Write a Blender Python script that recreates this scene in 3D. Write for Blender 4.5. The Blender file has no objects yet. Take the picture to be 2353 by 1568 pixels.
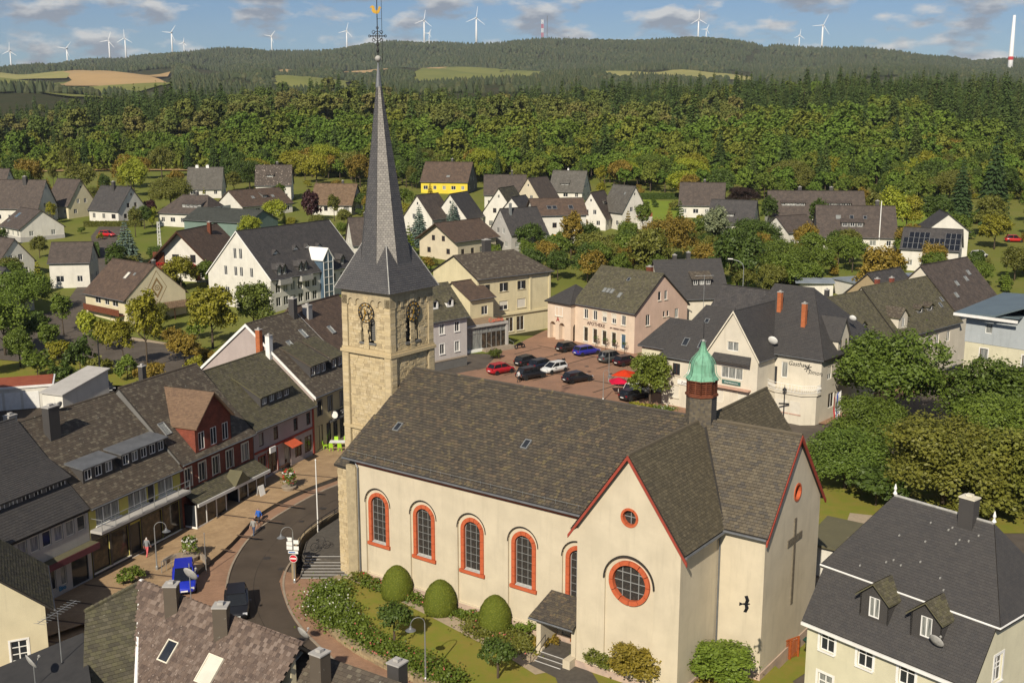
import bpy, math, random
import numpy as np
from mathutils import Vector, Matrix
R = math.radians
rng = random.Random(7)
SC = bpy.context.scene
COL = SC.collection

# ---------------------------------------------------------------- camera, sky, sun, exposure
cam_d = bpy.data.cameras.new('camera'); cam = bpy.data.objects.new('camera', cam_d); COL.objects.link(cam)
cam.location = (0, 0, 36.0); cam.rotation_euler = (R(90 - 11.61), 0, 0)
cam_d.sensor_width = 36; cam_d.lens = 2560 / 2352 * 36
cam_d.clip_start = 1.0; cam_d.clip_end = 60000
SC.camera = cam
SUN_EL, SUN_DIR = 36.0, 18.0          # elevation, heading the light travels to (degrees east of the view axis)
w = bpy.data.worlds.new('World'); SC.world = w; w.use_nodes = True
nt = w.node_tree; nt.nodes.clear(); N = nt.nodes.new; LK = nt.links.new
sky = N('ShaderNodeTexSky'); sky.sky_type = 'NISHITA'; sky.sun_disc = False
sky.sun_elevation = R(SUN_EL); sky.sun_rotation = R(180 + SUN_DIR); sky.altitude = 450; sky.dust_density = .35; sky.air_density = 1.0; sky.ozone_density = 2.5
bg = N('ShaderNodeBackground'); bg.inputs[1].default_value = .10
out = N('ShaderNodeOutputWorld')
tc = N('ShaderNodeTexCoord')
def nz(scale, detail, vec, rough=.55):
    t = N('ShaderNodeTexNoise'); t.inputs['Scale'].default_value = scale; t.inputs['Detail'].default_value = detail; t.inputs['Roughness'].default_value = rough
    LK(vec, t.inputs['Vector']); return t.outputs[0]
def ramp(sock, *stops):
    r = N('ShaderNodeValToRGB'); el = r.color_ramp.elements
    while len(el) < len(stops): el.new(.5)
    for e, (p, c) in zip(el, stops):
        e.position = p; e.color = (c, c, c, 1) if isinstance(c, (int, float)) else (*c, 1)
    LK(sock, r.inputs[0]); return r.outputs[0]
def cmix(fac, a, b, mode='MIX'):
    m = N('ShaderNodeMix'); m.data_type = 'RGBA'; m.blend_type = mode; m.clamp_factor = True
    for s, v in ((m.inputs[0], fac), (m.inputs[6], a), (m.inputs[7], b)):
        if hasattr(v, 'links'): LK(v, s)
        elif isinstance(v, (int, float)): s.default_value = v
        else: s.default_value = (*v, 1)
    return m.outputs[2]
mp = N('ShaderNodeMapping'); mp.inputs['Scale'].default_value = (1, 1, 2.6); mp.inputs['Location'].default_value = (.37, .0, .11); LK(tc.outputs['Generated'], mp.inputs[0])
mp2 = N('ShaderNodeMapping'); mp2.inputs['Scale'].default_value = (1, 1, 2.6); mp2.inputs['Location'].default_value = (.37, .0, .132); LK(tc.outputs['Generated'], mp2.inputs[0])
cov = ramp(nz(19, 7, mp.outputs[0], .55), (.48, 0), (.60, 1))
top = ramp(nz(19, 7, mp2.outputs[0], .55), (.44, 1), (.58, 0))
cl = cmix(top, (2.2, 2.35, 2.75), (6.0, 5.8, 5.5))
tint = cmix(1.0, sky.outputs[0], (.35, .44, .575), 'MULTIPLY')
mm = N('ShaderNodeMath'); mm.operation = 'MULTIPLY'; LK(cov, mm.inputs[0]); mm.inputs[1].default_value = .82
LK(cmix(mm.outputs[0], tint, cl), bg.inputs[0]); LK(bg.outputs[0], out.inputs[0])
sd = bpy.data.lights.new('sun', 'SUN'); sd.energy = 4.7; sd.angle = R(.53); sd.color = (1, .91, .76)
sun = bpy.data.objects.new('sun', sd); COL.objects.link(sun)
a_, e_ = R(SUN_DIR), R(SUN_EL)
sun.rotation_euler = Vector((math.sin(a_) * math.cos(e_), math.cos(a_) * math.cos(e_), -math.sin(e_))).to_track_quat('-Z', 'Y').to_euler()
SC.view_settings.view_transform = 'Standard'; SC.view_settings.look = 'None'
SC.view_settings.exposure = 0.25; SC.view_settings.gamma = 1.0; SC.view_settings.use_curve_mapping = False
SC.cycles.use_denoising = True
SC.cycles.max_bounces = 4; SC.cycles.diffuse_bounces = 2; SC.cycles.glossy_bounces = 2; SC.cycles.transmission_bounces = 3
SC.cycles.volume_bounces = 0; SC.cycles.transparent_max_bounces = 6
SC.cycles.sample_clamp_indirect = 4

# ---------------------------------------------------------------- mesh helpers
def clip_poly(pts, planes):
    """clip a 2D polygon by half planes a*x+b*y<=c"""
    for a, b, c in planes:
        o = []
        for i in range(len(pts)):
            p, q = pts[i], pts[(i + 1) % len(pts)]
            dp = a * p[0] + b * p[1] - c; dq = a * q[0] + b * q[1] - c
            if dp <= 0: o.append(p)
            if dp * dq < 0:
                t = dp / (dp - dq); o.append((p[0] + t * (q[0] - p[0]), p[1] + t * (q[1] - p[1])))
        pts = o
        if len(pts) < 3: return []
    return pts
def planes_of(poly):
    """half planes of a convex CCW polygon"""
    o = []
    for i in range(len(poly)):
        (x0, y0), (x1, y1) = poly[i], poly[(i + 1) % len(poly)]
        a, b = y1 - y0, -(x1 - x0); l = math.hypot(a, b) or 1
        o.append((a / l, b / l, (a * x0 + b * y0) / l))
    return o
class MB:
    def __init__(s): s.v = []; s.f = []; s.m = []
    def poly(s, pts, mi=0):
        n = len(s.v); s.v += [tuple(p) for p in pts]; s.f.append(tuple(range(n, n + len(pts)))); s.m.append(mi); return s
    def faces(s, pts, fs, mi=0):
        n = len(s.v); s.v += [tuple(p) for p in pts]
        for f in fs: s.f.append(tuple(i + n for i in f)); s.m.append(mi)
        return s
    def box(s, x0, x1, y0, y1, z0, z1, mi=0):
        return s.faces([(x0, y0, z0), (x1, y0, z0), (x1, y1, z0), (x0, y1, z0), (x0, y0, z1), (x1, y0, z1), (x1, y1, z1), (x0, y1, z1)],
                       [(0, 3, 2, 1), (4, 5, 6, 7), (0, 1, 5, 4), (1, 2, 6, 5), (2, 3, 7, 6), (3, 0, 4, 7)], mi)
    def prism(s, base, off, mi=0):
        """closed prism: base polygon (3D) + offset vector"""
        n = len(base); o = Vector(off); nb = [Vector(p) for p in base]
        nrm = Vector((0, 0, 0))
        for i in range(n): nrm += nb[i].cross(nb[(i + 1) % n])
        if nrm.dot(o) < 0: nb.reverse()
        return s.faces([tuple(p) for p in nb] + [tuple(p + o) for p in nb], [tuple(range(n - 1, -1, -1)), tuple(range(n, 2 * n))] + [(i, (i + 1) % n, (i + 1) % n + n, i + n) for i in range(n)], mi)
    def ext(s, poly2, z0, z1, mi=0):
        return s.prism([(x, y, z0) for x, y in poly2], (0, 0, z1 - z0), mi)
    def tube(s, path, r, n=6, mi=0, cap=True):
        P = [Vector(p) for p in path]; rr = r if isinstance(r, (list, tuple)) else [r] * len(P); st = len(s.v)
        for i, p in enumerate(P):
            d = (P[min(i + 1, len(P) - 1)] - P[max(i - 1, 0)]).normalized()
            a = d.orthogonal().normalized() if i == 0 else (a - d * a.dot(d)).normalized()
            b = d.cross(a)
            for k in range(n):
                t = 2 * math.pi * k / n; s.v.append(tuple(p + (a * math.cos(t) + b * math.sin(t)) * rr[i]))
        for i in range(len(P) - 1):
            for k in range(n):
                s.f.append((st + i * n + k, st + i * n + (k + 1) % n, st + (i + 1) * n + (k + 1) % n, st + (i + 1) * n + k)); s.m.append(mi)
        if cap:
            s.f.append(tuple(st + k for k in range(n - 1, -1, -1))); s.f.append(tuple(st + (len(P) - 1) * n + k for k in range(n))); s.m += [mi, mi]
        return s
    def lathe(s, prof, n=12, c=(0, 0, 0), mi=0, ph=0):
        st = len(s.v)
        for r, z in prof:
            for k in range(n):
                t = 2 * math.pi * (k + ph) / n; s.v.append((c[0] + r * math.cos(t), c[1] + r * math.sin(t), c[2] + z))
        for i in range(len(prof) - 1):
            for k in range(n):
                s.f.append((st + i * n + k, st + i * n + (k + 1) % n, st + (i + 1) * n + (k + 1) % n, st + (i + 1) * n + k)); s.m.append(mi)
        s.f.append(tuple(st + k for k in range(n - 1, -1, -1))); s.f.append(tuple(st + (len(prof) - 1) * n + k for k in range(n))); s.m += [mi, mi]
        return s
    def ring(s, r0, r1, y0, y1, c=(0, 0, 0), n=32, a0=0, a1=360, mi=0):
        """ring segment in the xz plane, extruded along y"""
        full = a1 - a0 >= 360
        k = n if full else n + 1; st = len(s.v)
        for i in range(k):
            t = R(a0 + (a1 - a0) * i / n); ct, sn = math.cos(t), math.sin(t)
            for r, y in ((r0, y0), (r1, y0), (r1, y1), (r0, y1)): s.v.append((c[0] + r * ct, c[1] + y, c[2] + r * sn))
        for i in range(n):
            a, b = st + 4 * i, st + 4 * ((i + 1) % k)
            for j in range(4): s.f.append((a + j, b + j, b + (j + 1) % 4, a + (j + 1) % 4)); s.m.append(mi)
        if not full:
            s.f.append((st, st + 1, st + 2, st + 3)); e = st + 4 * (k - 1); s.f.append((e + 3, e + 2, e + 1, e)); s.m += [mi, mi]
        return s
    def mesh(s, name, mats, smooth=False, uv=True, rnd=None):
        me = bpy.data.meshes.new(name); me.from_pydata(s.v, [], s.f)
        fin(me, mats, s.m, smooth, uv, rnd); return me
    def build(s, name, mats, parent=None, loc=None, rz=0, smooth=False, kind=None, uv=True, rnd=None):
        return obj(name, s.mesh(name, mats, smooth, uv, rnd), parent, loc, rz, kind)
def fin(me, mats, mi=None, smooth=False, uv=True, rnd=None):
    for m in (mats if isinstance(mats, (list, tuple)) else [mats]): me.materials.append(m)
    n = len(me.polygons)
    if mi is not None and any(mi): me.polygons.foreach_set('material_index', np.array(mi, np.int32))
    if smooth: me.polygons.foreach_set('use_smooth', np.ones(n, bool))
    if rnd is not None:
        at = me.attributes.new('rnd', 'FLOAT', 'FACE'); at.data.foreach_set('value', np.asarray(rnd, np.float32))
    if uv and n:
        nl = len(me.loops); vi = np.empty(nl, np.int32); me.loops.foreach_get('vertex_index', vi)
        co = np.empty(len(me.vertices) * 3, np.float32); me.vertices.foreach_get('co', co); co = co.reshape(-1, 3)[vi]
        nr = np.empty(n * 3, np.float32); me.polygons.foreach_get('normal', nr); nr = nr.reshape(-1, 3)
        ct = np.empty(n, np.int32); me.polygons.foreach_get('loop_total', ct); nr = np.repeat(nr, ct, axis=0)
        tg = np.stack([-nr[:, 1], nr[:, 0], np.zeros(nl)], 1); ln = np.linalg.norm(tg, axis=1); fl = ln < .02
        tg[fl] = (1, 0, 0); ln[fl] = 1; tg /= ln[:, None]; bt = np.cross(nr, tg)
        u = np.stack([(co * tg).sum(1), (co * bt).sum(1)], 1)
        me.uv_layers.new(name='UVMap').data.foreach_set('uv', u.astype(np.float32).ravel())
    me.update()
def obj(name, me, parent=None, loc=None, rz=0, kind=None, mat4=None):
    o = bpy.data.objects.new(name, me); COL.objects.link(o)
    if parent is not None: o.parent = parent
    if mat4 is not None: o.matrix_basis = mat4
    else:
        if loc is not None: o.location = loc
        if rz: o.rotation_euler = (0, 0, rz)
    if kind: o['kind'] = kind
    return o
def thing(name, label, cat, loc=(0, 0, 0), rz=0, group=None):
    o = obj(name, None, None, loc, rz); return tag(o, label, cat, group)
def tag(o, label, cat, group=None):
    o['label'] = label; o['category'] = cat
    if group: o['group'] = group
    return o
def copy_tree(o, parent=None):
    c = o.copy(); COL.objects.link(c); c.parent = parent
    for ch in o.children: copy_tree(ch, c)
    return c
def raw_mesh(name, V_, F_, mats, mi=None, rnd=None, smooth=False):
    """fast mesh from numpy arrays: V (n,3), F (m,4)"""
    me = bpy.data.meshes.new(name); nv, nf, k = len(V_), len(F_), F_.shape[1]
    me.vertices.add(nv); me.vertices.foreach_set('co', np.asarray(V_, np.float32).ravel())
    me.loops.add(nf * k); me.loops.foreach_set('vertex_index', F_.astype(np.int32).ravel())
    me.polygons.add(nf); me.polygons.foreach_set('loop_start', np.arange(0, nf * k, k, dtype=np.int32))
    me.update(calc_edges=True); me.validate()
    fin(me, mats, mi, smooth, False, rnd); return me
def boolean(me_a, me_b):
    a = bpy.data.objects.new('a', me_a); b = bpy.data.objects.new('b', me_b); COL.objects.link(a); COL.objects.link(b)
    m = a.modifiers.new('b', 'BOOLEAN'); m.object = b; m.operation = 'DIFFERENCE'; m.solver = 'EXACT'; m.use_self = True
    dg = bpy.context.evaluated_depsgraph_get(); me = bpy.data.meshes.new_from_object(a.evaluated_get(dg))
    bpy.data.objects.remove(a); bpy.data.objects.remove(b); return me

# ---------------------------------------------------------------- materials
MATS = {}
def mat(name, c1, c2=None, rough=.85, ns=2.0, spec=.25, metal=0, bump=0, bs=25, stretch=None, brick=None, rnd=None, objcol=False, spots=None, transl=0, lo=.35, hi=.65, stain=None):
    """base colour = noise mix c1..c2; brick=(w,h,gap,dark) UV courses; rnd=list of colours picked by the face attribute; spots=(scale, threshold, colour)"""
    m = bpy.data.materials.new(name); m.use_nodes = True; global nt, N, LK
    nt = m.node_tree; N = nt.nodes.new; LK = nt.links.new
    b = nt.nodes['Principled BSDF']; b.inputs['Roughness'].default_value = rough; b.inputs['Metallic'].default_value = metal; b.inputs['Specular IOR Level'].default_value = spec
    tc = N('ShaderNodeTexCoord'); vec = tc.outputs['Object']
    if stretch:
        mp = N('ShaderNodeMapping'); mp.inputs['Scale'].default_value = stretch; LK(vec, mp.inputs[0]); vs = mp.outputs[0]
    else: vs = vec
    c2 = c2 or tuple(min(1, x * .82) for x in c1)
    n1 = ramp(nz(ns, 5, vs, .6), (lo, 0), (hi, 1))
    col = cmix(n1, c1, c2); hgt = None
    if rnd:
        at = N('ShaderNodeAttribute'); at.attribute_name = 'rnd'
        k = len(rnd); col2 = ramp(at.outputs['Fac'], *[((i + .5) / k, c) for i, c in enumerate(rnd)])
        col = cmix(.35, col2, col) if c1 is not None else col2
    if brick:
        bt = N('ShaderNodeTexBrick'); LK(tc.outputs['UV'], bt.inputs['Vector'])
        bt.inputs['Scale'].default_value = 1; bt.inputs['Brick Width'].default_value = brick[0]; bt.inputs['Row Height'].default_value = brick[1]
        bt.inputs['Mortar Size'].default_value = brick[2]; bt.inputs['Mortar Smooth'].default_value = .3; bt.inputs['Bias'].default_value = 0
        d = brick[3]; bt.inputs['Color1'].default_value = (1, 1, 1, 1); bt.inputs['Color2'].default_value = (d, d, d, 1); e = brick[4] if len(brick) > 4 else .45; bt.inputs['Mortar'].default_value = (e, e, e, 1)
        col = cmix(1.0, col, bt.outputs['Color'], 'MULTIPLY'); hgt = bt.outputs['Fac']
    if spots:
        f = ramp(nz(spots[0], 3, vec, .6), (spots[1], 0), (spots[1] + .06, 1)); col = cmix(f, col, spots[2])
    if stain:
        mp = N('ShaderNodeMapping'); mp.inputs['Scale'].default_value = (1.2, 1.2, .12); LK(vec, mp.inputs[0])
        f = ramp(nz(1.6, 6, mp.outputs[0], .7), (.52, 0), (.8, stain[0])); col = cmix(f, col, stain[1])
    if objcol:
        oi = N('ShaderNodeObjectInfo'); col = cmix(1.0, oi.outputs['Color'], col, 'MULTIPLY')
    LK(col, b.inputs['Base Color'])
    if bump or hgt is not None:
        bp = N('ShaderNodeBump'); bp.inputs['Distance'].default_value = .03; bp.inputs['Strength'].default_value = max(bump, .25 if hgt is not None else 0)
        h = nz(bs, 4, vec)
        if hgt is not None:
            ad = N('ShaderNodeMath'); ad.operation = 'SUBTRACT'; LK(h, ad.inputs[0]); LK(hgt, ad.inputs[1]); h = ad.outputs[0]
        LK(h, bp.inputs['Height']); LK(bp.outputs[0], b.inputs['Normal'])
    if transl:
        tr = N('ShaderNodeBsdfTranslucent'); LK(col, tr.inputs[0]); mx = N('ShaderNodeMixShader'); mx.inputs[0].default_value = transl
        LK(b.outputs[0], mx.inputs[1]); LK(tr.outputs[0], mx.inputs[2]); LK(mx.outputs[0], nt.nodes['Material Output'].inputs[0])
    MATS[name] = m; return m
def plaster(name, c, d=.88): return mat(name, c, tuple(x * d for x in c), rough=.9, ns=.6, bump=.12, bs=18, spec=.15, stain=(.5, tuple(x * .60 for x in c)))
def roofm(name, c, c2, br=(.3, .24, .02, .72), spots=None, ns=1.1, **k): return mat(name, c, c2, rough=.75, ns=ns, brick=br, bump=.35, bs=14, spec=.25, spots=spots, **k)
# walls
cream = plaster('cream_plaster', (.575, .50, .37)); white = plaster('white_plaster', (.66, .63, .555)); offw = plaster('off_white_plaster', (.62, .565, .46))
pcream = plaster('pale_cream_plaster', (.61, .57, .41)); bankc = plaster('bank_cream_plaster', (.63, .55, .35)); pink = plaster('pink_plaster', (.60, .43, .34)); pinkl = plaster('pale_pink_plaster', (.65, .52, .40))
yellow = plaster('yellow_green_plaster', (.50, .44, .12)); mauve = plaster('mauve_plaster', (.40, .335, .31)); greyp = plaster('grey_plaster', (.42, .40, .37)); ochre = plaster('ochre_plaster', (.44, .37, .22))
bluep = plaster('blue_grey_plaster', (.40, .43, .44)); sand = plaster('sand_plaster', (.62, .55, .37)); greenp = plaster('green_board', (.16, .22, .19)); byellow = plaster('bright_yellow_plaster', (.72, .55, .06)); shale = plaster('shale_cladding', (.16, .155, .145))
plinthm = mat('pink_plinth', (.50, .37, .28), (.38, .29, .24), ns=1.4, bump=.2)
brickr = mat('red_brick', (.22, .060, .035), (.15, .045, .03), brick=(.24, .08, .012, .7, 1.5), ns=1.5, bump=.2)
stone_base = mat('stone_mortar', (.417, .342, .215), (.313, .256, .163), ns=3, bump=.5, bs=10)
stone = mat('tower_stone', (.512, .414, .250), (.353, .280, .165), ns=4, bump=.6, bs=9, rnd=[(.570, .455, .267), (.490, .383, .219), (.594, .487, .315), (.353, .275, .165), (.541, .435, .263)])
redst = mat('red_sandstone', (.50, .115, .045), (.42, .09, .035), ns=3, bump=.1)
redtrim = mat('red_painted_trim', (.33, .055, .035), (.26, .05, .03))
whitep = mat('white_paint', (.78, .77, .73), (.70, .68, .64), rough=.5); creamp = mat('cream_paint', (.72, .66, .53), rough=.6)
brownw = mat('brown_wood', (.075, .035, .018), (.045, .02, .012), ns=6, stretch=(1, 1, 8)); redbrown = mat('red_brown_wood', (.17, .055, .025), (.11, .035, .02), ns=5)
orangew = mat('orange_stained_wood', (.42, .11, .025), (.30, .07, .02), ns=5)
glassd = mat('dark_glass', (.018, .021, .026), (.03, .034, .04), rough=.12, spec=.5, ns=.8); glassc = mat('curtained_glass', (.34, .34, .31), (.10, .11, .11), rough=.15, spec=.5, ns=2.2, stretch=(6, 6, .4))
glassb = mat('blue_tinted_glass', (.05, .085, .13), (.10, .15, .20), rough=.08, spec=.6, ns=.5); leadglass = mat('leaded_glass', (.020, .021, .022), (.06, .05, .04), rough=.6, ns=9, bump=.5, bs=26, spec=.08)
blind = mat('roller_blind', (.62, .58, .49), (.55, .51, .43), ns=1); orangeb = mat('orange_blind', (.75, .36, .04)); shopg = mat('shop_glass', (.03, .027, .022), (.16, .11, .065), rough=.1, spec=.5, ns=1.6, lo=.45, hi=.8)
metal = mat('zinc_metal', (.20, .205, .21), (.15, .155, .16), rough=.45, metal=.4, ns=1.5); steel = mat('galvanised_steel', (.42, .43, .42), rough=.4, metal=.6); darkm = mat('dark_iron', (.025, .025, .027), rough=.6); gold = mat('gold_leaf', (.62, .36, .06), rough=.4, metal=.6)
copper = mat('green_copper', (.17, .38, .25), (.10, .20, .13), rough=.6, ns=2.2, stretch=(2.5, 2.5, .5), lo=.45, hi=.7, spec=.4); lead = mat('lead_flashing', (.40, .39, .36), (.28, .27, .25), ns=4)
black = mat('black_paint', (.012, .012, .013), rough=.5)
# roofs
slate_u = mat('roof_underlay', (.035, .031, .027)); slate_n = mat('nave_slate', (.105, .085, .059), (.053, .045, .038), rough=.8, ns=2.4, bump=.4, bs=20, rnd=[(.061, .054, .047), (.085, .073, .058), (.100, .085, .062), (.128, .105, .069), (.055, .050, .046), (.079, .068, .056), (.164, .121, .076), (.070, .062, .052)], spots=(1.7, .60, (.150, .120, .066)), spec=.2)
slate_t = mat('transept_slate', (.104, .087, .055), (.073, .062, .043), rough=.8, ns=1.6, bump=.3, rnd=[(.092, .077, .050), (.122, .103, .066), (.076, .065, .046), (.146, .121, .077)], spec=.2)
slate_c = mat('chancel_slate', (.129, .105, .073), (.082, .069, .052), rough=.8, ns=2.0, bump=.35, rnd=[(.117, .096, .065), (.164, .137, .094), (.088, .074, .056), (.141, .120, .087), (.071, .066, .061)], spec=.2)
slate_s = mat('spire_slate', (.06, .056, .054), (.045, .042, .042), rough=.55, ns=3, bump=.5, rnd=[(.06, .056, .054), (.078, .071, .066), (.085, .078, .072), (.05, .046, .045)], spec=1.0)
slate_sheen = mat('sheen_painted_slate', (.21, .19, .165), (.16, .145, .125), rough=.5, ns=3, bump=.5, rnd=[(.17, .155, .135), (.22, .20, .17), (.27, .245, .21), (.19, .17, .15)], spec=.6)  # paler copy of the spire slate, the bright sheen painted into its colour
slate_d = mat('dark_slate', (.062, .057, .054), (.045, .043, .043), rough=.6, ns=1.3, bump=.3, rnd=[(.053, .050, .049), (.062, .057, .054), (.070, .065, .060), (.059, .054, .051)], spec=.3)
slate_b = mat('brown_slate', (.092, .073, .055), (.070, .057, .046), rough=.8, ns=1.3, bump=.35, rnd=[(.079, .064, .050), (.098, .080, .061), (.119, .096, .071), (.070, .058, .047), (.183, .158, .115)], spec=.2, spots=(3.2, .66, (.215, .208, .171)))
slate_m = mat('mossy_slate', (.099, .089, .055), (.064, .058, .042), rough=.85, ns=1.0, bump=.35, rnd=[(.077, .070, .049), (.108, .097, .058), (.127, .117, .066), (.064, .057, .044), (.141, .125, .085)], spec=.2, spots=(2.8, .68, (.233, .218, .163)))
tile_r = mat('weathered_brown_tile', (.148, .106, .082), (.079, .056, .046), rough=.85, ns=3.5, bump=.5, bs=12, rnd=[(.120, .085, .066), (.186, .135, .105), (.093, .066, .054), (.244, .187, .151), (.070, .051, .043), (.148, .108, .085)], spots=(7, .62, (.284, .224, .184)))
tile_d = mat('dormer_brown_tile', (.19, .12, .075), (.13, .085, .058), ns=3, bump=.3, rnd=[(.17, .11, .07), (.21, .135, .085), (.14, .09, .06)])
rf_slate = roofm('far_dark_slate_roof', (.089, .081, .076), (.064, .060, .060)); rf_brown = roofm('far_brown_tile_roof', (.148, .100, .071), (.097, .068, .052)); rf_tan = roofm('far_tan_tile_roof', (.25, .165, .10), (.16, .105, .066), br=(.4, .34, .05, .7))
rf_dbrown = roofm('far_dark_brown_roof', (.124, .097, .080), (.083, .067, .058)); rf_grey = roofm('far_grey_slate_roof', (.153, .142, .121), (.108, .098, .084)); rf_moss = roofm('far_mossy_roof', (.113, .101, .060), (.070, .062, .048), spots=(2, .62, (.180, .160, .115))); rf_spot = roofm('far_lichen_roof', (.114, .091, .072), (.081, .066, .055), spots=(2.5, .62, (.512, .434, .356)))
rf_grn = roofm('far_green_grey_roof', (.075, .08, .068), (.055, .058, .05)); rf_blue = mat('blue_grey_metal_roof', (.115, .15, .165), (.10, .13, .145), rough=.45, ns=.4, spec=.4); rf_flat = mat('flat_grey_roof', (.24, .27, .30), (.18, .205, .23), ns=.5); rf_red = mat('red_flat_roof', (.30, .085, .04), (.24, .06, .03), ns=1)
# ground
asphalt = mat('asphalt', (.085, .066, .049), (.066, .051, .038), ns=.5, bump=.25, bs=60, spec=.2); asph2 = mat('pale_asphalt', (.115, .095, .075), (.085, .07, .056), ns=.5, bump=.2, bs=40)
paver = mat('sandstone_paving', (.40, .275, .155), (.32, .215, .12), ns=.7, brick=(.42, .28, .012, .86, .72), bump=.1); pavred = mat('red_brown_paving', (.36, .215, .135), (.28, .165, .105), ns=.6, brick=(.22, .11, .01, .85, .72), bump=.1)
lotm = mat('market_square_paving', (.36, .205, .13), (.27, .16, .105), ns=.28, brick=(.24, .12, .012, .88, .78), bump=.1); band = mat('dark_paving_band', (.115, .075, .05), (.085, .058, .04), ns=2); kerbm = mat('kerb_stone', (.33, .27, .20), (.26, .21, .16), ns=2, bump=.2)
stepd = mat('dark_step_stone', (.10, .088, .072), (.075, .066, .055), ns=3, bump=.3); stepw = mat('white_step_edge', (.66, .64, .60)); gravel = mat('path_gravel', (.40, .32, .22), (.33, .26, .18), ns=3, bump=.5, bs=40)
lawn = mat('lawn', (.17, .19, .028), (.22, .185, .04), ns=.9, bump=.4, bs=30, spec=.1); meadow = mat('meadow', (.19, .245, .03), (.15, .20, .028), ns=.05, spec=.1); soil = mat('garden_soil', (.10, .065, .04), (.07, .05, .03), ns=2, bump=.5); floorm = mat('forest_floor', (.035, .042, .014), (.05, .045, .02), ns=.05, spec=.05)
grassg = mat('ground_grass', (.13, .155, .03), (.17, .165, .045), ns=.05, spec=.05)
rubble = mat('rubble_wall_stone', (.34, .26, .15), (.22, .17, .10), ns=4, bump=.5, rnd=[(.36, .28, .16), (.28, .215, .13), (.42, .33, .20), (.22, .17, .11)])
# plants (tinted by the object's own colour)
LEAFC = [(.62, .66, .5), (.85, .88, .75), (1.0, 1.0, 1.0), (1.3, 1.25, 1.05), (.72, .76, .62)]
leaf = mat('leaf', (1, 1, 1), (.85, .85, .85), rough=.55, ns=.6, rnd=LEAFC, objcol=True, transl=.28, spec=.35)
bark = mat('bark', (.10, .075, .05), (.06, .045, .032), ns=5, stretch=(1, 1, .3), bump=.5); needle = mat('needle', (1, 1, 1), (.8, .8, .8), rough=.7, ns=.5, rnd=LEAFC, objcol=True, transl=.08, spec=.15)
# ---------------------------------------------------------------- plant generators
def quads(P, T, B):
    V_ = np.stack([P - T, P + B, P + T, P - B], 1).reshape(-1, 3); return V_, np.arange(len(V_)).reshape(-1, 4)
def unit(a): return a / np.maximum(np.linalg.norm(a, axis=1, keepdims=True), 1e-6)
def leaf_cloud(lobes, n, size, seed, per=26, spread=.17, flat=.35):
    g = np.random.default_rng(seed); L = np.array(lobes, float); wgt = (L[:, 3] * L[:, 4] * L[:, 5]) ** (2 / 3); wgt /= wgt.sum()
    m = max(6, n // per); li = g.choice(len(L), m, p=wgt); d = unit(g.normal(size=(m, 3))); d[:, 2] = np.where(d[:, 2] < -.35, -d[:, 2], d[:, 2])
    rr = g.uniform(.62, 1.0, (m, 1)); cc = L[li, :3] + d * L[li, 3:] * rr; cv = g.random(m)
    ci = g.integers(0, m, n); rad = L[li[ci], 3:].mean(1, keepdims=True)
    P = cc[ci] + g.normal(size=(n, 3)) * rad * spread; out = unit(P - L[li[ci], :3])
    nr = unit(out * .8 + g.normal(size=(n, 3)) * .6 + np.array([0, 0, flat])); T = unit(np.cross(nr, g.normal(size=(n, 3)))); B = np.cross(nr, T)
    s = size * g.uniform(.6, 1.3, (n, 1)); V_, F_ = quads(P, T * s * .62, B * s * .42)
    return V_, F_, np.clip(cv[ci] * .55 + g.random(n) * .45, 0, 1)
def spruce_cloud(h, rad, n, size, seed, droop=.35, base=.06):
    g = np.random.default_rng(seed); t = 1 - np.sqrt(g.random(n)) ; lev = np.round(t * h / .55) * .55 / h; t = np.clip(.75 * lev + .25 * t, 0, 1)
    nb = 9; a = (g.integers(0, nb, n) + (lev * 37) % 1) * 2 * np.pi / nb + g.normal(size=n) * .16
    q = np.sqrt(g.random(n)) * .92 + .08; r = rad * (1 - t) ** .85 * q * g.uniform(.82, 1.12, n) + .05
    P = np.stack([r * np.cos(a), r * np.sin(a), h * (base + (1 - base) * t) - droop * r + g.normal(size=n) * .06], 1)
    T = np.stack([np.cos(a), np.sin(a), -.45 + g.normal(size=n) * .2], 1); T = unit(T); nr = unit(np.stack([np.cos(a) * .35, np.sin(a) * .35, np.ones(n)], 1) + g.normal(size=(n, 3)) * .45); B = unit(np.cross(nr, T))
    s = size * g.uniform(.6, 1.25, (n, 1)) * (.45 + .55 * (1 - t))[:, None]; V_, F_ = quads(P, T * s * .75, B * s * .4)
    return V_, F_, np.clip(.55 * g.random(n) + .45 * ((lev * 13) % 1), 0, 1)
def trunk_mb(h, r, limbs=5, seed=0, lean=.03, top=.75, mi=0):
    q = random.Random(seed); m = MB(); pts = [(q.uniform(-1, 1) * lean * h * i / 4, q.uniform(-1, 1) * lean * h * i / 4, h * i / 4) for i in range(5)]; pts[0] = (0, 0, -.3)
    m.tube(pts, [r * 1.25, r, r * .8, r * .6, r * .35], 7, mi)
    for k in range(limbs):
        a = k * 2.4 + q.random(); z = h * q.uniform(.45, .95); ln = h * q.uniform(.3, .55)
        p0 = Vector((0, 0, z)); p2 = p0 + Vector((math.cos(a) * ln * .75, math.sin(a) * ln * .75, ln * .75)); p1 = (p0 + p2) / 2 + Vector((0, 0, -ln * .06))
        m.tube([p0, p1, p2], [r * .5, r * .32, r * .12], 5, mi)
    return m
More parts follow.
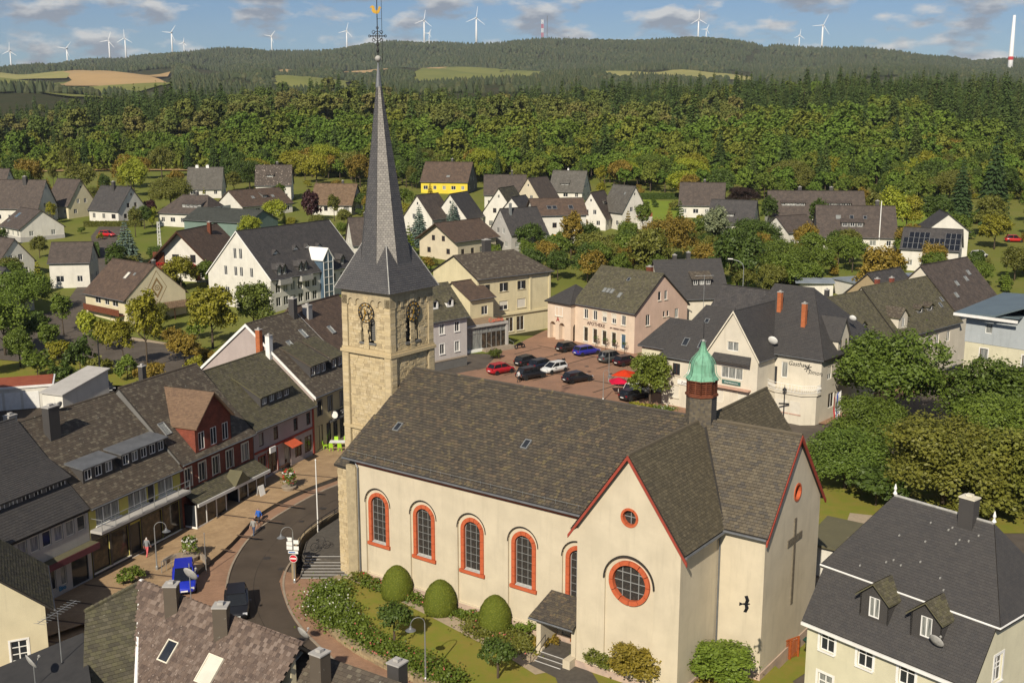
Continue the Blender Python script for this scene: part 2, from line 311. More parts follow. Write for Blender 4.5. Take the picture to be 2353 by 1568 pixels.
def lobes_round(w, h, z, k, seed, top=1.0):
    """k ellipsoid lobes around a crown of width w, height h centred at z"""
    q = random.Random(seed); o = [(0, 0, z, w * .34, w * .34, h * .40)]
    for i in range(k):
        a = i * 2.4 + q.random(); e = q.uniform(-.55, .8); rr = w * .30 * math.sqrt(max(.1, 1 - (max(0, e) * top) ** 2)); s = q.uniform(.17, .25)
        o.append((math.cos(a) * rr, math.sin(a) * rr, z + e * h * .36, w * s, w * s, h * s * q.uniform(.75, 1)))
    return o
PROTO = {}
def proto(key, crown, trunk, mat_=None):
    V_, F_, rv = crown; PROTO[key] = (raw_mesh('crown', V_, F_, mat_ or leaf, rnd=rv), trunk.mesh('trunk', bark, smooth=True, uv=False) if trunk else None)
proto('round', leaf_cloud(lobes_round(7.2, 6.8, 4.5, 12, 1), 6500, .33, 1), trunk_mb(4.2, .17, 6, 1))
proto('round2', leaf_cloud(lobes_round(7.0, 6.4, 4.3, 13, 12), 6500, .33, 2), trunk_mb(4.0, .16, 6, 2))
proto('loose', leaf_cloud(lobes_round(7.0, 7.4, 4.9, 14, 5), 5000, .33, 3, spread=.2), trunk_mb(5.0, .15, 8, 3))
proto('tall', leaf_cloud(lobes_round(3.6, 6.2, 4.1, 10, 6), 3800, .25, 4), trunk_mb(4.4, .10, 5, 4))
proto('big', leaf_cloud(lobes_round(15.5, 12.5, 7.8, 30, 9), 24000, .38, 5, per=34, spread=.15), trunk_mb(7.5, .34, 10, 5))
proto('big2', leaf_cloud(lobes_round(13.5, 10.4, 6.0, 24, 10), 19000, .33, 6, per=30), trunk_mb(6.2, .30, 9, 6))
proto('dense', leaf_cloud(lobes_round(5.4, 6.8, 3.9, 14, 17), 8500, .25, 17, per=24), trunk_mb(3.4, .14, 6, 17))
proto('bush', leaf_cloud(lobes_round(3.0, 2.6, 1.25, 8, 7), 2200, .20, 7), trunk_mb(1.2, .05, 5, 7))
proto('bush2', leaf_cloud(lobes_round(3.4, 2.0, .95, 9, 8), 2000, .20, 8), trunk_mb(1.0, .05, 5, 8))
proto('spruce', spruce_cloud(11, 2.7, 3200, .62, 9), trunk_mb(9.0, .16, 0, 9), needle)
proto('bluespruce', spruce_cloud(9.5, 3.2, 4600, .5, 10), trunk_mb(8.0, .16, 0, 10), needle)
proto('conifer', spruce_cloud(5.0, 1.0, 1800, .26, 11, droop=-.5), trunk_mb(3.6, .07, 0, 11), needle)
GREEN, DARKG, YELG, AUT, PURP, GREYG, OLIVE, LIME = (.135, .185, .026), (.082, .125, .022), (.27, .255, .026), (.26, .185, .030), (.055, .018, .020), (.24, .27, .15), (.165, .17, .032), (.30, .33, .03)
BLUES, SPR = (.115, .16, .135), (.05, .085, .03)
def plant(name, label, cat, key, x, y, s=1.0, col=GREEN, sz=None, z=None, group=None, rz=None):
    zz = gz(x, y) if z is None else z
    o = thing(name, label, cat, (x, y, zz), rng.random() * 6.28 if rz is None else rz, group)
    o.scale = (s, s, (sz or s)); cm, tm = PROTO[key]
    c = obj('crown', cm, o); k = rng.uniform(.88, 1.12); c.color = (col[0] * k, col[1] * k, col[2] * k, 1)
    if tm: obj('trunk', tm, o)
    return o

# ---------------------------------------------------------------- terrain
def tabf(xs, ys): return lambda a: np.interp(a, xs, ys)
def ang(px): return (np.asarray(px, float) - 1176) / 2560 * .976
crest_y = tabf(ang([-400, 0, 100, 175, 270, 400, 500, 600, 800, 1000, 1176, 1300, 1526, 1750, 2026, 2126, 2250, 2352, 2800]), [262, 262, 250, 236, 222, 212, 220, 222, 222, 225, 218, 205, 198, 196, 182, 184, 192, 190, 190])
sky_y = tabf(ang([-500, 0, 100, 200, 300, 400, 480, 600, 700, 750, 850, 950, 1050, 1176, 1350, 1500, 1600, 1700, 1742, 1790, 1900, 2000, 2190, 2230, 2352, 2900]), [180, 168, 157, 147, 137, 124, 119, 122, 123, 117, 107, 104, 104, 100, 97, 94, 95, 100, 108, 105, 117, 120, 133, 144, 145, 160])
def zpx(y, Y): return 36 + (258 - y) * .955 * Y / 2560
def gz(x, y):
    x = np.asarray(x, float); y = np.asarray(y, float); a = x / np.maximum(y, 60)
    near = np.where(y < 170, 0, .055 * (np.minimum(y, 420) - 170)); fl_ = np.clip((y - 188) / 18, 0, 1); near = np.where((x > -14) & (x < 32), near * fl_, near)
    zc = zpx(crest_y(a), 850) - 22
    zr = zpx(sky_y(a), 4500) - 12
    Ys = [420, 850, 1250, 1700, 3000, 4500, 7000]; Zs = [near * 0 + 13.75, zc, zc * 0 + 44, zc * 0 + zpx(216, 1700), zpx(166, 3000) + 0 * zc, zr, zr * .6]
    far = near * 0
    for i in range(6):
        t = np.clip((y - Ys[i]) / (Ys[i + 1] - Ys[i]), 0, 1); t2 = t * t * (3 - 2 * t) if i in (1, 4) else t
        far = np.where(y >= Ys[i], Zs[i] + (Zs[i + 1] - Zs[i]) * t2, far)
    r = np.where(y <= 420, near, far)
    r = r + np.where(y > 500, np.sin(x * .011 + y * .006) * np.cos(y * .009) * np.minimum((y - 500) * .01, 14), 0) + np.where((y > 440) & (y < 1100), 4.5 * np.sin(x * .021 + 1 + y * .004) * np.sin((y - 440) * .0143) ** 2, 0)
    return float(r) if r.ndim == 0 else r
def grid_sheet(name, As, Ys, mt, lift=0.0, kind='structure', parent=None):
    A_, Y_ = np.meshgrid(As, Ys); X_ = A_ * Y_; Z_ = gz(X_, Y_) + lift
    V_ = np.stack([X_, Y_, Z_], -1).reshape(-1, 3); n, m = len(Ys), len(As); i = np.arange(n * m).reshape(n, m)
    F_ = np.stack([i[:-1, :-1], i[:-1, 1:], i[1:, 1:], i[1:, :-1]], -1).reshape(-1, 4)
    return obj(name, raw_mesh(name, V_, F_, mt, smooth=True), parent, kind=kind)
Ysn = np.concatenate([np.array([8, 30, 60, 90, 120, 150]), np.arange(170, 430, 20), np.arange(430, 1300, 30), np.arange(1300, 3000, 100), np.arange(3000, 7400, 130)])
grid_sheet('ground', np.linspace(-1.3, 1.3, 260), Ysn, [floorm], -.06)
def patch(name, px0, px1, Y0, Y1, mt, lift=.6, nx=14, ny=6, skew=0, label=None):
    """field on the far slopes, draped on the terrain"""
    a0, a1 = ang(px0), ang(px1); A_, T_ = np.meshgrid(np.linspace(a0, a1, nx), np.linspace(0, 1, ny)); Y_ = Y0 + (Y1 - Y0) * T_ + skew * (A_ - a0) / (a1 - a0); Y_ = Y_ + (Y1 - Y0) * .10 * np.sin(A_ * 90 + Y0) * (T_ - .3); A_ = A_ + (a1 - a0) * (.10 * np.sin(T_ * 4 + Y0) + .05 * np.sin(T_ * 11 + px0)) * (2 * (A_ - a0) / (a1 - a0) - 1); X_ = A_ * Y_
    Z_ = gz(X_, Y_) + lift; V_ = np.stack([X_, Y_, Z_], -1).reshape(-1, 3); i = np.arange(nx * ny).reshape(ny, nx)
    F_ = np.stack([i[:-1, :-1], i[:-1, 1:], i[1:, 1:], i[1:, :-1]], -1).reshape(-1, 4); o = obj(name, raw_mesh(name, V_, F_, mt, smooth=True), kind='structure')
    if label: o['label'] = label
    return o
fg = mat('field_green', (.20, .20, .055), (.15, .165, .045), ns=.01, spec=.05); fs = mat('field_stubble', (.42, .28, .13), (.36, .25, .12), ns=.008, spec=.05); fp = mat('field_pale', (.30, .27, .10), (.24, .23, .08), ns=.01, spec=.05)
def gnear(name, poly, mt, lift): return None
patch('field', -300, 350, 1500, 2350, fg, 2, 20, 12, -200); patch('field', 130, 385, 1900, 2550, fs, 4, 12, 8, 100); patch('field', -200, 130, 2300, 2750, fp, 4, 12, 8)
patch('field', 660, 990, 2650, 3050, fs, 2, 14, 6, 200); patch('field', 960, 1345, 2250, 3150, fg, 2, 16, 12, 100); patch('field', 1120, 1215, 2000, 2250, fs, 4, 8, 6, 60); patch('field', 640, 810, 1650, 2100, fg, 3, 8, 6, 150)
patch('field', 1390, 1720, 2300, 2700, fp, 2, 12, 6); patch('field', 2270, 2500, 1300, 1800, fs, 3, 8, 6); patch('field', 60, 275, 425, 462, fs, .3, 8, 4, 10); patch('field', 290, 420, 430, 456, fs, .3, 6, 4); patch('field', -60, 95, 620, 700, fs, .5, 6, 4); patch('field', 165, 315, 560, 620, fg, .6, 8, 4, 20)
# meadows and gardens of the town: one green sheet on the slope behind the centre
grid_sheet('meadow', np.linspace(-.62, .62, 110), np.arange(166, 436, 9), [grassg], .0)
lawns = [(1485, 1590, 300, 345), (1620, 1760, 196, 226), (2050, 2200, 262, 330), (560, 640, 285, 300), (1860, 1900, 215, 235)]
for i, (p0, p1, y0, y1) in enumerate(lawns): patch('lawn', p0, p1, y0, y1, meadow, .06, 6, 5)

# ---------------------------------------------------------------- woods: edge trees one by one, the mass behind as instances
fl = mat('forest_leaf', (1, 1, 1), (.8, .8, .8), rough=.7, ns=.2, rnd=LEAFC, transl=.1, spec=.15)
def forest_mat(name, cols):
    m = fl.copy(); m.name = name; global nt, N, LK
    nt = m.node_tree; N = nt.nodes.new; LK = nt.links.new
    oi = N('ShaderNodeObjectInfo'); b = nt.nodes['Principled BSDF']; k = len(cols)
    c = ramp(oi.outputs['Random'], *[((i + .5) / k, c) for i, c in enumerate(cols)]); src = b.inputs['Base Color'].links[0].from_socket
    mx = cmix(1.0, c, src, 'MULTIPLY'); LK(mx, b.inputs['Base Color'])
    for l in list(nt.links):
        if l.to_node.type == 'BSDF_TRANSLUCENT': LK(mx, l.to_socket)
    return m
f_spr = forest_mat('spruce_wood', [(.070, .108, .030), (.09, .13, .034), (.058, .094, .028), (.11, .14, .038)])
f_pin = forest_mat('pine_wood', [(.155, .178, .042), (.185, .19, .052), (.12, .158, .038), (.205, .185, .06), (.11, .15, .034)])
f_dec = forest_mat('broadleaf_wood', [(.115, .18, .028), (.145, .205, .032), (.095, .152, .026), (.19, .20, .034), (.125, .168, .03)])
f_far = forest_mat('far_wood', [(.055, .072, .032), (.066, .080, .035), (.046, .062, .030), (.085, .09, .042)])
def with_trunk(cloud, h, r, fm, name):
    V_, F_, rv = cloud; t = MB().tube([(0, 0, -1), (0, 0, h * .5), (0, 0, h)], [r, r * .8, r * .3], 5)
    tv = np.array(t.v); tf = np.array([f for f in t.f if len(f) == 4]); n = len(V_)
    return raw_mesh(name, np.concatenate([V_, tv]), np.concatenate([F_, tf + n]), [fm, bark], np.concatenate([np.zeros(len(F_)), np.ones(len(tf))]).astype(int), np.concatenate([rv, np.zeros(len(tf)) + .5]))
FP = {
    'spr1': with_trunk(spruce_cloud(19, 3.3, 1700, 1.05, 21), 17, .25, f_spr, 'spruce'), 'spr2': with_trunk(spruce_cloud(16, 3.0, 1500, 1.0, 22), 14, .22, f_spr, 'spruce'),
    'pin1': with_trunk(leaf_cloud(lobes_round(7.5, 8, 12, 12, 31), 2600, .62, 23, per=26, spread=.13), 12, .25, f_pin, 'pine'), 'pin2': with_trunk(leaf_cloud(lobes_round(6.5, 7, 11, 10, 32), 2400, .6, 24, per=26, spread=.13), 11, .22, f_pin, 'pine'),
    'dec1': with_trunk(leaf_cloud(lobes_round(9.5, 11, 7.2, 14, 33), 3000, .68, 25, per=26, spread=.14), 8, .3, f_dec, 'broadleaf'), 'dec2': with_trunk(leaf_cloud(lobes_round(8.5, 10, 6.6, 12, 34), 2800, .66, 26, per=26, spread=.14), 8, .3, f_dec, 'broadleaf'),
}
cone = MB().lathe([(4.2, 0), (4.6, 3), (2.6, 8.5), (.2, 14)], 6); FP['far1'] = cone.mesh('far_tree', f_far, uv=False, rnd=[rng.random() for _ in cone.f])
blob = MB().lathe([(3.2, 0), (5.2, 4), (4.6, 8), (2, 11)], 6); FP['far2'] = blob.mesh('far_tree', f_far, uv=False, rnd=[rng.random() for _ in blob.f])
def scatter(name, label, key, pts):
    """one stuff object that instances a tree mesh on points (x, y, z, scale, turn)"""
    src = bpy.data.objects.new('tree_source', FP[key]); P = np.array(pts, np.float32)
    me = bpy.data.meshes.new(name); me.vertices.add(len(P)); me.vertices.foreach_set('co', P[:, :3].ravel())
    for k, col in (('sc', 3), ('tn', 4)): me.attributes.new(k, 'FLOAT', 'POINT').data.foreach_set('value', P[:, col].copy())
    o = obj(name, me, kind='stuff'); o['label'] = label; o['category'] = 'forest'
    ng = bpy.data.node_groups.new(name, 'GeometryNodeTree'); ng.interface.new_socket('Geometry', in_out='INPUT', socket_type='NodeSocketGeometry'); ng.interface.new_socket('Geometry', in_out='OUTPUT', socket_type='NodeSocketGeometry')
    n = ng.nodes.new; l = ng.links.new; gi, go, ip, oi = n('NodeGroupInput'), n('NodeGroupOutput'), n('GeometryNodeInstanceOnPoints'), n('GeometryNodeObjectInfo')
    oi.inputs['Object'].default_value = src; oi.inputs['As Instance'].default_value = True
    a, b, cx = n('GeometryNodeInputNamedAttribute'), n('GeometryNodeInputNamedAttribute'), n('ShaderNodeCombineXYZ')
    a.data_type = b.data_type = 'FLOAT'; a.inputs['Name'].default_value = 'sc'; b.inputs['Name'].default_value = 'tn'
    l(gi.outputs[0], ip.inputs['Points']); l(oi.outputs['Geometry'], ip.inputs['Instance']); l(a.outputs[0], ip.inputs['Scale']); l(b.outputs[0], cx.inputs[2]); l(cx.outputs[0], ip.inputs['Rotation']); l(ip.outputs[0], go.inputs[0])
    o.modifiers.new('instances', 'NODES').node_group = ng
    return o
EDGE = []
CLEAR = [(-67, 352, 12), (-20, 366, 14), (18, 347, 12), (-96, 353, 12), (53, 312, 14), (79, 292, 18)]
def wood():
    g = np.random.default_rng(5); S = {k: [] for k in FP}; edge = []
    Y = 336.0
    while Y < 1010:
        sp = 7.6 + max(0, Y - 440) * .0034; n = int(1.16 * Y / sp); A_ = (np.arange(n) + g.uniform(-.4, .4, n)) / n * 1.16 - .58
        for a in A_:
            y = Y + g.uniform(-3.2, 3.2); x = a * y; px = a / .976 * 2560 + 1176
            y0 = float(np.interp(px, [-300, 300, 420, 560, 700, 1000, 1250, 1500, 1680, 1760, 1900, 2200, 2352, 2800], [440, 440, 425, 415, 392, 385, 378, 372, 352, 345, 338, 340, 330, 330])) + 9 * math.sin(px * .02)
            if y < y0: continue
            if y < 440 and any(math.hypot(x - hx, y - hy) < hr_ for hx, hy, hr_ in CLEAR): continue
            if px < 150 and y > 560 and g.random() < .5: continue
            if px < 130 and 600 < y < 720: continue
            if 165 < px < 315 and 555 < y < 625: continue
            nz_ = math.sin(a * 31 + y * .013) + math.sin(a * 13 - y * .021 + 1.3)
            if y < y0 + 40: t = 'dec' if g.random() < .85 else 'spr'
            elif 200 < px < 520 and y > 560 + 20 * nz_: t = 'spr'
            elif px > 1400 and y > 610 + 30 * nz_: t = 'spr' if g.random() < .9 else 'dec'
            elif px > 2080 and nz_ > .3: t = 'spr'
            elif y > 720 + 40 * nz_: t = 'spr' if g.random() < .6 else 'pin'
            elif px > 1900 + 60 * nz_: t = 'dec' if (y < 690 and g.random() < .9) else 'spr'
            elif px > 1700 and y < 620: t = 'dec' if nz_ > -.6 else 'pin'
            elif y < 505 + 22 * nz_: t = 'dec'
            elif px < 700 and y < 600: t = 'dec' if nz_ > 0 else 'pin'
            else: t = 'pin' if g.random() < .8 else 'spr' if g.random() < .6 else 'dec'
            sc = (g.uniform(.8, 1.25) if g.random() < .8 else g.uniform(1.2, 1.6)) * (.62 if y < y0 + 25 else .85 if y < y0 + 70 else 1.1); row = (x, y, gz(x, y) - .3, sc, g.uniform(0, 6.28)); k = t + ('1' if g.random() < .5 else '2')
            if y < y0 + 12: edge.append((k, row))
            else: S[k].append(row)
        Y += sp * .92
    for k, rows in S.items():
        if rows: scatter('forest', {'spr': 'dark green spruces massed along the wooded ridge', 'pin': 'olive brown pines massed on the wooded slope', 'dec': 'green broadleaved trees massed on the wooded slope'}[k[:3]] + (', taller mix' if k[3] == '1' else ', lower mix'), k, rows)
    EDGE.extend(edge)
    far = {'far1': [], 'far2': []}
    inf = [(-300, 400, 1500, 2800), (640, 1000, 2600, 3300), (950, 1350, 2200, 3250), (1110, 1225, 1980, 2320), (630, 820, 1640, 2260), (1380, 1730, 2280, 2720), (2260, 2500, 1290, 1810)]
    Y = 1400.0
    while Y < 4750:
        sp = 8 + (Y - 1400) * .0022; n = int(1.08 * Y / sp)
        for a in (np.arange(n) + g.uniform(-.45, .45, n)) / n * 1.08 - .54:
            y = Y + g.uniform(-5, 5); x = a * y; px = a / .976 * 2560 + 1176
            if any(p0 < px < p1 and y0 < y < y1 for p0, p1, y0, y1 in inf): continue
            if y < 3000 and math.sin(px * .021) + math.sin(y * .008 + px * .004) < -.9: continue
            if 1735 < px - (y - 3400) * .05 + 40 < 1752 and y > 3400: continue
            far['far1' if (math.sin(px * .03) + math.sin(y * .01 + px * .008)) > -.2 else 'far2'].append((x, y, gz(x, y) - 1, g.uniform(.75, 1.3), g.uniform(0, 6)))
        Y += sp * 1.25
    scatter('distant_forest', 'dark conifer forest covering the far ridge', 'far1', far['far1']); scatter('distant_forest', 'paler broadleaved patches of forest on the far ridge', 'far2', far['far2'])
wood()

# ---------------------------------------------------------------- wind turbines, masts and clouds' neighbours on the ridge
wt = mat('turbine_white', (.80, .80, .78), (.74, .74, .73), rough=.5); redp = mat('red_band', (.55, .03, .03))
def place(px, Y): return float(ang(px)) * Y
def turbine(px, hub, base, turn, lab):
    Y = 4430; x = place(px, Y); z0 = gz(x, Y); k = Y * .955 / 2560; hh = (base - hub) * k + 6
    t = thing('wind_turbine', lab, 'wind turbine', (x, Y, z0), 0, 'wind turbines on the ridge'); bl = hh * .40
    MB().tube([(0, 0, -8), (0, 0, hh * .5), (0, 0, hh)], [hh * .040, hh * .034, hh * .022], 10).build('tower', wt, t, smooth=True, uv=False)
    na = MB().box(-2, 2, -5, 6, -2, 2).build('nacelle', wt, t, (0, 0, hh), R(rng.uniform(-40, 40)), uv=False); MB().lathe([(1.8, 0), (1.6, 2), (.3, 4)], 8).build('hub', wt, na).matrix_basis = Matrix.Translation((0, -5, 0)) @ Matrix.Rotation(R(90), 4, 'X')
    for i in range(3):
        b = MB().prism([(-1.0, -.4, 0), (1.3, -.4, bl * .15), (.5, -.4, bl), (-.4, -.4, bl)], (0, .7, 0)); o = b.build('blade', wt, t, (0, -7, hh), uv=False); o.rotation_euler = (0, R(turn + 120 * i), 0)
TB = [(31, 120, 165, 5, 'lone wind turbine at the low end of the ridge'), (160.5, 97, 142, 40, 'slender wind turbine where the wooded ridge starts to rise'), (258, 88, 136, 20, 'wind turbine paired close beside a spread-bladed one'), (295, 91, 138, 0, 'wind turbine with one blade upright, second of a close pair'), (401.5, 76, 123, 35, 'tall wind turbine beside a small grey one'),
      (428.5, 95, 120, 12, 'small grey wind turbine just beyond a tall one'), (580, 113, 124, 55, 'wind turbine mostly hidden behind the ridge, blades only'), (628.5, 88, 124, 40, 'wind turbine standing alone past a half hidden one'), (800, 70, 114, 15, 'wind turbine in front of a white cloud beside the spire'), (976.5, 50, 103, 10, 'tall wind turbine just past the weathercock'),
      (987.5, 80, 103, 30, 'short wind turbine at the foot of a tall one'), (1095, 59, 119, 8, 'largest wind turbine, in front of the wooded ridge'), (1599.5, 45, 95, 0, 'tall wind turbine with a shorter neighbour on the highest ridge'), (1617.5, 68, 95, 28, 'shorter wind turbine next to the tall one on the highest ridge'), (1830, 78, 110, 6, 'thin dark wind turbine past the forest notch'), (1882, 55, 116, 25, 'white wind turbine last before the bare tower')]
for a in TB: turbine(*a)
Y = 3300; x = place(2315, Y); k = Y * .955 / 2560; z0 = gz(x, Y); hh = 36 + (258 - 38) * k - z0; t = thing('unfinished_turbine_tower', 'bare white turbine tower with a red ring and no rotor', 'tower', (x, Y, z0))
MB().tube([(0, 0, -8), (0, 0, hh * .25), (0, 0, hh)], [8, 6.8, 3.6], 14).build('tower', wt, t, smooth=True); MB().lathe([(7.4, 0), (7.2, 9)], 14).build('ring', redp, t, (0, 0, hh * .22))
def mast(px, top, base, lab, lattice):
    Y = 4450; x = place(px, Y); k = Y * .955 / 2560; z0 = gz(x, Y); hh = 36 + (258 - top) * k - z0; t = thing('radio_mast', lab, 'mast', (x, Y, z0)); wd = 3.2 if lattice else .9
    for i in range(6):
        z, z1 = hh * i / 6, hh * (i + 1) / 6; m = MB()
        if lattice:
            for sx in (-1, 1):
                for sy in (-1, 1): m.tube([(sx * wd, sy * wd, z), (sx * wd, sy * wd, z1)], .8, 4)
            for j in range(3): zz = z + (z1 - z) * j / 3; m.tube([(-wd, -wd, zz), (wd, -wd, zz + hh / 18)], .6, 4); m.tube([(wd, -wd, zz), (-wd, -wd, zz + hh / 18)], .6, 4)
        else: m.tube([(0, 0, z), (0, 0, z1)], 1.3, 6)
        m.build('mast_section', (redp if i % 2 == 0 else wt) if lattice else metal, t, uv=False)
mast(1245, 48, 96, 'red and white lattice radio mast on the ridge', True); mast(1256, 39, 96, 'thin grey radio mast beside the red and white one', False); mast(1305, 85, 95, 'stub of a grey mast further along the ridge', False)

# ---------------------------------------------------------------- near ground: roads, paving, steps
def smooth01(t): t = max(0, min(1, t)); return t * t * (3 - 2 * t)
def zst(x, y): return 1.05 * smooth01((y - 86) / 16)
def strip(name, left, right, mt, zf, lift, n=8, kind='structure', parent=None):
    """ribbon between two polylines with the same number of points; zf gives the height"""
    m = MB()
    def dens(p):
        o = []
        for i in range(len(p) - 1):
            for k in range(n): t = k / n; o.append((p[i][0] + (p[i + 1][0] - p[i][0]) * t, p[i][1] + (p[i + 1][1] - p[i][1]) * t))
        return o + [p[-1]]
    a, b = dens(left), dens(right)
    for i in range(len(a) - 1): m.poly([(*q, zf(*q) + lift) for q in (a[i], b[i], b[i + 1], a[i + 1])])
    return m.build(name, mt, parent, kind=kind)
def smoothline(p, it=2):
    for _ in range(it):
        q = [p[0]]
        for i in range(len(p) - 1):
            q += [(p[i][0] * .75 + p[i + 1][0] * .25, p[i][1] * .75 + p[i + 1][1] * .25), (p[i][0] * .25 + p[i + 1][0] * .75, p[i][1] * .25 + p[i + 1][1] * .75)]
        p = q + [p[-1]]
    return p
def slab(name, poly, mt, z, kind='structure', parent=None, th=None):
    m = MB()
    if th: m.ext(poly, z - th, z)
    else: m.poly([(x, y, z) for x, y in poly])
    return m.build(name, mt, parent, kind=kind)
slab('pavement', [(-90, 15), (110, 15), (110, 166), (-90, 166)], asph2, -.02)
rl = [(-8, 112), (-17.1, 101.4), (-20.7, 95.2), (-22.2, 91.8), (-22.8, 88), (-22.5, 82.8), (-21.2, 77.2), (-18.3, 70.5), (-12.5, 62), (-4, 52)]
rr = [(-5, 106), (-13.0, 98), (-16.0, 94.6), (-17.3, 91), (-18.0, 87), (-18.3, 83.0), (-17.2, 78.2), (-14.9, 73), (-10, 66), (-1, 57)]
RL, RR = smoothline(rl), smoothline(rr)
strip('road', RL, RR, asphalt, zst, .03, 1)
def offs(line, d):
    o = []
    for i in range(len(line)):
        a, b = line[max(0, i - 1)], line[min(len(line) - 1, i + 1)]; dx, dy = b[0] - a[0], b[1] - a[1]; l = math.hypot(dx, dy); o.append((line[i][0] + dy / l * d, line[i][1] - dx / l * d))
    return o
for ln, sg in ((RL, 1), (RR, -1)):      # kerb stones, each its own piece
    kp = None; o2 = offs(ln, .16 * sg)
    k_par = strip('kerb', ln, o2, kerbm, zst, .10, 1)
    m = MB()
    for i in range(len(ln) - 1): m.prism([(*q, zst(*q) - .05) for q in (ln[i], ln[i + 1], o2[i + 1], o2[i])], (0, 0, .145))
    for i in range(len(ln) - 1):
        MB().prism([(*q, zst(*q) - .05) for q in (ln[i], ((ln[i][0] + ln[i + 1][0] * 30) / 31, (ln[i][1] + ln[i + 1][1] * 30) / 31), o2[i + 1], o2[i])], (0, 0, .16)).build('kerb_stone', kerbm, k_par)
ROW_A, ROW_AZ = (-33.586, 79.439), 23.0
ru = (math.sin(R(23)), math.cos(R(23)))
def rowpt(s, b=0): return (ROW_A[0] + ru[0] * s - ru[1] * b, ROW_A[1] + ru[1] * s + ru[0] * b)
stepl = [(-9.5, 113), (-17.4, 102.3), (-19.9, 99.0), (-22.0, 95.5), (-22.9, 93.2), (-23.7, 88), (-24.9, 83), (-25.2, 79)]
SL = smoothline(stepl); n_ = len(SL)
fac = [rowpt(40 - 58 * i / (n_ - 1), -.1) for i in range(n_)]
PV = strip('upper_pavement', fac, SL, paver, zst, .45, 1)
lowp = strip('lower_pavement', SL, [RL[min(len(RL) - 1, int(i * .72))] for i in range(n_)], pavred, zst, .06, 1)
slab('lower_pavement', [(-25.4, 76), (-21.0, 76.4), (-21.7, 79), (-22.6, 83.4), (-22.9, 88), (-24.2, 88), (-25.2, 83)], pavred, .052)
slab('pavement', [(-45, 60), (-14, 60), (-22, 79), (-26, 79.5), (-34, 79), (-45, 70)], paver, .035)
for k in range(3):                       # three long steps down to the road side
    a, b = offs(SL, .02 + .38 * k), offs(SL, .02 + .38 * (k + 1)); m = MB(); sp = MB()
    for i in range(3, len(SL) - 5): m.prism([(*q, zst(*q) + .0) for q in (a[i], a[i + 1], b[i + 1], b[i])], (0, 0, .43 - .13 * k))
    m.build('step', stepd, PV)
for s in (-8, -5, -2, 1, 4, 7, 10, 13, 16.3, 19.6, 23, 27):   # dark bands across the paving
    p0 = rowpt(s, -.3); e = rowpt(s + 1.0, -6.6 if s < 12 else -7.2); m = MB()
    for i in range(6):
        q0 = (p0[0] + (e[0] - p0[0]) * i / 6, p0[1] + (e[1] - p0[1]) * i / 6); q1 = (p0[0] + (e[0] - p0[0]) * (i + 1) / 6, p0[1] + (e[1] - p0[1]) * (i + 1) / 6); d = (ru[0] * .11, ru[1] * .11)
        m.poly([(x, y, zst(x, y) + .458) for x, y in ((q0[0] - d[0], q0[1] - d[1]), (q1[0] - d[0], q1[1] - d[1]), (q1[0] + d[0], q1[1] + d[1]), (q0[0] + d[0], q0[1] + d[1]))])
    m.build('paving_band', band, PV)
# lower brick corner and the pavement below the garden wall
gw = smoothline([(-13.2, 81.6), (-14.7, 80.3), (-15.0, 77.6), (-14.2, 75.1), (-11.7, 71), (-8.7, 68), (-6, 65.6), (-1, 61.5)])
sw = smoothline([(-18.2, 83.6), (-18.2, 81.5), (-17.1, 78.2), (-16.3, 76), (-14.8, 73), (-10.0, 66), (-6, 61.5), (-1, 57)])
strip('pavement', sw, gw, pavred, zst, .075, 1); slab('pavement', [(-18.3, 83.8), (-18.2, 81.5), (-14.7, 80.3), (-13.2, 81.6), (-12.6, 82.4), (-16.9, 82.6)], pavred, .08)
# market square
LOT = slab('market_square', [(-11, 150), (-4, 156), (-1.5, 168), (2, 176), (6.3, 186), (11, 176), (18.6, 166.5), (24, 158), (22, 140), (30, 131), (20, 122), (0, 132)], lotm, .03)
def lotband(p, q, wd=.16):
    dx, dy = q[0] - p[0], q[1] - p[1]; l = math.hypot(dx, dy); nx_, ny_ = -dy / l * wd, dx / l * wd
    MB().poly([(p[0] - nx_, p[1] - ny_, .036), (q[0] - nx_, q[1] - ny_, .036), (q[0] + nx_, q[1] + ny_, .036), (p[0] + nx_, p[1] + ny_, .036)]).build('paving_band', band, LOT)
for i in range(8):
    o = (-5 + 3.9 * i, 155 - 3.3 * i); lotband(o, (o[0] + 4.2, o[1] + 5.0)); lotband((o[0] + 5.4, o[1] + 10.5), (o[0] + 9.6, o[1] + 15.5)) if i < 6 else 0
lotband((-4.6, 149.5), (20, 128.5)); lotband((-2, 160), (21, 140), .2); lotband((4, 172), (19, 157)); lotband((13.4, 134.5), (21, 145), .2)
slab('road', [(22, 122), (30, 130.6), (37, 126.0), (60, 146), (64, 141), (42, 116), (34, 108)], asph2, .03); slab('pavement', [(30.5, 130.5), (36.9, 126.4), (38.4, 128.2), (62, 150), (60, 152)], pavred, .10)
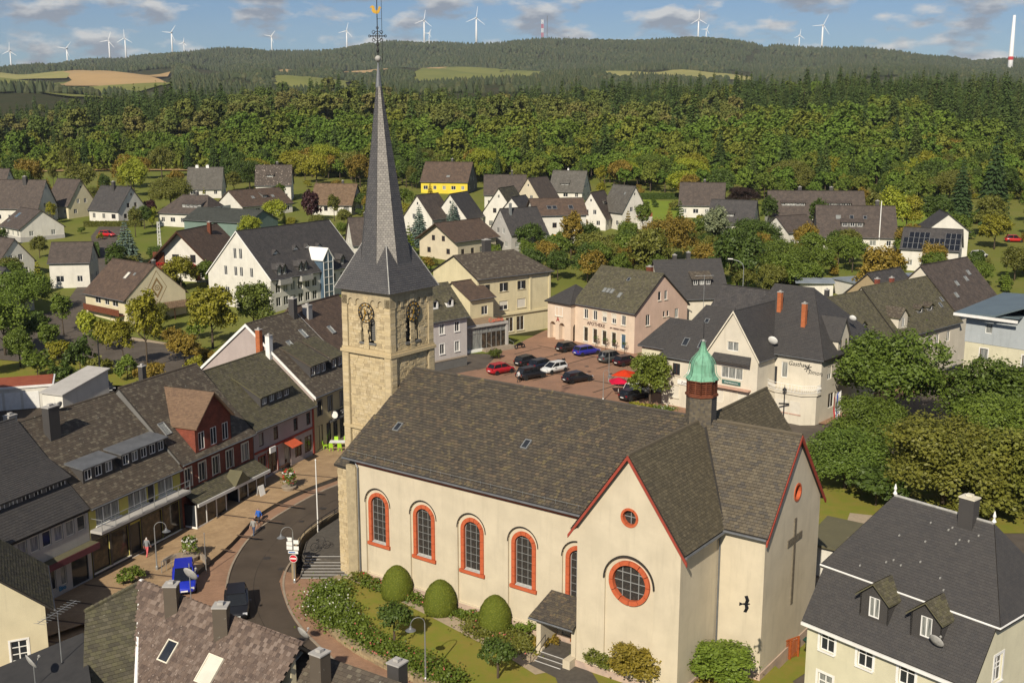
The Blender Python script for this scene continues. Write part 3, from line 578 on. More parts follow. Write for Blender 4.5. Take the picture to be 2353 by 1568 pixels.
# side streets on the slope behind
def draped(name, poly, mt, lift):
    m = MB().poly([(x, y, gz(x, y) + lift) for x, y in poly]); return m.build(name, mt, kind='structure')
def ribbon(name, L_, R_, mt, lift=.09): return strip(name, L_, R_, mt, gz, lift, 8)
ribbon('street', [(-110, 300), (-104.4, 276), (-93.7, 248), (-86, 220), (-81.4, 200), (-82.6, 187), (-100, 170)], [(-102, 302), (-98, 276), (-88, 248), (-79, 220), (-75, 200), (-70, 181), (-72, 160)], asph2)
ribbon('street', [(-76, 186), (-60, 176), (-49, 170), (-38, 158)], [(-76, 164), (-66, 163), (-51, 152.5), (-41, 150)], asph2, .08); ribbon('pavement', [(-66, 178.6), (-58, 174.6), (-48, 169), (-40, 161)], [(-66, 176.8), (-58, 172.8), (-49.5, 167), (-42, 159)], gravel, .13)
slab('yard', [(-66, 118), (-50, 118), (-48, 145), (-60, 147)], asphalt, .02)

# ---------------------------------------------------------------- roof covering and wall builders
def slates(name, poly, tw, th, mt, parent, lift=.03, t=.016, seed=1, kind='stuff', rows0=0.0, single=0, jit=.35, gap=.015):
    """overlapping slates laid over one planar convex roof face (3D points in the parent's space)"""
    P = [Vector(p) for p in poly]; nr = Vector((0, 0, 0))
    for i in range(len(P)): nr += P[i].cross(P[(i + 1) % len(P)])
    nr.normalize()
    if nr.z < 0: nr = -nr
    eu = Vector((0, 0, 1)).cross(nr)
    eu = eu.normalized() if eu.length > 1e-4 else Vector((1, 0, 0)); ev = nr.cross(eu)
    o = P[0]; q = [((p - o).dot(eu), (p - o).dot(ev)) for p in P]
    if sum(q[i][0] * q[(i + 1) % len(q)][1] - q[(i + 1) % len(q)][0] * q[i][1] for i in range(len(q))) < 0: q.reverse()
    pl = planes_of(q); g = random.Random(seed); u0, u1 = min(a for a, _ in q), max(a for a, _ in q); v0, v1 = min(b for _, b in q), max(b for _, b in q)
    V_, F_, rv = [], [], []; sing = []
    for r in range(int((v1 - v0) / th) + 1):
        va = v0 + r * th; off = (r % 2) * .5 * tw
        for c in range(int((u1 - u0) / tw) + 2):
            ua = u0 + c * tw - off; gp = tw * gap; vt = va + th * (1 - 2.2 * gap) ; rect = [(ua + gp, va), (ua + tw - gp, va), (ua + tw - gp, vt), (ua + gp, vt)]
            ins = [all(A * x + B * y <= C + 1e-6 for x, y in rect) for A, B, C in pl]
            if not all(ins):
                rect = clip_poly(rect, [p for p, k in zip(pl, ins) if not k])
                if len(rect) < 3: continue
            k = g.random(); h = t * (1 + jit * (g.random() - .5) * 2)
            top = [o + eu * x + ev * y + nr * (lift + h * (1 - (y - va) / th) + .002) for x, y in rect]
            n = len(V_); V_ += [tuple(p) for p in top]; F_.append(tuple(range(n, n + len(top)))); rv.append(k)
            b0, b1 = rect[0], rect[1]
            if abs(b0[1] - va) < 1e-6 and abs(b1[1] - va) < 1e-6:
                n = len(V_); V_ += [tuple(o + eu * x + ev * y + nr * z) for x, y, z in ((b0[0], b0[1], lift - .01), (b1[0], b1[1], lift - .01), (b1[0], b1[1], lift + h + .002), (b0[0], b0[1], lift + h + .002))]; F_.append((n, n + 1, n + 2, n + 3)); rv.append(k)
    me = bpy.data.meshes.new(name); me.from_pydata(V_, [], F_); fin(me, mt, None, False, False, rv); return obj(name, me, parent, kind=kind)
def roof_plane(mb, poly, t=.16, mi=0): mb.prism(poly, (0, 0, -t), mi)
def wallface(mb, u0, u1, z0, z1, holes, xf, clips=(), depth=.14, mi=0, mir=None):
    """rectangular wall (clipped by half planes) with rectangular openings and their reveals; xf(u, depth, z) -> point"""
    us = sorted({u0, u1, *[h[0] for h in holes], *[h[1] for h in holes]}); zs = sorted({z0, z1, *[h[2] for h in holes], *[h[3] for h in holes]})
    for i in range(len(us) - 1):
        for j in range(len(zs) - 1):
            cu, cz = (us[i] + us[i + 1]) / 2, (zs[j] + zs[j + 1]) / 2
            if any(h[0] < cu < h[1] and h[2] < cz < h[3] for h in holes): continue
            p = clip_poly([(us[i], zs[j]), (us[i + 1], zs[j]), (us[i + 1], zs[j + 1]), (us[i], zs[j + 1])], clips)
            if len(p) > 2: mb.poly([xf(u, 0, z) for u, z in p], mi)
    r = mi if mir is None else mir
    for a, b, c, d in holes:
        for (p, q) in (((a, c), (b, c)), ((b, c), (b, d)), ((b, d), (a, d)), ((a, d), (a, c))): mb.poly([xf(p[0], 0, p[1]), xf(p[0], depth, p[1]), xf(q[0], depth, q[1]), xf(q[0], 0, q[1])], r)
WM = {}
def win_meshes(w, h, nx, ny, fm, top=0):
    k = (round(w, 2), round(h, 2), nx, ny, fm.name, top)
    if k in WM: return WM[k]
    f = .07 if w > .6 else .05; m = MB(); b = .035
    m.box(-w / 2, -w / 2 + f, 0, .07, 0, h); m.box(w / 2 - f, w / 2, 0, .07, 0, h); m.box(-w / 2 + f, w / 2 - f, 0, .07, 0, f); m.box(-w / 2 + f, w / 2 - f, 0, .07, h - f, h)
    zt = h * top if top else None
    for i in range(1, nx): x = -w / 2 + w * i / nx; m.box(x - b, x + b, .005, .06, f, h - f)
    for j in range(1, ny): z = h * j / ny; m.box(-w / 2 + f, w / 2 - f, .01, .055, z - b * .8, z + b * .8)
    if zt: m.box(-w / 2 + f, w / 2 - f, .008, .058, zt - b, zt + b)
    WM[k] = (m.mesh('window', fm, uv=False), {}); return WM[k]
PM = {}
def quadmesh(w, h, mt, y=.05):
    k = (round(w, 3), round(h, 3), mt.name, y)
    if k not in PM: PM[k] = MB().box(-w / 2, w / 2, y, y + .02, 0, h).mesh('pane', mt, uv=False)
    return PM[k]
SM = {}
def window(par, M4, w, h, nx=2, ny=1, fm=None, pm=None, sill=None, top=0, each=False, surround=None, sw_=.12, blindh=0, depth=.14, blm=None):
    """M4: opening's bottom centre on the outer wall face, x right, y inward"""
    fm = fm or whitep; me, _ = win_meshes(w, h, nx, ny, fm, top); o = obj('window', me, par, mat4=M4 @ Matrix.Translation((0, depth - .075, 0)))
    pmat = pm or (glassd if rng.random() < .72 else glassc)
    if each:
        zs = [0] + ([h * top] if top else [h * j / ny for j in range(1, ny)]) + [h]
        if top and ny > 1: zs = [0, h * top / 2, h * top, h]
        for j in range(len(zs) - 1):
            for i in range(nx): obj('pane', quadmesh(w / nx, zs[j + 1] - zs[j], pmat, .03), o, (-w / 2 + w * (i + .5) / nx, 0, zs[j]))
    else: obj('pane', quadmesh(w, h, pmat, .03), o)
    if blindh: obj('blind', quadmesh(w * .96, h * blindh, blm or blind, .004), o, (0, -.01, h * (1 - blindh)))
    if sill:
        k = (round(w, 2), sill.name)
        if k not in SM: SM[k] = MB().box(-w / 2 - .1, w / 2 + .1, -.12, .06, -.09, -.005).mesh('sill', sill, uv=False)
        obj('sill', SM[k], o, (0, -(depth - .075), 0))
    if surround:
        k = ('s', round(w, 2), round(h, 2), surround.name, sw_)
        if k not in SM: SM[k] = MB().box(-w / 2 - sw_, -w / 2 - .002, -.03, .02, -.004, h + sw_).box(w / 2 + .002, w / 2 + sw_, -.03, .02, -.004, h + sw_).box(-w / 2, w / 2, -.03, .02, h + .002, h + sw_).mesh('surround', surround, uv=False)
        obj('surround', SM[k], o, (0, -(depth - .075), 0))
    return o
def face_mats(L, W):
    """face -> (matrix at the face's base centre, face width)"""
    r = lambda x, y, a: Matrix.Translation((x, y, 0)) @ Matrix.Rotation(R(a), 4, 'Z')
    return {'F': (r(0, -W / 2, 0), L), 'R': (r(L / 2, 0, 90), W), 'B': (r(0, W / 2, 180), L), 'L': (r(-L / 2, 0, -90), W)}
def text(body, size, mt, par, M4, ext=.02, align='CENTER', name='lettering', shear=0):
    c = bpy.data.curves.new(name, 'FONT'); c.body = body; c.size = size; c.extrude = ext; c.align_x = align; c.align_y = 'CENTER'; c.shear = shear; c.resolution_u = 2
    c.materials.append(mt); t_ = bpy.data.objects.new('t', c); COL.objects.link(t_); me = bpy.data.meshes.new_from_object(t_.evaluated_get(bpy.context.evaluated_depsgraph_get())); bpy.data.objects.remove(t_); me.name = name
    if not len(me.materials): me.materials.append(mt)
    return obj(name, me, par, mat4=M4 @ Matrix.Rotation(R(90), 4, 'X'))

# ---------------------------------------------------------------- the church
CH = thing('church', 'cream parish church with stone bell tower, slate spire and red window surrounds', 'church', (-11.85, 81.25, 0), R(-35.95))
Z0, ZE, ZR, TR = .2, 10.5, 15.7, 7.9      # base, eaves, ridge height, ridge line
K_, KT, KC = 5.1 / 7.9, 5.2 / 3.75, 5.2 / 4.6
def arch2(c, hw, z0, zs, n=14):
    """arch outline in (x,z): jambs up to zs, semicircle above"""
    return [(c - hw, z0), (c + hw, z0)] + [(c + hw * math.cos(math.pi * i / n), zs + hw * math.sin(math.pi * i / n)) for i in range(n + 1)]
def circ2(c, z, r, n=28): return [(c + r * math.cos(2 * math.pi * i / n), z + r * math.sin(2 * math.pi * i / n)) for i in range(n)]
WC = [2.07 + 4.49 * i for i in range(5)]
wall = MB().prism([(0, 0, Z0), (21.4, 0, Z0), (21.4, 0, ZE), (0, 0, ZE)], (0, .7, 0)).mesh('w', cream)
cut = MB()
for c in WC:
    cut.prism([(x, -.4, z) for x, z in arch2(c, 1.25, 1.25, 6.95)], (0, .55, 0))
    cut.prism([(x, -.4, z) for x, z in arch2(c, 1.02, 3.62, 6.85)], (0, .85, 0))
nw = boolean(wall, cut.mesh('c', cream)); fin2 = lambda me, m_: (me.materials.clear(), fin(me, m_))
fin2(nw, cream); obj('nave_wall', nw, CH)
# remaining shell of nave, transepts and chancel
m = MB(); m.box(.02, 21.3, 15.1, 15.8, Z0, ZE); m.prism([(0, .71, Z0), (0, 15.1, Z0), (0, 15.1, ZE), (0, 7.9, ZR - .35), (0, .71, ZE)], (.6, 0, 0)); m.build('nave_rear_wall', cream, CH)
wall = MB().prism([(21.25, -2, Z0), (28.6, -2, Z0), (28.6, -2, ZE), (24.93, -2, ZR - .3), (21.25, -2, ZE)], (0, .7, 0)).mesh('w', cream)
cut = MB().prism([(x, -2.3, z) for x, z in circ2(25.08, 7.3, 1.75)], (0, .42, 0)).prism([(x, -2.3, z) for x, z in arch2(25.08, 1.75, 1.2, 7.3)], (0, .42, 0)).prism([(x, -2.3, z) for x, z in circ2(25.08, 7.3, 1.45)], (0, .8, 0)).prism([(x, -2.3, z) for x, z in circ2(25.02, 11.6, .62)], (0, .8, 0))
tw_ = boolean(wall, cut.mesh('c', cream)); fin2(tw_, cream); obj('transept_gable_wall', tw_, CH)
m = MB(); m.prism([(28.6, -1.3, Z0), (28.6, 3.3, Z0), (28.6, 3.3, ZE), (28.6, -1.3, ZE)], (-.7, 0, 0)); m.prism([(21.25, -1.3, Z0), (21.25, 0, Z0), (21.25, 0, ZE), (21.25, -1.3, ZE)], (.7, 0, 0)); m.build('transept_side_wall', cream, CH)
MB().prism([(27.9, 3.302, Z0), (31.0, 3.302, Z0), (31.0, 3.302, ZE), (27.9, 3.302, ZE)], (0, .7, 0)).build('chancel_wall', cream, CH)
wall = MB().prism([(31.7, 3.3, Z0), (31.7, 12.5, Z0), (31.7, 12.5, ZE), (31.7, 7.9, ZR - .3), (31.7, 3.3, ZE)], (-.7, 0, 0)).mesh('w', cream)
cut = MB().prism([(32, t, z) for t, z in circ2(8.24, 11.73, .62)], (-.8, 0, 0)); ew = boolean(wall, cut.mesh('c', cream)); fin2(ew, cream); obj('chancel_end_wall', ew, CH)
m = MB(); m.box(27.9, 31.65, 11.8, 12.5, Z0, ZE); m.box(21.3, 28.55, 17.3, 18.0, Z0, ZE); m.box(21.3, 22, 15, 17.3, Z0, ZE); m.box(27.9, 28.55, 12.5, 17.3, Z0, ZE); m.prism([(21.3, 17.3, ZE), (28.55, 17.3, ZE), (24.93, 17.3, ZR - .3)], (0, .7, 0)); m.build('rear_wall', cream, CH)
m = MB(); m.box(-.05, 21.2, -.08, .3, -.4, 1.18); m.box(21.17, 28.68, -2.08, -1.5, -.4, 1.0); m.box(28.1, 28.68, -1.5, 3.2, -.4, 1.0); m.box(28.69, 31.78, 3.22, 3.6, -.4, 1.0); m.box(31.2, 31.78, 3.6, 12.6, -.4, 1.0); m.build('plinth', plinthm, CH)
# roofs: structural faces plus real slates
zN = lambda t: 10.6 + K_ * t; zT = lambda s: ZR - KT * abs(s - 25); zC = lambda t: 10.5 + KC * (t - 3.3)
nave = [(-1, -.42, zN(-.42)), (21.0, -.42, zN(-.42)), (21.3, 0, zN(0)), (25, TR, ZR), (-1, TR, ZR)]
tl = [(25, -2.35, ZR), (20.95, -2.35, zT(20.95)), (20.95, -.42, zT(20.95)), (21.3, 0, zT(21.3)), (25, TR, ZR)]
tr_ = [(29.0, -2.35, zT(29.0)), (29.0, 3.0, zT(29.0)), (28.75, 3.3, zT(28.75)), (25, TR, ZR), (25, -2.35, ZR)]
chf = [(28.95, 3.05, zC(3.05)), (31.95, 3.05, zC(3.05)), (31.95, TR, ZR), (25, TR, ZR)]
mir = lambda poly: [(s, 15.8 - t, z) for s, t, z in poly]
tl2 = [(25, 18.35, ZR), (20.95, 18.35, zT(20.95)), (20.95, 16.2, zT(20.95)), (25, TR, ZR)]; tr2 = [(29.0, 18.35, zT(29)), (25, 18.35, ZR), (25, TR, ZR), (28.75, 12.5, zT(28.75))]
rm = MB()
for pl_ in (nave, tl, tr_, chf, mir(nave), mir(chf), tl2, tr2): roof_plane(rm, pl_, .2)
RF = rm.build('roof', slate_u, CH)
for nm, pl_, mt_, a, b, sd_ in (('nave_slates', nave, slate_n, .34, .25, 3), ('transept_slates', tl, slate_n, .30, .22, 4), ('transept_slates', tr_, slate_t, .26, .19, 5), ('chancel_slates', chf, slate_c, .30, .21, 6), ('rear_transept_slates', tr2, slate_t, .28, .2, 7)): slates(nm, pl_, a, b, mt_, RF, seed=sd_, gap=.035 if 'nave' in nm else .025, t=.03)
def ridge(p, q, r, mt_, par, nm='ridge_cap', n=None):
    MB().tube([p, q], r, 6).build(nm, mt_, par)
ridge((-1, TR, ZR + .0), (24.2, TR, ZR + .0), .14, slate_n, RF); ridge((26, TR, ZR), (31.95, TR, ZR), .15, slate_c, RF); ridge((25, -2.35, ZR), (25, 6.9, ZR), .12, slate_c, RF); ridge((25, 8.9, ZR), (25, 18.35, ZR), .12, slate_t, RF)
MB().prism([(24.93, TR - .4, ZR - .1), (28.7, 3.05, zC(3.05) + .03), (29.05, 3.1, zC(3.05) + .03), (25.3, TR - .4, ZR - .1)], (0, 0, .06)).build('valley_flashing', slate_u, RF)
ga = MB(); ga.prism([(20.75, -2.42, zT(20.75) - .12), (25, -2.42, ZR - .02), (29.2, -2.42, zT(29.2) - .12), (29.2, -2.42, zT(29.2) - .36), (25, -2.42, ZR - .3), (20.75, -2.42, zT(20.75) - .36)], (0, .1, 0)); ga.build('bargeboard', redtrim, RF)
gb = MB(); gb.prism([(32.0, 2.9, zC(2.9) - .1), (32.0, TR, ZR), (32.0, TR, ZR - .28), (32.0, 2.9, zC(2.9) - .34)], (-.1, 0, 0)); gb.prism([(32.0, 12.9, zC(2.9) - .1), (32.0, TR, ZR), (32.0, TR, ZR - .28), (32.0, 12.9, zC(2.9) - .34)], (-.1, 0, 0)); gb.build('bargeboard', redtrim, RF)
MB().box(.0, 20.95, -.22, .0, 10.05, 10.26).box(0, 20.95, -.12, 0, 9.86, 10.05).build('cornice', redst, CH)
MB().tube([(-1, -.50, 10.24), (20.9, -.50, 10.24)], .085, 8).build('gutter', metal, CH); MB().tube([(29.08, -2.3, 10.02), (29.08, 2.9, 10.02)], .09, 8).build('gutter', metal, CH); MB().tube([(29.0, 2.92, 10.1), (31.9, 2.92, 10.1)], .09, 8).build('gutter', metal, CH)
for p in ([(-.1, -.12, 10.1), (.25, -.15, 9.6), (.25, -.15, .2)], [(28.85, 3.08, 10), (28.72, 3.12, 9.5), (28.72, 3.12, .2)]): MB().tube(p, .06, 6).build('downpipe', metal, CH)
sg = MB(); sg.tube([(-.8, -.12, 10.78), (20.3, -.12, 10.78)], .016, 4)
for i in range(24): s = -.6 + .9 * i; sg.tube([(s, -.12, zN(-.12) + .02), (s, -.12, 10.86)], .014, 4)
sg.build('snow_guard', steel, RF)
def skylight(par, c, eu, ev, nr, w, h, mt_=None, name='skylight', fr=None):
    """roof window: frame with pane, lying on a roof plane"""
    M4 = Matrix(((eu.x, ev.x, nr.x, c[0]), (eu.y, ev.y, nr.y, c[1]), (eu.z, ev.z, nr.z, c[2]), (0, 0, 0, 1)))
    m = MB(); f = .07; m.box(-w / 2, w / 2, -h / 2, -h / 2 + f, 0, .12).box(-w / 2, w / 2, h / 2 - f, h / 2, 0, .12).box(-w / 2, -w / 2 + f, -h / 2 + f, h / 2 - f, 0, .12).box(w / 2 - f, w / 2, -h / 2 + f, h / 2 - f, 0, .12)
    o = m.build(name, fr or steel, par, uv=False); o.matrix_basis = M4; MB().box(-w / 2 + f, w / 2 - f, -h / 2 + f, h / 2 - f, .02, .07).build('pane', mt_ or glassd, o, uv=False); return o
def roof_frame(poly):
    P = [Vector(p) for p in poly]; nr = (P[1] - P[0]).cross(P[2] - P[0]).normalized()
    if nr.z < 0: nr = -nr
    eu = Vector((0, 0, 1)).cross(nr).normalized(); return eu, nr.cross(eu), nr
fr_ = roof_frame(nave)
for s, t in ((13.4, 3.45), (1.9, 2.7)): skylight(RF, (s, t, zN(t) + .04), *fr_, .55, .85)
# arched windows
barm = mat('window_bar', (.26, .26, .25), rough=.5); leadm = barm
def pane_poly(outline, planes, y, par, mt_):
    p = clip_poly(outline, planes)
    if len(p) > 2:
        cx_ = sum(a for a, _ in p) / len(p); cz_ = sum(b for _, b in p) / len(p); MB().prism([(a - cx_, 0, b - cz_) for a, b in p], (0, .02, 0)).build('pane', mt_, par, (cx_, y, cz_), uv=False)
BLK = {}
for wi, c in enumerate(WC):
    hw, zb, zs = .72, 3.95, 6.85; W_ = obj('window', None, CH, (c, .12, 0)); W_.name = 'window'
    bars = MB()
    for x in (-.25, .25): bars.box(x - .016, x + .016, .16, .20, zb, zs + .66)
    zz = [zb + .56 * i for i in range(1, 7)]
    for z in zz: hwz = hw if z < zs else math.sqrt(max(0, hw * hw - (z - zs) ** 2)); bars.box(-hwz, hwz, .17, .205, z - .014, z + .014)
    bars.ring(hw - .05, hw + .02, .15, .21, (0, 0, zs), 16, 0, 180).box(-hw - .02, -hw + .05, .15, .21, zb, zs).box(hw - .05, hw + .02, .15, .21, zb, zs).build('glazing_bar', leadm, W_, uv=False)
    ol = arch2(0, hw, zb, zs); pl_ = planes_of(ol); ed = [-hw, -.25, .25, hw]; ze_ = [zb] + zz + [zs + hw]
    for i in range(3):
        for j in range(7): pane_poly([(ed[i], ze_[j]), (ed[i + 1], ze_[j]), (ed[i + 1], ze_[j + 1]), (ed[i], ze_[j + 1])], pl_, .19, W_, leadglass)
    y0, y1 = -.06, .42
    for sx in (-1, 1):
        for k in range(5):
            h0 = 3.86 + k * .60; a, b = sorted((sx * .73, sx * 1.02)); MB().box(a, b, y0, y1, h0 + .015, min(h0 + .585, 6.84)).build('stone_block', redst, W_, uv=False)
    for k in range(7): MB().ring(.73, 1.02, y0, y1, (0, 0, 6.85), 4, 180 / 7 * k + .8, 180 / 7 * (k + 1) - .8).build('stone_block', redst, W_, uv=False)
    MB().box(-1.12, 1.12, -.14, .3, 3.60, 3.83).build('sill_stone', redst, W_, uv=False); MB().prism([(-.7, -.05, 3.845), (.7, -.05, 3.845), (.7, .26, 4.0), (-.7, .26, 4.0)], (0, 0, -.02)).build('sill_slope', lead, W_, uv=False)
    MB().ring(1.25, 1.31, -.16, .02, (0, -.0, 6.95), 18, 0, 180).build('drip_mould', slate_u, W_, uv=False)
def rose(nm, c, z, r0, r1, M4, nb, segs, grid=True):
    W_ = obj(nm, None, CH, mat4=M4 @ Matrix.Translation((c, 0, z)))
    for k in range(segs): MB().ring(r0 + .01, r1, -.05, .4, n=6, a0=360 / segs * k + .9, a1=360 / segs * (k + 1) - .9).build('stone_block', redst, W_, uv=False)
    bars = MB(); st = 2 * r0 / nb; ol = circ2(0, 0, r0, 24); pl_ = planes_of(ol)
    for i in range(1, nb):
        x = -r0 + st * i; h = math.sqrt(r0 * r0 - x * x); bars.box(x - .025, x + .025, .2, .25, -h, h); bars.box(-h, h, .205, .255, x - .025, x + .025)
    if nb > 1: bars.build('glazing_bar', leadm, W_, uv=False)
    for i in range(nb):
        for j in range(nb): x, y = -r0 + st * i, -r0 + st * j; pane_poly([(x, y), (x + st, y), (x + st, y + st), (x, y + st)], pl_, .24, W_, leadglass if grid else glassd)
    return W_
rose('rose_window', 25.08, 7.3, 1.16, 1.45, Matrix.Translation((0, -2, 0)), 4, 12); rose('round_window', 25.02, 11.6, .46, .62, Matrix.Translation((0, -2, 0)), 2, 6)
rose('round_window', 8.24, 11.73, .48, .62, Matrix.Translation((31.7, 0, 0)) @ Matrix.Rotation(R(90), 4, 'Z'), 1, 6, False)
MB().ring(1.75, 1.82, -.14, .02, (25.08, -2, 7.3), 24, 0, 180).build('drip_mould', slate_u, CH)
MB().box(31.66, 31.76, 7.93, 8.27, 4.0, 10.0).box(31.665, 31.765, 6.9, 9.32, 8.3, 8.78).build('wall_cross', mat('weathered_cross_stone', (.20, .17, .12), (.12, .10, .075), ns=6, bump=.6), CH)
# porch with steps and door
PO = obj('porch', None, CH, (18.1, -2.0, .45)); m = MB(); m.box(0, .35, 0, 1.95, 0, 2.75).box(2.75, 3.1, .02, 1.3, 0, 2.75).box(0, .5, -.05, .3, -.6, .55).box(2.6, 3.14, -.75, .3, -.6, .7); m.build('pier', cream, PO)
pr = [(-.35, -.4, 2.75), (3.12, -.4, 2.75), (3.12, 1.95, 3.85), (-.1, 1.95, 3.85)]; rm = MB(); roof_plane(rm, pr, .14); po_r = rm.build('roof', slate_u, PO); slates('slates', pr, .24, .18, slate_n, po_r, seed=9, t=.02); MB().tube([(-.35, -.45, 2.68), (3.12, -.45, 2.68)], .07, 6).build('gutter', metal, PO)
MB().box(1.5, 2.5, 1.82, 1.92, .6, 2.6).build('door', mat('oak_door', (.28, .10, .03), (.20, .07, .02), ns=4, stretch=(6, 1, .6)), PO)
for k in range(5): st_ = MB().box(.55, 2.6, -1.75 + .36 * k, 1.8, -.35 + .0, -.18 + .16 * k).build('step', stepd, PO, uv=False); MB().box(.55, 2.6, -1.765 + .36 * k, -1.68 + .36 * k, -.178 + .16 * k, -.172 + .16 * k).build('step_edge', stepw, st_, uv=False)
MB().tube([(.6, -1.5, -.2), (.6, -1.5, .75), (.6, .2, 1.5), (.6, .2, .6)], .025, 6).build('handrail', darkm, PO)
# ---- tower
TW = obj('tower', None, CH, (-3.55, 7.8, 0))
def shaft(h, z0, z1): return MB().box(-h, h, -h, h, z0, z1)
core = shaft(2.5, .2, 22.2).mesh('w', stone_base); cut = MB()
for a in range(2):
    q = [(x, z) for x, z in arch2(.12, .78, 17.95, 19.55)]
    cut.prism([(x, -2.8, z) if a == 0 else (2.8, x, z) for x, z in q], (0, 1.1, 0) if a == 0 else (-1.1, 0, 0))
cm_ = boolean(core, cut.mesh('c', stone_base)); fin2(cm_, stone_base); obj('shaft', cm_, TW)
m = MB()
for sx in (-1, 1):
    for sy in (-1, 1): x, y = sx * 2.32, sy * 2.32; m.box(x - .3, x + .3, y - .3, y + .3, 17.4, 21.6); m.box(x - .36, x + .36, y - .36, y + .36, .2, 16.95)
m.build('corner_lesene', stone_base, TW)
fz = MB().box(-2.6, 2.6, -2.62, -2.4, 20.9, 22.1).mesh('w', stone); cu = MB()
for i in range(5): cu.prism([(x, -2.8, z) for x, z in arch2(-1.6 + .8 * i, .27, 20.7, 21.15, 8)], (0, .5, 0))
fzb = boolean(fz, cu.mesh('c', stone)); fin2(fzb, stone_base)
obj('arched_frieze', fzb, TW); o = obj('arched_frieze', fzb, TW); o.rotation_euler = (0, 0, R(90))
MB().box(-2.78, 2.78, -2.78, 2.78, 16.95, 17.2).box(-2.68, 2.68, -2.68, 2.68, 17.2, 17.4).build('string_course', stone, TW, rnd=[.3] * 12); MB().box(-2.74, 2.74, -2.74, 2.74, 22.02, 22.2).build('cornice', stone, TW, rnd=[.5] * 6)
MB().box(-2.72, 2.72, -2.72, 2.72, 10.6, 10.85).build('string_course', stone, TW, rnd=[.3] * 6)
sm1 = MB().box(-.5, .5, -1, .0, -.5, .5).mesh('stone', stone, uv=False, rnd=[.15] * 6); SV = [MB().box(-.5, .5, -1, 0, -.5, .5).mesh('stone', stone, uv=False, rnd=[k] * 6) for k in (.1, .3, .5, .7, .9)]
def stones(face_rot, z0, z1, hw, single, seed, holes=(), hd=2.5):
    g = random.Random(seed); m = MB(); rv = []; big = []; z = z0
    while z < z1:
        h = g.uniform(.11, .24); x = -hw + g.uniform(0, .1)
        while x < hw:
            l = g.uniform(.16, .55); l = min(l, hw - x); p = g.uniform(.005, .055)
            if l > .08 and not any(a < x + l / 2 < b and c < z + h / 2 < d for a, b, c, d in holes): big.append((l * h, x, z, l, h, p, g.random()))
            x += l + .018
        z += h + .016
    big.sort(reverse=True)
    for i, (a, x, z, l, h, p, k) in enumerate(big):
        if i < single: o = obj('stone', SV[int(k * 4.99)], TW, mat4=Matrix.Rotation(R(face_rot), 4, 'Z') @ Matrix.Translation((x + l / 2, -hd, z + h / 2)) @ Matrix.Diagonal((l, p, h, 1)))
        else:
            n = len(m.v); m.box(x, x + l, -hd - p, -hd, z, z + h); rv += [k] * 6
    o = m.build('stonework', stone, TW, kind='stuff', uv=False, rnd=rv); o.rotation_euler = (0, 0, R(face_rot))
hol = [(-.70, .94, 17.85, 20.4)]
stones(0, 17.45, 20.9, 2.0, 75, 41, hol); stones(90, 17.45, 20.9, 2.0, 75, 42, hol); stones(0, 8.5, 16.9, 1.95, 75, 43); stones(90, 13.2, 16.9, 1.95, 40, 44)
for a in (0, 90): stones(a, 17.42, 21.6, .3, 0, 45 + a, hd=2.62)
for (xo, a) in ((-2.32, 0), (2.32, 0), (-2.32, 90), (2.32, 90)):
    for z0, z1, hd in ((17.42, 20.9, 2.62), (8.5, 16.9, 2.68)):
        g = random.Random(int(xo * 10) + a + int(z0)); m = MB(); rv = []; z = z0
        while z < z1: h = g.uniform(.2, .34); p = g.uniform(.004, .04); w2 = .29; m.box(xo - w2, xo + w2, -hd - p, -hd + .01, z, min(z + h, z1)); rv += [g.random()] * 6; z += h + .015
        o = m.build('quoin_stone', stone, TW, kind='stuff', uv=False, rnd=rv); o.rotation_euler = (0, 0, R(a))
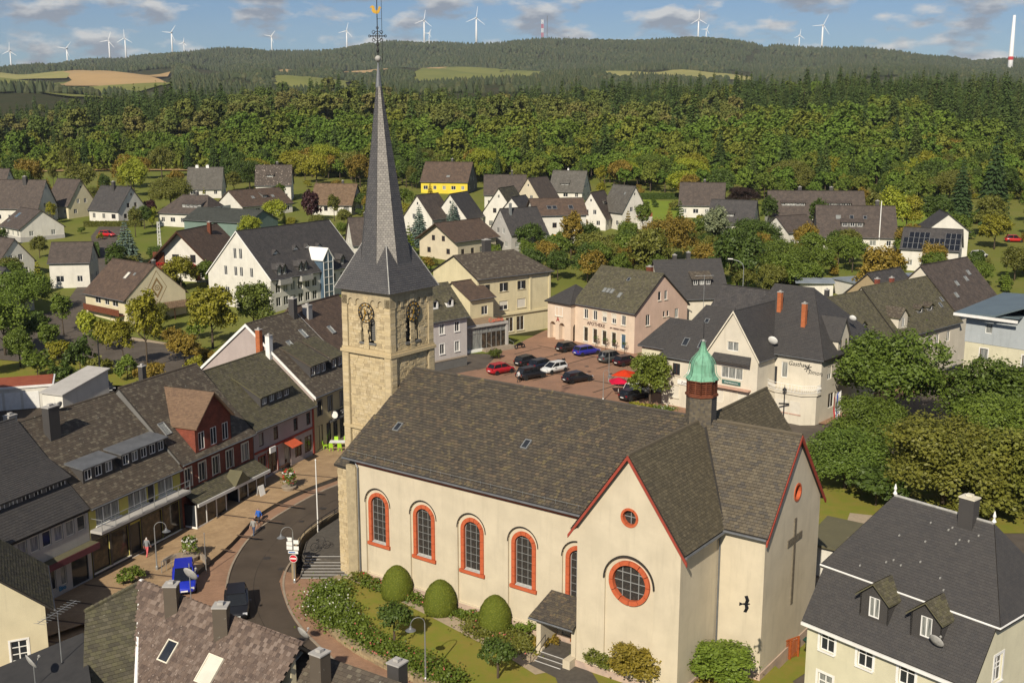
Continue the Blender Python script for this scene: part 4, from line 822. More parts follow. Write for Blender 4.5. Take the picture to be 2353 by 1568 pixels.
for a in (0, 90):
    B_ = obj('belfry_window', None, TW, mat4=Matrix.Rotation(R(a), 4, 'Z') @ Matrix.Translation((.12, -2.5, 0)))
    MB().prism([(x, .62, z) for x, z in arch2(0, .80, 17.9, 19.55)], (0, .06, 0)).build('dark_opening', black, B_, uv=False)
    for s_ in (-.42, .42):
        for i in range(12): MB().prism([(s_ - .3, .28, 18.1 + .15 * i), (s_ + .3, .28, 18.1 + .15 * i), (s_ + .3, .48, 18.22 + .15 * i), (s_ - .3, .48, 18.22 + .15 * i)], (0, 0, .025)).build('louvre', shale, B_, uv=False)
    MB().lathe([(.12, 0), (.075, .12), (.075, 1.35), (.13, 1.5)], 8).build('colonnette', stone, B_, (0, .2, 18.05), uv=False, rnd=[.5] * 26)
    tm = MB().prism([(x, .12, z) for x, z in arch2(0, .78, 19.5, 19.56)], (0, .16, 0)).mesh('w', stone); cc = MB()
    for s_ in (-.39, .39): cc.prism([(x, -.2, z) for x, z in arch2(s_, .31, 19.0, 19.62, 8)], (0, .8, 0))
    tb = boolean(tm, cc.mesh('c', stone)); fin2(tb, stone); obj('tracery', tb, B_)
    MB().box(-.9, .9, -.12, .5, 17.78, 17.95).build('sill', shale, B_, uv=False)
    CK = obj('clock', None, TW, mat4=Matrix.Rotation(R(a), 4, 'Z') @ Matrix.Translation((.08, -2.66, 20.35)))
    CK.scale = (.8, .8, .8); MB().ring(.96, 1.04, -.04, .04, n=40).ring(.68, .74, -.04, .04, n=36).ring(.2, .26, -.04, .04, n=18).build('dial_ring', darkm, CK, uv=False)
    for i in range(12): o = MB().box(-.045, .045, -.06, .0, .75, .95).build('hour_mark', gold, CK, uv=False); o.rotation_euler = (0, R(30 * i), 0)
    for i in range(6): o = MB().box(-.015, .015, -.02, .02, .24, .70).build('spoke', darkm, CK, uv=False); o.rotation_euler = (0, R(60 * i + 15), 0)
    o = MB().prism([(-.06, -.1, -.15), (.06, -.1, -.15), (.02, -.1, .8), (-.02, -.1, .8)], (0, .03, 0)).build('minute_hand', gold, CK, uv=False); o.rotation_euler = (0, R(205), 0)
    o = MB().prism([(-.08, -.13, -.12), (.08, -.13, -.12), (.04, -.13, .5), (-.04, -.13, .5)], (0, .03, 0)).build('hour_hand', gold, CK, uv=False); o.rotation_euler = (0, R(345), 0)
# ---- spire: square flared foot, broaches, octagonal needle
SP = obj('spire', None, CH, (-3.6, 7.8, 0)); E_ = 3.0; z0, z1, zb, za = 22.12, 24.15, 25.7, 39.5; r1, c8 = 2.0, math.tan(R(22.5)); lean = Vector((-.28, -.1, 0))
def octv(r, z, i): a = R(22.5 + 45 * i); q = r / math.cos(R(22.5)); return Vector((q * math.cos(a), q * math.sin(a), z)) + lean * ((z - 22) / 17.5)
apx = Vector((0, 0, za)) + lean; cor = [Vector((E_ * sx, E_ * sy, z0)) for sx, sy in ((1, 1), (-1, 1), (-1, -1), (1, -1))]
ring1 = [octv(r1, z1, i) for i in range(8)]
fcs = []
for i in range(4):                          # cardinal faces: east is between ring 7 and 0
    a, b = ring1[(2 * i - 1) % 8], ring1[2 * i]; fcs.append([cor[(i - 1) % 4], cor[i], b, a])
    q, w_ = ring1[2 * i], ring1[2 * i + 1]; ft = (zb - z1) / (za - z1); B0 = (q + w_) / 2 + (apx - (q + w_) / 2) * ft; B0 += Vector((cor[i].x, cor[i].y, 0)).normalized() * .05
    fcs.append([cor[i], q, B0][::-1]); fcs.append([cor[i], B0, w_][::-1])
ztop = 38.0; kk = (ztop - z1) / (za - z1); ring2 = [p + (apx - p) * kk for p in ring1]
for i in range(8): fcs.append([ring1[i], ring1[(i + 1) % 8], ring2[(i + 1) % 8], ring2[i]])
m = MB()
for f in fcs: m.poly(f)
m.poly([cor[3], cor[2], cor[1], cor[0]])
m.build('spire_boarding', slate_u, SP)
cv = Vector((0, 0, 26))
for i, f in enumerate(fcs):
    slates('slates', f, .26, .18, slate_sheen if i == 12 + 6 else slate_s, SP, seed=60 + i, lift=.015, t=.022, gap=.03)  # facet facing the camera gets the slate with sheen painted in
for i in range(4): MB().tube([cor[i] + Vector((0, 0, .03)), fcs[i * 3 + 1][0] if False else (fcs[i * 3 + 2][1])], .05, 5).build('broach_hip', lead, SP)
MB().tube([ring2[0] * 0 + apx + Vector((0, 0, -1.6)), apx + Vector((0, 0, .3))], [.26, .05], 8).build('spire_cap', metal, SP)
FN = obj('finial', None, SP, tuple(apx)); MB().tube([(0, 0, -.2), (0, 0, 5.2)], .035, 6).build('rod', darkm, FN)
MB().lathe([(.02, 0), (.16, .06), (.24, .2), (.24, .3), (.16, .44), (.02, .5)], 14).build('ball', lead, FN, (0, 0, .35), smooth=True)
cr = MB(); cr.box(-.62, .62, -.03, .03, -.04, .04).box(-.04, .04, -.03, .03, -.75, .75).ring(.34, .38, -.02, .02, n=20).ring(.16, .2, -.02, .02, n=14)
for a in range(4): t_ = R(45 + 90 * a); cr.ring(.1, .14, -.02, .02, (.42 * math.cos(t_), 0, .42 * math.sin(t_)), 10); cr.ring(.07, .11, -.02, .02, (.62 * math.cos(R(90 * a)), 0, .62 * math.sin(R(90 * a))), 10)
cr.build('cross', darkm, FN, (0, 0, 2.3), R(36), uv=False); MB().lathe([(.02, 0), (.12, .2), (.03, .5), (.1, .62), (.02, .8)], 8).build('knop', darkm, FN, (0, 0, 1.0))
ck = [(-.42, .12), (-.30, -.06), (-.05, -.14), (.12, -.10), (.22, .05), (.26, .26), (.36, .30), (.27, .36), (.25, .46), (.2, .40), (.16, .44), (.12, .34), (.06, .14), (-.08, .10), (-.16, .22), (-.2, .42), (-.34, .5), (-.5, .42), (-.54, .26), (-.44, .34), (-.36, .24)]
MB().prism([(x, -.03, z) for x, z in ck], (0, .06, 0)).box(-.02, .02, -.02, .02, -.3, -.1).build('weathercock', gold, FN, (0, 0, 4.1), R(36), uv=False); MB().tube([(.35, 0, .2), (.35, 0, 5.6)], .02, 5).tube([(0, 0, 3.6), (.35, 0, 3.6)], .015, 4).build('lightning_rod', darkm, FN, None, R(36), uv=False)
# ---- ridge turret over the crossing
TT = obj('ridge_turret', None, CH, (24.75, TR, -.72)); ra = .93
def octp(r, z): return [(r / math.cos(R(22.5)) * math.cos(R(22.5 + 45 * i)), r / math.cos(R(22.5)) * math.sin(R(22.5 + 45 * i)), z) for i in range(8)]
MB().prism(octp(ra, 13.6), (0, 0, 4.5)).build('slate_shaft', slate_t, TT, rnd=[.4] * 10)
for i in range(8):
    a, b = octp(ra + .015, 13.8)[i], octp(ra + .015, 13.8)[(i + 1) % 8]
    g = random.Random(i); m = MB(); rv = []
    for r in range(26):
        for c in range(5):
            t0, t1 = (c - .5 * (r % 2)) / 4.5, (c + 1 - .5 * (r % 2)) / 4.5; t0, t1 = max(0, t0), min(1, t1)
            if t1 - t0 < .02: continue
            n0 = Vector((a[0] + b[0], a[1] + b[1], 0)).normalized(); z = 13.7 + r * .165; P0 = Vector(a).lerp(Vector(b), t0); P1 = Vector(a).lerp(Vector(b), t1); P0.z = P1.z = z; e = n0 * .02; up = Vector((0, 0, .165))
            m.poly([P0 + e, P1 + e, P1 + up, P0 + up]); rv.append(g.random())
    m.build('slates', slate_d if i in (0, 7) else slate_c, TT, kind='stuff', uv=False, rnd=rv)
for i in range(8):
    a, b = Vector(octp(.9, 0)[i]), Vector(octp(.9, 0)[(i + 1) % 8]); n0 = (a + b).normalized(); fr2 = obj('louvre_panel', None, TT, (0, 0, 18.1))
    m = MB()
    for t in (0.0, .5, 1.0): p = a.lerp(b, t); m.tube([p, p + Vector((0, 0, 1.0))], .07, 4)
    m.prism([a, b, b + n0 * .08, a + n0 * .08], (0, 0, .12)); m.build('louvre_frame', redbrown, fr2, uv=False)
    for h in (0, 1):
        for k in range(6): p, q = a.lerp(b, .06 + .5 * h), a.lerp(b, .44 + .5 * h); z = Vector((0, 0, .16 + .14 * k)); MB().prism([p + z - n0 * .1, q + z - n0 * .1, q + z + n0 * .06 - Vector((0, 0, .07)), p + z + n0 * .06 - Vector((0, 0, .07))], (0, 0, .02)).build('louvre', redbrown, fr2, uv=False)
MB().prism(octp(.78, 18.0), (0, 0, 1.2)).build('louvre_core', black, TT); MB().prism(octp(1.04, 18.02), (0, 0, .14)).build('louvre_base', redbrown, TT); MB().prism(octp(1.02, 19.08), (0, 0, .1)).build('cornice', redbrown, TT)
prof = [(1.13, 19.16), (1.08, 19.24), (.92, 19.42), (.83, 19.65), (.81, 19.95), (.78, 20.2), (.66, 20.5), (.44, 20.8), (.25, 21.0), (.15, 21.25), (.09, 21.5), (.05, 21.7)]
MB().lathe(prof, 8, ph=.5).build('copper_dome', copper, TT); ms = MB()
for i in range(8): ms.tube([((r + .02) / math.cos(R(22.5)) * math.cos(R(22.5 + 45 * i)), (r + .02) / math.cos(R(22.5)) * math.sin(R(22.5 + 45 * i)), z) for r, z in prof], .025, 4)
ms.build('dome_seam', copper, TT); MB().lathe([(.03, 0), (.11, .06), (.11, .14), (.03, .2)], 10).build('ball', lead, TT, (0, 0, 21.65)); MB().tube([(0, 0, 21.7), (0, 0, 23.05)], .025, 5).build('spike', darkm, TT)
# ---- stone west annex and buttress below the tower
AN = obj('annex', None, CH, (-1.0, 0, 0)); m = MB(); m.box(-1.4, 1.0, .4, 4.8, .2, 9.3); m.build('wall', stone_base, AN)
g = random.Random(77); m = MB(); rv = []; z = .3
while z < 9.2:
    h = g.uniform(.12, .26); x = -1.4
    while x < 1.0: l = min(g.uniform(.2, .6), 1.0 - x); m.box(x, x + l - .015, .4 - g.uniform(.01, .06), .41, z, z + h); rv += [g.random()] * 6; x += l
    z += h + .014
m.build('stonework', stone, AN, kind='stuff', uv=False, rnd=rv); MB().box(.0, .98, -.12, .36, .2, 9.6).build('buttress', stone_base, AN)
ap = [(-1.6, .2, 9.25), (1.0, .2, 9.25), (1.0, 4.9, 12.2), (-1.6, 4.9, 12.2)]; rm = MB(); roof_plane(rm, ap, .15); ar = rm.build('roof', slate_u, AN); slates('slates', ap, .28, .2, slate_n, ar, seed=12)
# terrace with its steps, wall and railing
slab('terrace', [(-14.5, 83.6), (-16.9, 84.3), (-17.1, 87.2), (-16.3, 90.2), (-14.6, 94.4), (-6, 100), (-6, 90), (-10, 84)], stepd, 1.1, th=1.1)
ST = thing('church_steps', 'dark stone steps with white edges leading up beside the church', 'steps', (0, 0, 0))
for k in range(8): o = MB().box(-16.75 + .02 * k, -12.6 - .12 * k, 82.15 + .28 * k, 85.0, .0, .14 * (k + 1)).build('step', stepd, ST, uv=False); MB().box(-16.7 + .02 * k, -12.65 - .12 * k, 82.14 + .28 * k, 82.22 + .28 * k, .14 * (k + 1) + .003, .14 * (k + 1) + .01).build('step_edge', stepw, o, uv=False)
WL = thing('terrace_wall', 'curved stone parapet with railing between road and church terrace', 'wall', (0, 0, 0)); wl = smoothline([(-17.0, 82.1), (-17.35, 84.4), (-17.5, 87.2), (-16.7, 90.2), (-15.0, 94.2), (-12.5, 96.6)]); m = MB(); w2 = offs(wl, -.3)
for i in range(len(wl) - 1): m.prism([(*q, 0) for q in (wl[i], wl[i + 1], w2[i + 1], w2[i])], (0, 0, 1.45))
m.build('wall', rubble, WL, rnd=[.3] * len(m.f)); m = MB()
for zz in (1.6, 1.95): m.tube([(x + .1, y, zz) for x, y in wl], .03, 5)
for x, y in wl[::2]: m.tube([(x + .1, y, 1.3), (x + .1, y, 1.95)], .025, 5)
m.build('railing', darkm, WL, uv=False)
# garden: lawn, path, retaining wall of single stones
slab('garden_lawn', gw[2:] + [(8, 52), (20, 58), (17, 68), (9, 66), (-11.9, 81.1), (-13.0, 81.6)], lawn, .55)
strip('path', [(-13.2, 81.4), (-9.2, 77.9), (-5.1, 73.6), (0.0, 68.0), (1.5, 66)], [(-12.2, 81.5), (-8.0, 78.1), (-4.0, 74.3), (1.3, 69.0), (3.0, 66.6)], gravel, lambda x, y: .55, .02); slab('path', [(1.0, 67.5), (3.2, 68.6), (5.2, 66.2), (6.6, 60), (3.5, 60), (2.8, 65.6)], stepd, .575)
for k in range(4): MB().box(-1.15, 1.15, -.16, .16, 0, .16).build('step', stepd, None, (4.6 + .1 * k, 64.9 - .33 * k, .45 - .13 * k), R(-20), kind='structure').__setitem__('label', 'low garden step with pale edge')
GW = thing('garden_wall', 'low curved retaining wall of rough stones around the church garden', 'wall', (0, 0, 0)); m = MB(); g2 = offs(gw, -.32)
for i in range(len(gw) - 1): m.prism([(*q, -.1) for q in (gw[i], gw[i + 1], g2[i + 1], g2[i])], (0, 0, .62))
m.build('wall_core', stone_base, GW); tot = 0; bx_ = [MB().box(-.5, .5, -.5, .5, -.5, .5).mesh('stone', rubble, uv=False, rnd=[k] * 6) for k in (.1, .35, .6, .85)]; g = random.Random(3)
for c in range(3):
    d = g.random() * .2; i = 0; seg = 0
    L_ = [0]; 
    for i in range(len(gw) - 1): L_.append(L_[-1] + math.dist(gw[i], gw[i + 1]))
    while d < L_[-1] - .3:
        l = g.uniform(.32, .62); x = np.interp(d + l / 2, L_, [p[0] for p in gw]); y = np.interp(d + l / 2, L_, [p[1] for p in gw]); x2 = np.interp(d + l / 2 + .05, L_, [p[0] for p in gw]); y2 = np.interp(d + l / 2 + .05, L_, [p[1] for p in gw])
        an = math.atan2(y2 - y, x2 - x); o = obj('stone', g.choice(bx_), GW, (x, y, .03 + .21 * c), an); o.scale = (l - .03, g.uniform(.1, .2) if c < 2 else .75, .19); d += l
        if c == 2: o.location = (x + .13 * math.cos(an + 1.57), y + .13 * math.sin(an + 1.57), .56)
# ---------------------------------------------------------------- houses
def chimney(par, x, y, zb, zt, w=.6, d=.6, mt_=None, cap=None):
    c = MB().box(-w / 2, w / 2, -d / 2, d / 2, 0, zt - zb).build('chimney', mt_ or slate_d, par, (x, y, zb), uv=True, rnd=[.4] * 6); MB().box(-w / 2 - .04, w / 2 + .04, -d / 2 - .04, d / 2 + .04, 0, .08).box(-w * .2, w * .2, -d * .2, d * .2, .1, .25).build('cap', cap or greyp, c, (0, 0, zt - zb + .002), uv=False); return c
def dish(par, p, az_, r=.4, arm=(0, .3, -.4), name='satellite_dish', mt_=None):
    """dish: shallow bowl facing heading az_ (degrees, local), with its arm"""
    M4 = Matrix.Translation(p) @ Matrix.Rotation(R(az_), 4, 'Z') @ Matrix.Rotation(R(62), 4, 'X'); o = obj(name, MB().lathe([(.02, 0), (r * .5, .03), (r * .85, .09), (r, .14), (r * .98, .155), (r * .84, .11), (.02, .03)], 16).mesh(name, mt_ or lead, smooth=True, uv=False), par, mat4=M4)
    MB().tube([(0, -r * .8, .1), (0, -r * .1, r * 1.1)], .02, 5).box(-.05, .05, -r * .1 - .05, -r * .1 + .05, r * 1.05, r * 1.05 + .1).build('feed_arm', lead, o, uv=False); return o
def dormer(par, M4, w, yf, zf, hd, kz, kind, cheek, roofm_, nwin, wh, ww=.7, pitch=.1, rise=None, fm=None, ovh=.25, sl=None, back=None):
    """dormer on a slope z = zf + kz*(y-yf); M4 is the slope's face frame; front at y=yf"""
    D_ = obj('dormer', None, par, mat4=M4); h = zf + hd
    if kind == 'shed':
        yb = yf + hd / max(.05, kz - pitch); yb = min(yb, back) if back else yb; x0, x1 = -w / 2, w / 2; zbk = h + pitch * (yb - yf); m = MB()
        for x in (x0, x1): m.prism([(x, yf, zf - .1), (x, yf, h), (x, yb, zbk), (x, yb, zbk - .15)], (.1 if x < 0 else -.1, 0, 0))
        hol = [(x0 + w * (i + .5) / nwin - ww / 2, x0 + w * (i + .5) / nwin + ww / 2, zf + (hd - wh) * .55, zf + (hd - wh) * .55 + wh) for i in range(nwin)]
        wallface(m, x0, x1, zf - .2, h, hol, lambda u, d, z: (u, yf + d, z), depth=.1); m.build('dormer_wall', cheek, D_, rnd=[.4] * len(m.f))
        rp = [(x0 - .2, yf - ovh, h + .06 - pitch * ovh), (x1 + .2, yf - ovh, h + .06 - pitch * ovh), (x1 + .2, yb, zbk + .06), (x0 - .2, yb, zbk + .06)]; rm = MB(); roof_plane(rm, rp, .1); ro = rm.build('dormer_roof', roofm_, D_, rnd=[.5] * 6)
        if sl: slates('slates', rp, .26, .19, sl, ro, seed=int(abs(w * 37)))
    else:
        rise = rise or w * .5; za = h + rise; yb = yf + (hd + rise) / kz + .1; ye = yf + hd / kz; m = MB()
        for x in (-w / 2, w / 2): m.prism([(x, yf, zf - .1), (x, yf, h), (x, ye, h)], (.1 if x < 0 else -.1, 0, 0))
        hol = [(-w / 2 + w * (i + .5) / nwin - ww / 2, -w / 2 + w * (i + .5) / nwin + ww / 2, zf + .25, zf + .25 + wh) for i in range(nwin)]; k = rise / (w / 2)
        wallface(m, -w / 2, w / 2, zf - .2, za, hol, lambda u, d, z: (u, yf + d, z), [(k, 1, h + rise), (-k, 1, h + rise)], depth=.1); m.build('dormer_wall', cheek, D_, rnd=[.4] * len(m.f))
        ro = None
        for s in (-1, 1):
            e = w / 2 + .18; ze = h - .18 * k; rp = [(s * e, yf - ovh, ze + .05), (0, yf - ovh, za + .05), (0, yb, za + .05), (s * e, ye - .15, ze + .05)]; rm = MB(); roof_plane(rm, rp, .09); ro = rm.build('dormer_roof', roofm_, D_, rnd=[.5] * 6)
            if sl: slates('slates', rp, .24, .17, sl, ro, seed=s + 9)
    for a, b, c, d in hol: window(D_, Matrix.Translation(((a + b) / 2, yf, c)), b - a, d - c, 2 if ww > .65 else 1, 1, fm or whitep, depth=.1)
    return D_
def house(name, label, cx, cy, rot, L, W, he, hr, wall, roof, z=None, ov=.4, og=.3, wins=(), cat='house', hip=(0, 0), chim=(), sky=(), sl=None, verge=None, fm=None, sill=None, dorm=(), base=None, group=None, each=False, sls=(.3, .22), solid=True, gutter=True, gab=None):
    zz = gz(cx, cy) if z is None else z; H_ = thing(name, label, cat, (cx, cy, zz), R(rot), group); fmx = face_mats(L, W); k = (hr - he) / (W / 2)
    m = MB(); holes = {f: [] for f in 'FRBL'}
    for wn in wins: f, u, zb, w_, h_ = wn[:5]; holes[f].append((u - w_ / 2, u + w_ / 2, zb, zb + h_))
    mts = [wall, gab or wall]
    for f, (M4, wd) in fmx.items():
        g = (f == 'R' and not hip[1]) or (f == 'L' and not hip[0]); xf = lambda u, d, z, M4=M4: tuple(M4 @ Vector((u, d, z)))
        if g: wallface(m, -wd / 2, wd / 2, -.8, hr, holes[f], xf, [(k, 1, hr - .05), (-k, 1, hr - .05)], mi=1 if gab else 0)
        else: wallface(m, -wd / 2, wd / 2, -.8, he, holes[f], xf)
    m.build('wall', mts if gab else wall, H_)
    if base: bm_ = MB(); t = .05; bm_.box(-L / 2 - t, L / 2 + t, -W / 2 - t, -W / 2 + .1, -.8, base[0]).box(-L / 2 - t, -L / 2 + .1, -W / 2 + .1, W / 2 + t, -.8, base[0]).box(L / 2 - .1, L / 2 + t, -W / 2 + .1, W / 2 + t, -.8, base[0]); bm_.build('plinth', base[1], H_)
    e = W / 2 + ov; ze = he - ov * k + .1; zr = hr + .1; xl, xr = -L / 2 - (ov if hip[0] else og), L / 2 + (ov if hip[1] else og); rl_, rr_ = xl + hip[0] + (ov if hip[0] else 0), xr - hip[1] - (ov if hip[1] else 0)
    F_ = [(xl, -e, ze), (xr, -e, ze), (rr_, 0, zr), (rl_, 0, zr)]; B_ = [(xr, e, ze), (xl, e, ze), (rl_, 0, zr), (rr_, 0, zr)]; pls = [F_, B_]
    if hip[0]: pls.append([(xl, e, ze), (xl, -e, ze), (rl_, 0, zr)])
    if hip[1]: pls.append([(xr, -e, ze), (xr, e, ze), (rr_, 0, zr)])
    rm = MB()
    for p in pls: roof_plane(rm, p, .18)
    RO = rm.build('roof', slate_u if sl else roof, H_)
    if sl:
        for i, p in enumerate(pls):
            if i == 1: continue
            slates('slates', p, sls[0], sls[1], sl, RO, seed=int(abs(cx * 7) + i))
        if True: slates('slates', B_, .5, .34, sl, RO, seed=5)
    MB().tube([(rl_, 0, zr), (rr_, 0, zr)], .11, 6).build('ridge_cap', sl or roof, RO, rnd=[.6] * 8, uv=False)
    if gutter: MB().tube([(xl, -e - .04, ze - .06), (xr, -e - .04, ze - .06)], .07, 6).build('gutter', metal, RO, uv=False)
    if verge:
        vm, vw = verge
        for x, hp in ((xl, hip[0]), (xr, hip[1])):
            if not hp: MB().prism([(x, -e, ze + .04), (x, 0, zr + .04), (x, e, ze + .04), (x, e, ze - vw), (x, 0, zr - vw), (x, -e, ze - vw)], (.06 if x > 0 else -.06, 0, 0)).build('bargeboard', vm, RO, uv=False)
    for wn in wins:
        f, u, zb, w_, h_ = wn[:5]; kw = dict(wn[5]) if len(wn) > 5 else {}; kw.setdefault('nx', 2 if w_ > .75 else 1); kw.setdefault('fm', fm); kw.setdefault('sill', sill); kw.setdefault('each', each)
        window(H_, fmx[f][0] @ Matrix.Translation((u, 0, zb)), w_, h_, **kw)
    for c in chim: x, y, zt = c[:3]; zr_ = hr - k * abs(y); chimney(RO, x, y, zr_ - .5, zt, *(c[3:] if len(c) > 3 else ()))
    ff, fb = roof_frame(F_), roof_frame(B_)
    for s in sky:
        sd_, x, v, w_, h_ = s[:5]; y = (-e + e * v) * (1 if sd_ == 'F' else -1); zc = ze + (zr - ze) * v; skylight(RO, (x, y, zc + .03), *(ff if sd_ == 'F' else fb), w_, h_, s[5] if len(s) > 5 else None)
    for d in dorm:
        x, b, w_, hd = d[:4]; kw = dict(d[4]) if len(d) > 4 else {}; dormer(RO, Matrix.Translation((x, 0, 0)), w_, -W / 2 + b, he + k * b + .1, hd, k, kw.pop('kind', 'shed'), kw.pop('cheek', slate_d), kw.pop('rm', sl or roof), kw.pop('n', 2), kw.pop('wh', .8), **kw)
    H_['dims'] = (L, W, he, hr); return H_
def row_house(nm, lab, s0, s1, W, he, hr, wall, sl, z, **kw):
    x, y = rowpt((s0 + s1) / 2, W / 2); return house(nm, lab, x, y, 67, s1 - s0 - .04, W, he - z, hr - z, wall, None, z=z, sl=sl, **kw)
# --- row of shops along the street
L = 10.6; h2 = row_house('shop_building', 'yellow green shop building with two grey flat dormers and a long balcony', 2.3, 13.0, 13.2, 6.3, 12.1, yellow, slate_b, .45, ov=.35, og=0, cat='building', fm=whitep, sill=whitep,
    wins=[('F', -3.3, 4.0, 2.6, 1.35, dict(nx=3, pm=glassc)), ('F', .1, 4.0, 2.2, 1.35, dict(nx=3, pm=glassc)), ('F', 1.75, 3.75, .9, 1.6, dict(nx=1, pm=glassd)), ('F', 3.5, 4.0, 1.9, 1.35, dict(nx=2, pm=glassc)), ('F', -4.3, .3, 1.8, 2.6, dict(nx=1, fm=darkm, pm=shopg)), ('F', -2.2, .3, 1.9, 2.6, dict(nx=1, fm=darkm, pm=shopg)), ('F', -.4, .05, 1.2, 2.7, dict(nx=1, fm=darkm, pm=glassd)), ('F', 1.6, .3, 2.4, 2.6, dict(nx=1, fm=darkm, pm=shopg)), ('F', 4.0, .3, 2.0, 2.6, dict(nx=1, fm=darkm, pm=shopg))],
    chim=[(-3.4, -1.6, 13.2 - .45, 1.1, .7, slate_d), (-5.0, 1.0, 12.6 - .45, .8, .6, greyp)], dorm=[(-2.6, 1.3, 3.4, 1.25, dict(n=3, rm=metal, ww=.75, wh=.85, pitch=.14)), (2.6, 1.3, 5.3, 1.25, dict(n=5, rm=metal, ww=.72, wh=.85, pitch=.14))])
BK = obj('balcony', None, h2, (0, -6.6, 3.65)); MB().box(-5.3, 5.3, -1.15, 0, 0, .22).build('slab', greyp, BK)
for i in range(8): x = -5.2 + 10.4 * i / 7; MB().tube([(x, -1.12, .2), (x, -1.12, 1.15)], .03, 6).build('post', steel, BK, uv=False)
MB().tube([(-5.2, -1.12, 1.15), (5.2, -1.12, 1.15)], .03, 6).tube([(-5.2, -1.12, .75), (5.2, -1.12, .75)], .012, 5).tube([(-5.2, -1.12, 1.15), (-5.2, 0, 1.15)], .03, 6).build('rail', steel, BK, uv=False); dish(h2, (-1.2, -.3, 12.1), 180, .42)
sf = MB().box(-5.32, 5.32, -.08, -.002, -.5, .28).box(-5.32, 5.32, -.06, -.002, 2.95, 3.6)
for a, b in ((-5.32, -5.2), (-3.38, -3.16), (-1.24, -1.02), (.22, .38), (2.82, 2.98), (5.02, 5.32)): sf.box(a, b, -.05, -.002, .28, 2.95)
sf.build('shop_front', stepd, h2, (0, -6.6, 0))
h1 = row_house('shop_building', 'dark roofed shop building with two rows of dark strip windows and plum awning', -9.6, 2.28, 13.4, 6.2, 12.5, greyp, slate_d, .45, ov=.2, og=0, cat='building', fm=creamp, gutter=False,
    wins=[('F', 5.2 - 1.15 * i, 4.15, .85, 1.2, dict(nx=1, pm=glassc if i % 3 else glassd)) for i in range(9)] + [('F', -1.2, .1, 1.7, 2.3, dict(nx=2, fm=whitep)), ('F', 2.0, .6, .55, 1.5, dict(nx=1)), ('F', .95, .6, .55, 1.5, dict(nx=1)), ('F', 3.05, .6, .55, 1.5, dict(nx=1)), ('F', 4.7, .05, 1.7, 2.5, dict(nx=1, fm=darkm))], chim=[(4.6, 1.0, 12.9, .8, .6, greyp)])
MB().box(-5.9, 5.92, -.9, 0, 2.85, 3.05).box(-5.9, 5.92, -.95, -.9, 2.6, 3.1).build('awning', mat('plum_fascia', (.14, .045, .05)), h1, (0, -6.72, 0)); MB().box(-5.9, 5.92, -.86, -.02, 3.052, 3.10).build('mossy_gravel', slate_m, h1, (0, -6.72, 0), rnd=[.5] * 6)
dormer(h1, Matrix.Identity(4), 11.6, -5.0, 7.0 - .45 + .4, 1.15, .94, 'shed', shale, slate_d, 10, .85, ww=.8, pitch=.55, sl=slate_d)
text('Bio', .55, mat('blue_sign', (.02, .22, .42)), h1, Matrix.Translation((2.8, -6.74, .45)))
h3 = row_house('brick_shop_house', 'red brick house with gabled bay and glazed shop front below', 13.02, 23.5, 12.2, 6.65, 12.5, brickr, slate_b, .8, ov=.35, og=0, cat='building', fm=creamp, gab=shale,
    wins=[('F', -4.2, 3.3, .85, 1.7, dict(surround=creamp)), ('F', -2.3, 3.3, .9, 1.7, dict(surround=creamp)), ('F', -.4, 3.3, .9, 1.7, dict(surround=creamp)), ('F', 1.6, 3.3, .95, 1.7, dict(surround=creamp)), ('F', 3.9, 3.3, .95, 1.7, dict(surround=creamp))], sky=[('F', -4.1, .42, .8, 1.3, glassc)], chim=[(-.5, 1.5, 12.6, .5, .5)])
dormer(h3, Matrix.Translation((-.5, 0, 0)), 5.0, -6.1, 5.9, 2.5, .94, 'gable', brickr, tile_d, 3, 1.6, ww=.85, rise=2.5, sl=tile_d, ovh=.35)
SH = obj('shop_front', None, h3, (0, -6.1, -.25)); sr = [(-5.2, -1.7, 2.55), (5.2, -1.7, 2.55), (5.2, 0, 3.35), (-5.2, 0, 3.35)]; rm = MB(); roof_plane(rm, sr, .12); s_o = rm.build('canopy_roof', slate_u, SH); slates('slates', sr, .3, .2, slate_m, s_o, seed=71); MB().box(-5.25, 5.25, -1.8, -1.68, 2.28, 2.56).build('fascia', whitep, SH)
MB().prism([(-.2, -1.9, 2.6), (2.0, -1.9, 2.6), (.9, -1.9, 3.7)], (0, 1.4, 0)).build('canopy_gable', slate_m, SH, rnd=[.5] * 5)
for x0, x1, y in ((-5.0, -.9, -1.3), (1.0, 5.0, -1.3)):
    b = obj('bay_window', None, SH, ((x0 + x1) / 2, y, 0)); w_ = x1 - x0; MB().box(-w_ / 2, w_ / 2, 0, 1.25, 0, .35).build('bay_base', whitep, b)
    for i in range(4): x = -w_ / 2 + w_ * i / 3; MB().box(x - .05, x + .05, -.02, .08, .35, 2.3).build('mullion', whitep, b, uv=False)
    for i in range(3): MB().box(-w_ / 2 + w_ * i / 3 + .05, -w_ / 2 + w_ * (i + 1) / 3 - .05, .02, .04, .36, 2.28).build('pane', shopg, b, uv=False)
    for sx in (-1, 1): MB().box(sx * w_ / 2 - .03, sx * w_ / 2 + .03, .08, 1.25, .36, 2.28).build('side_pane', glassd, b, uv=False)
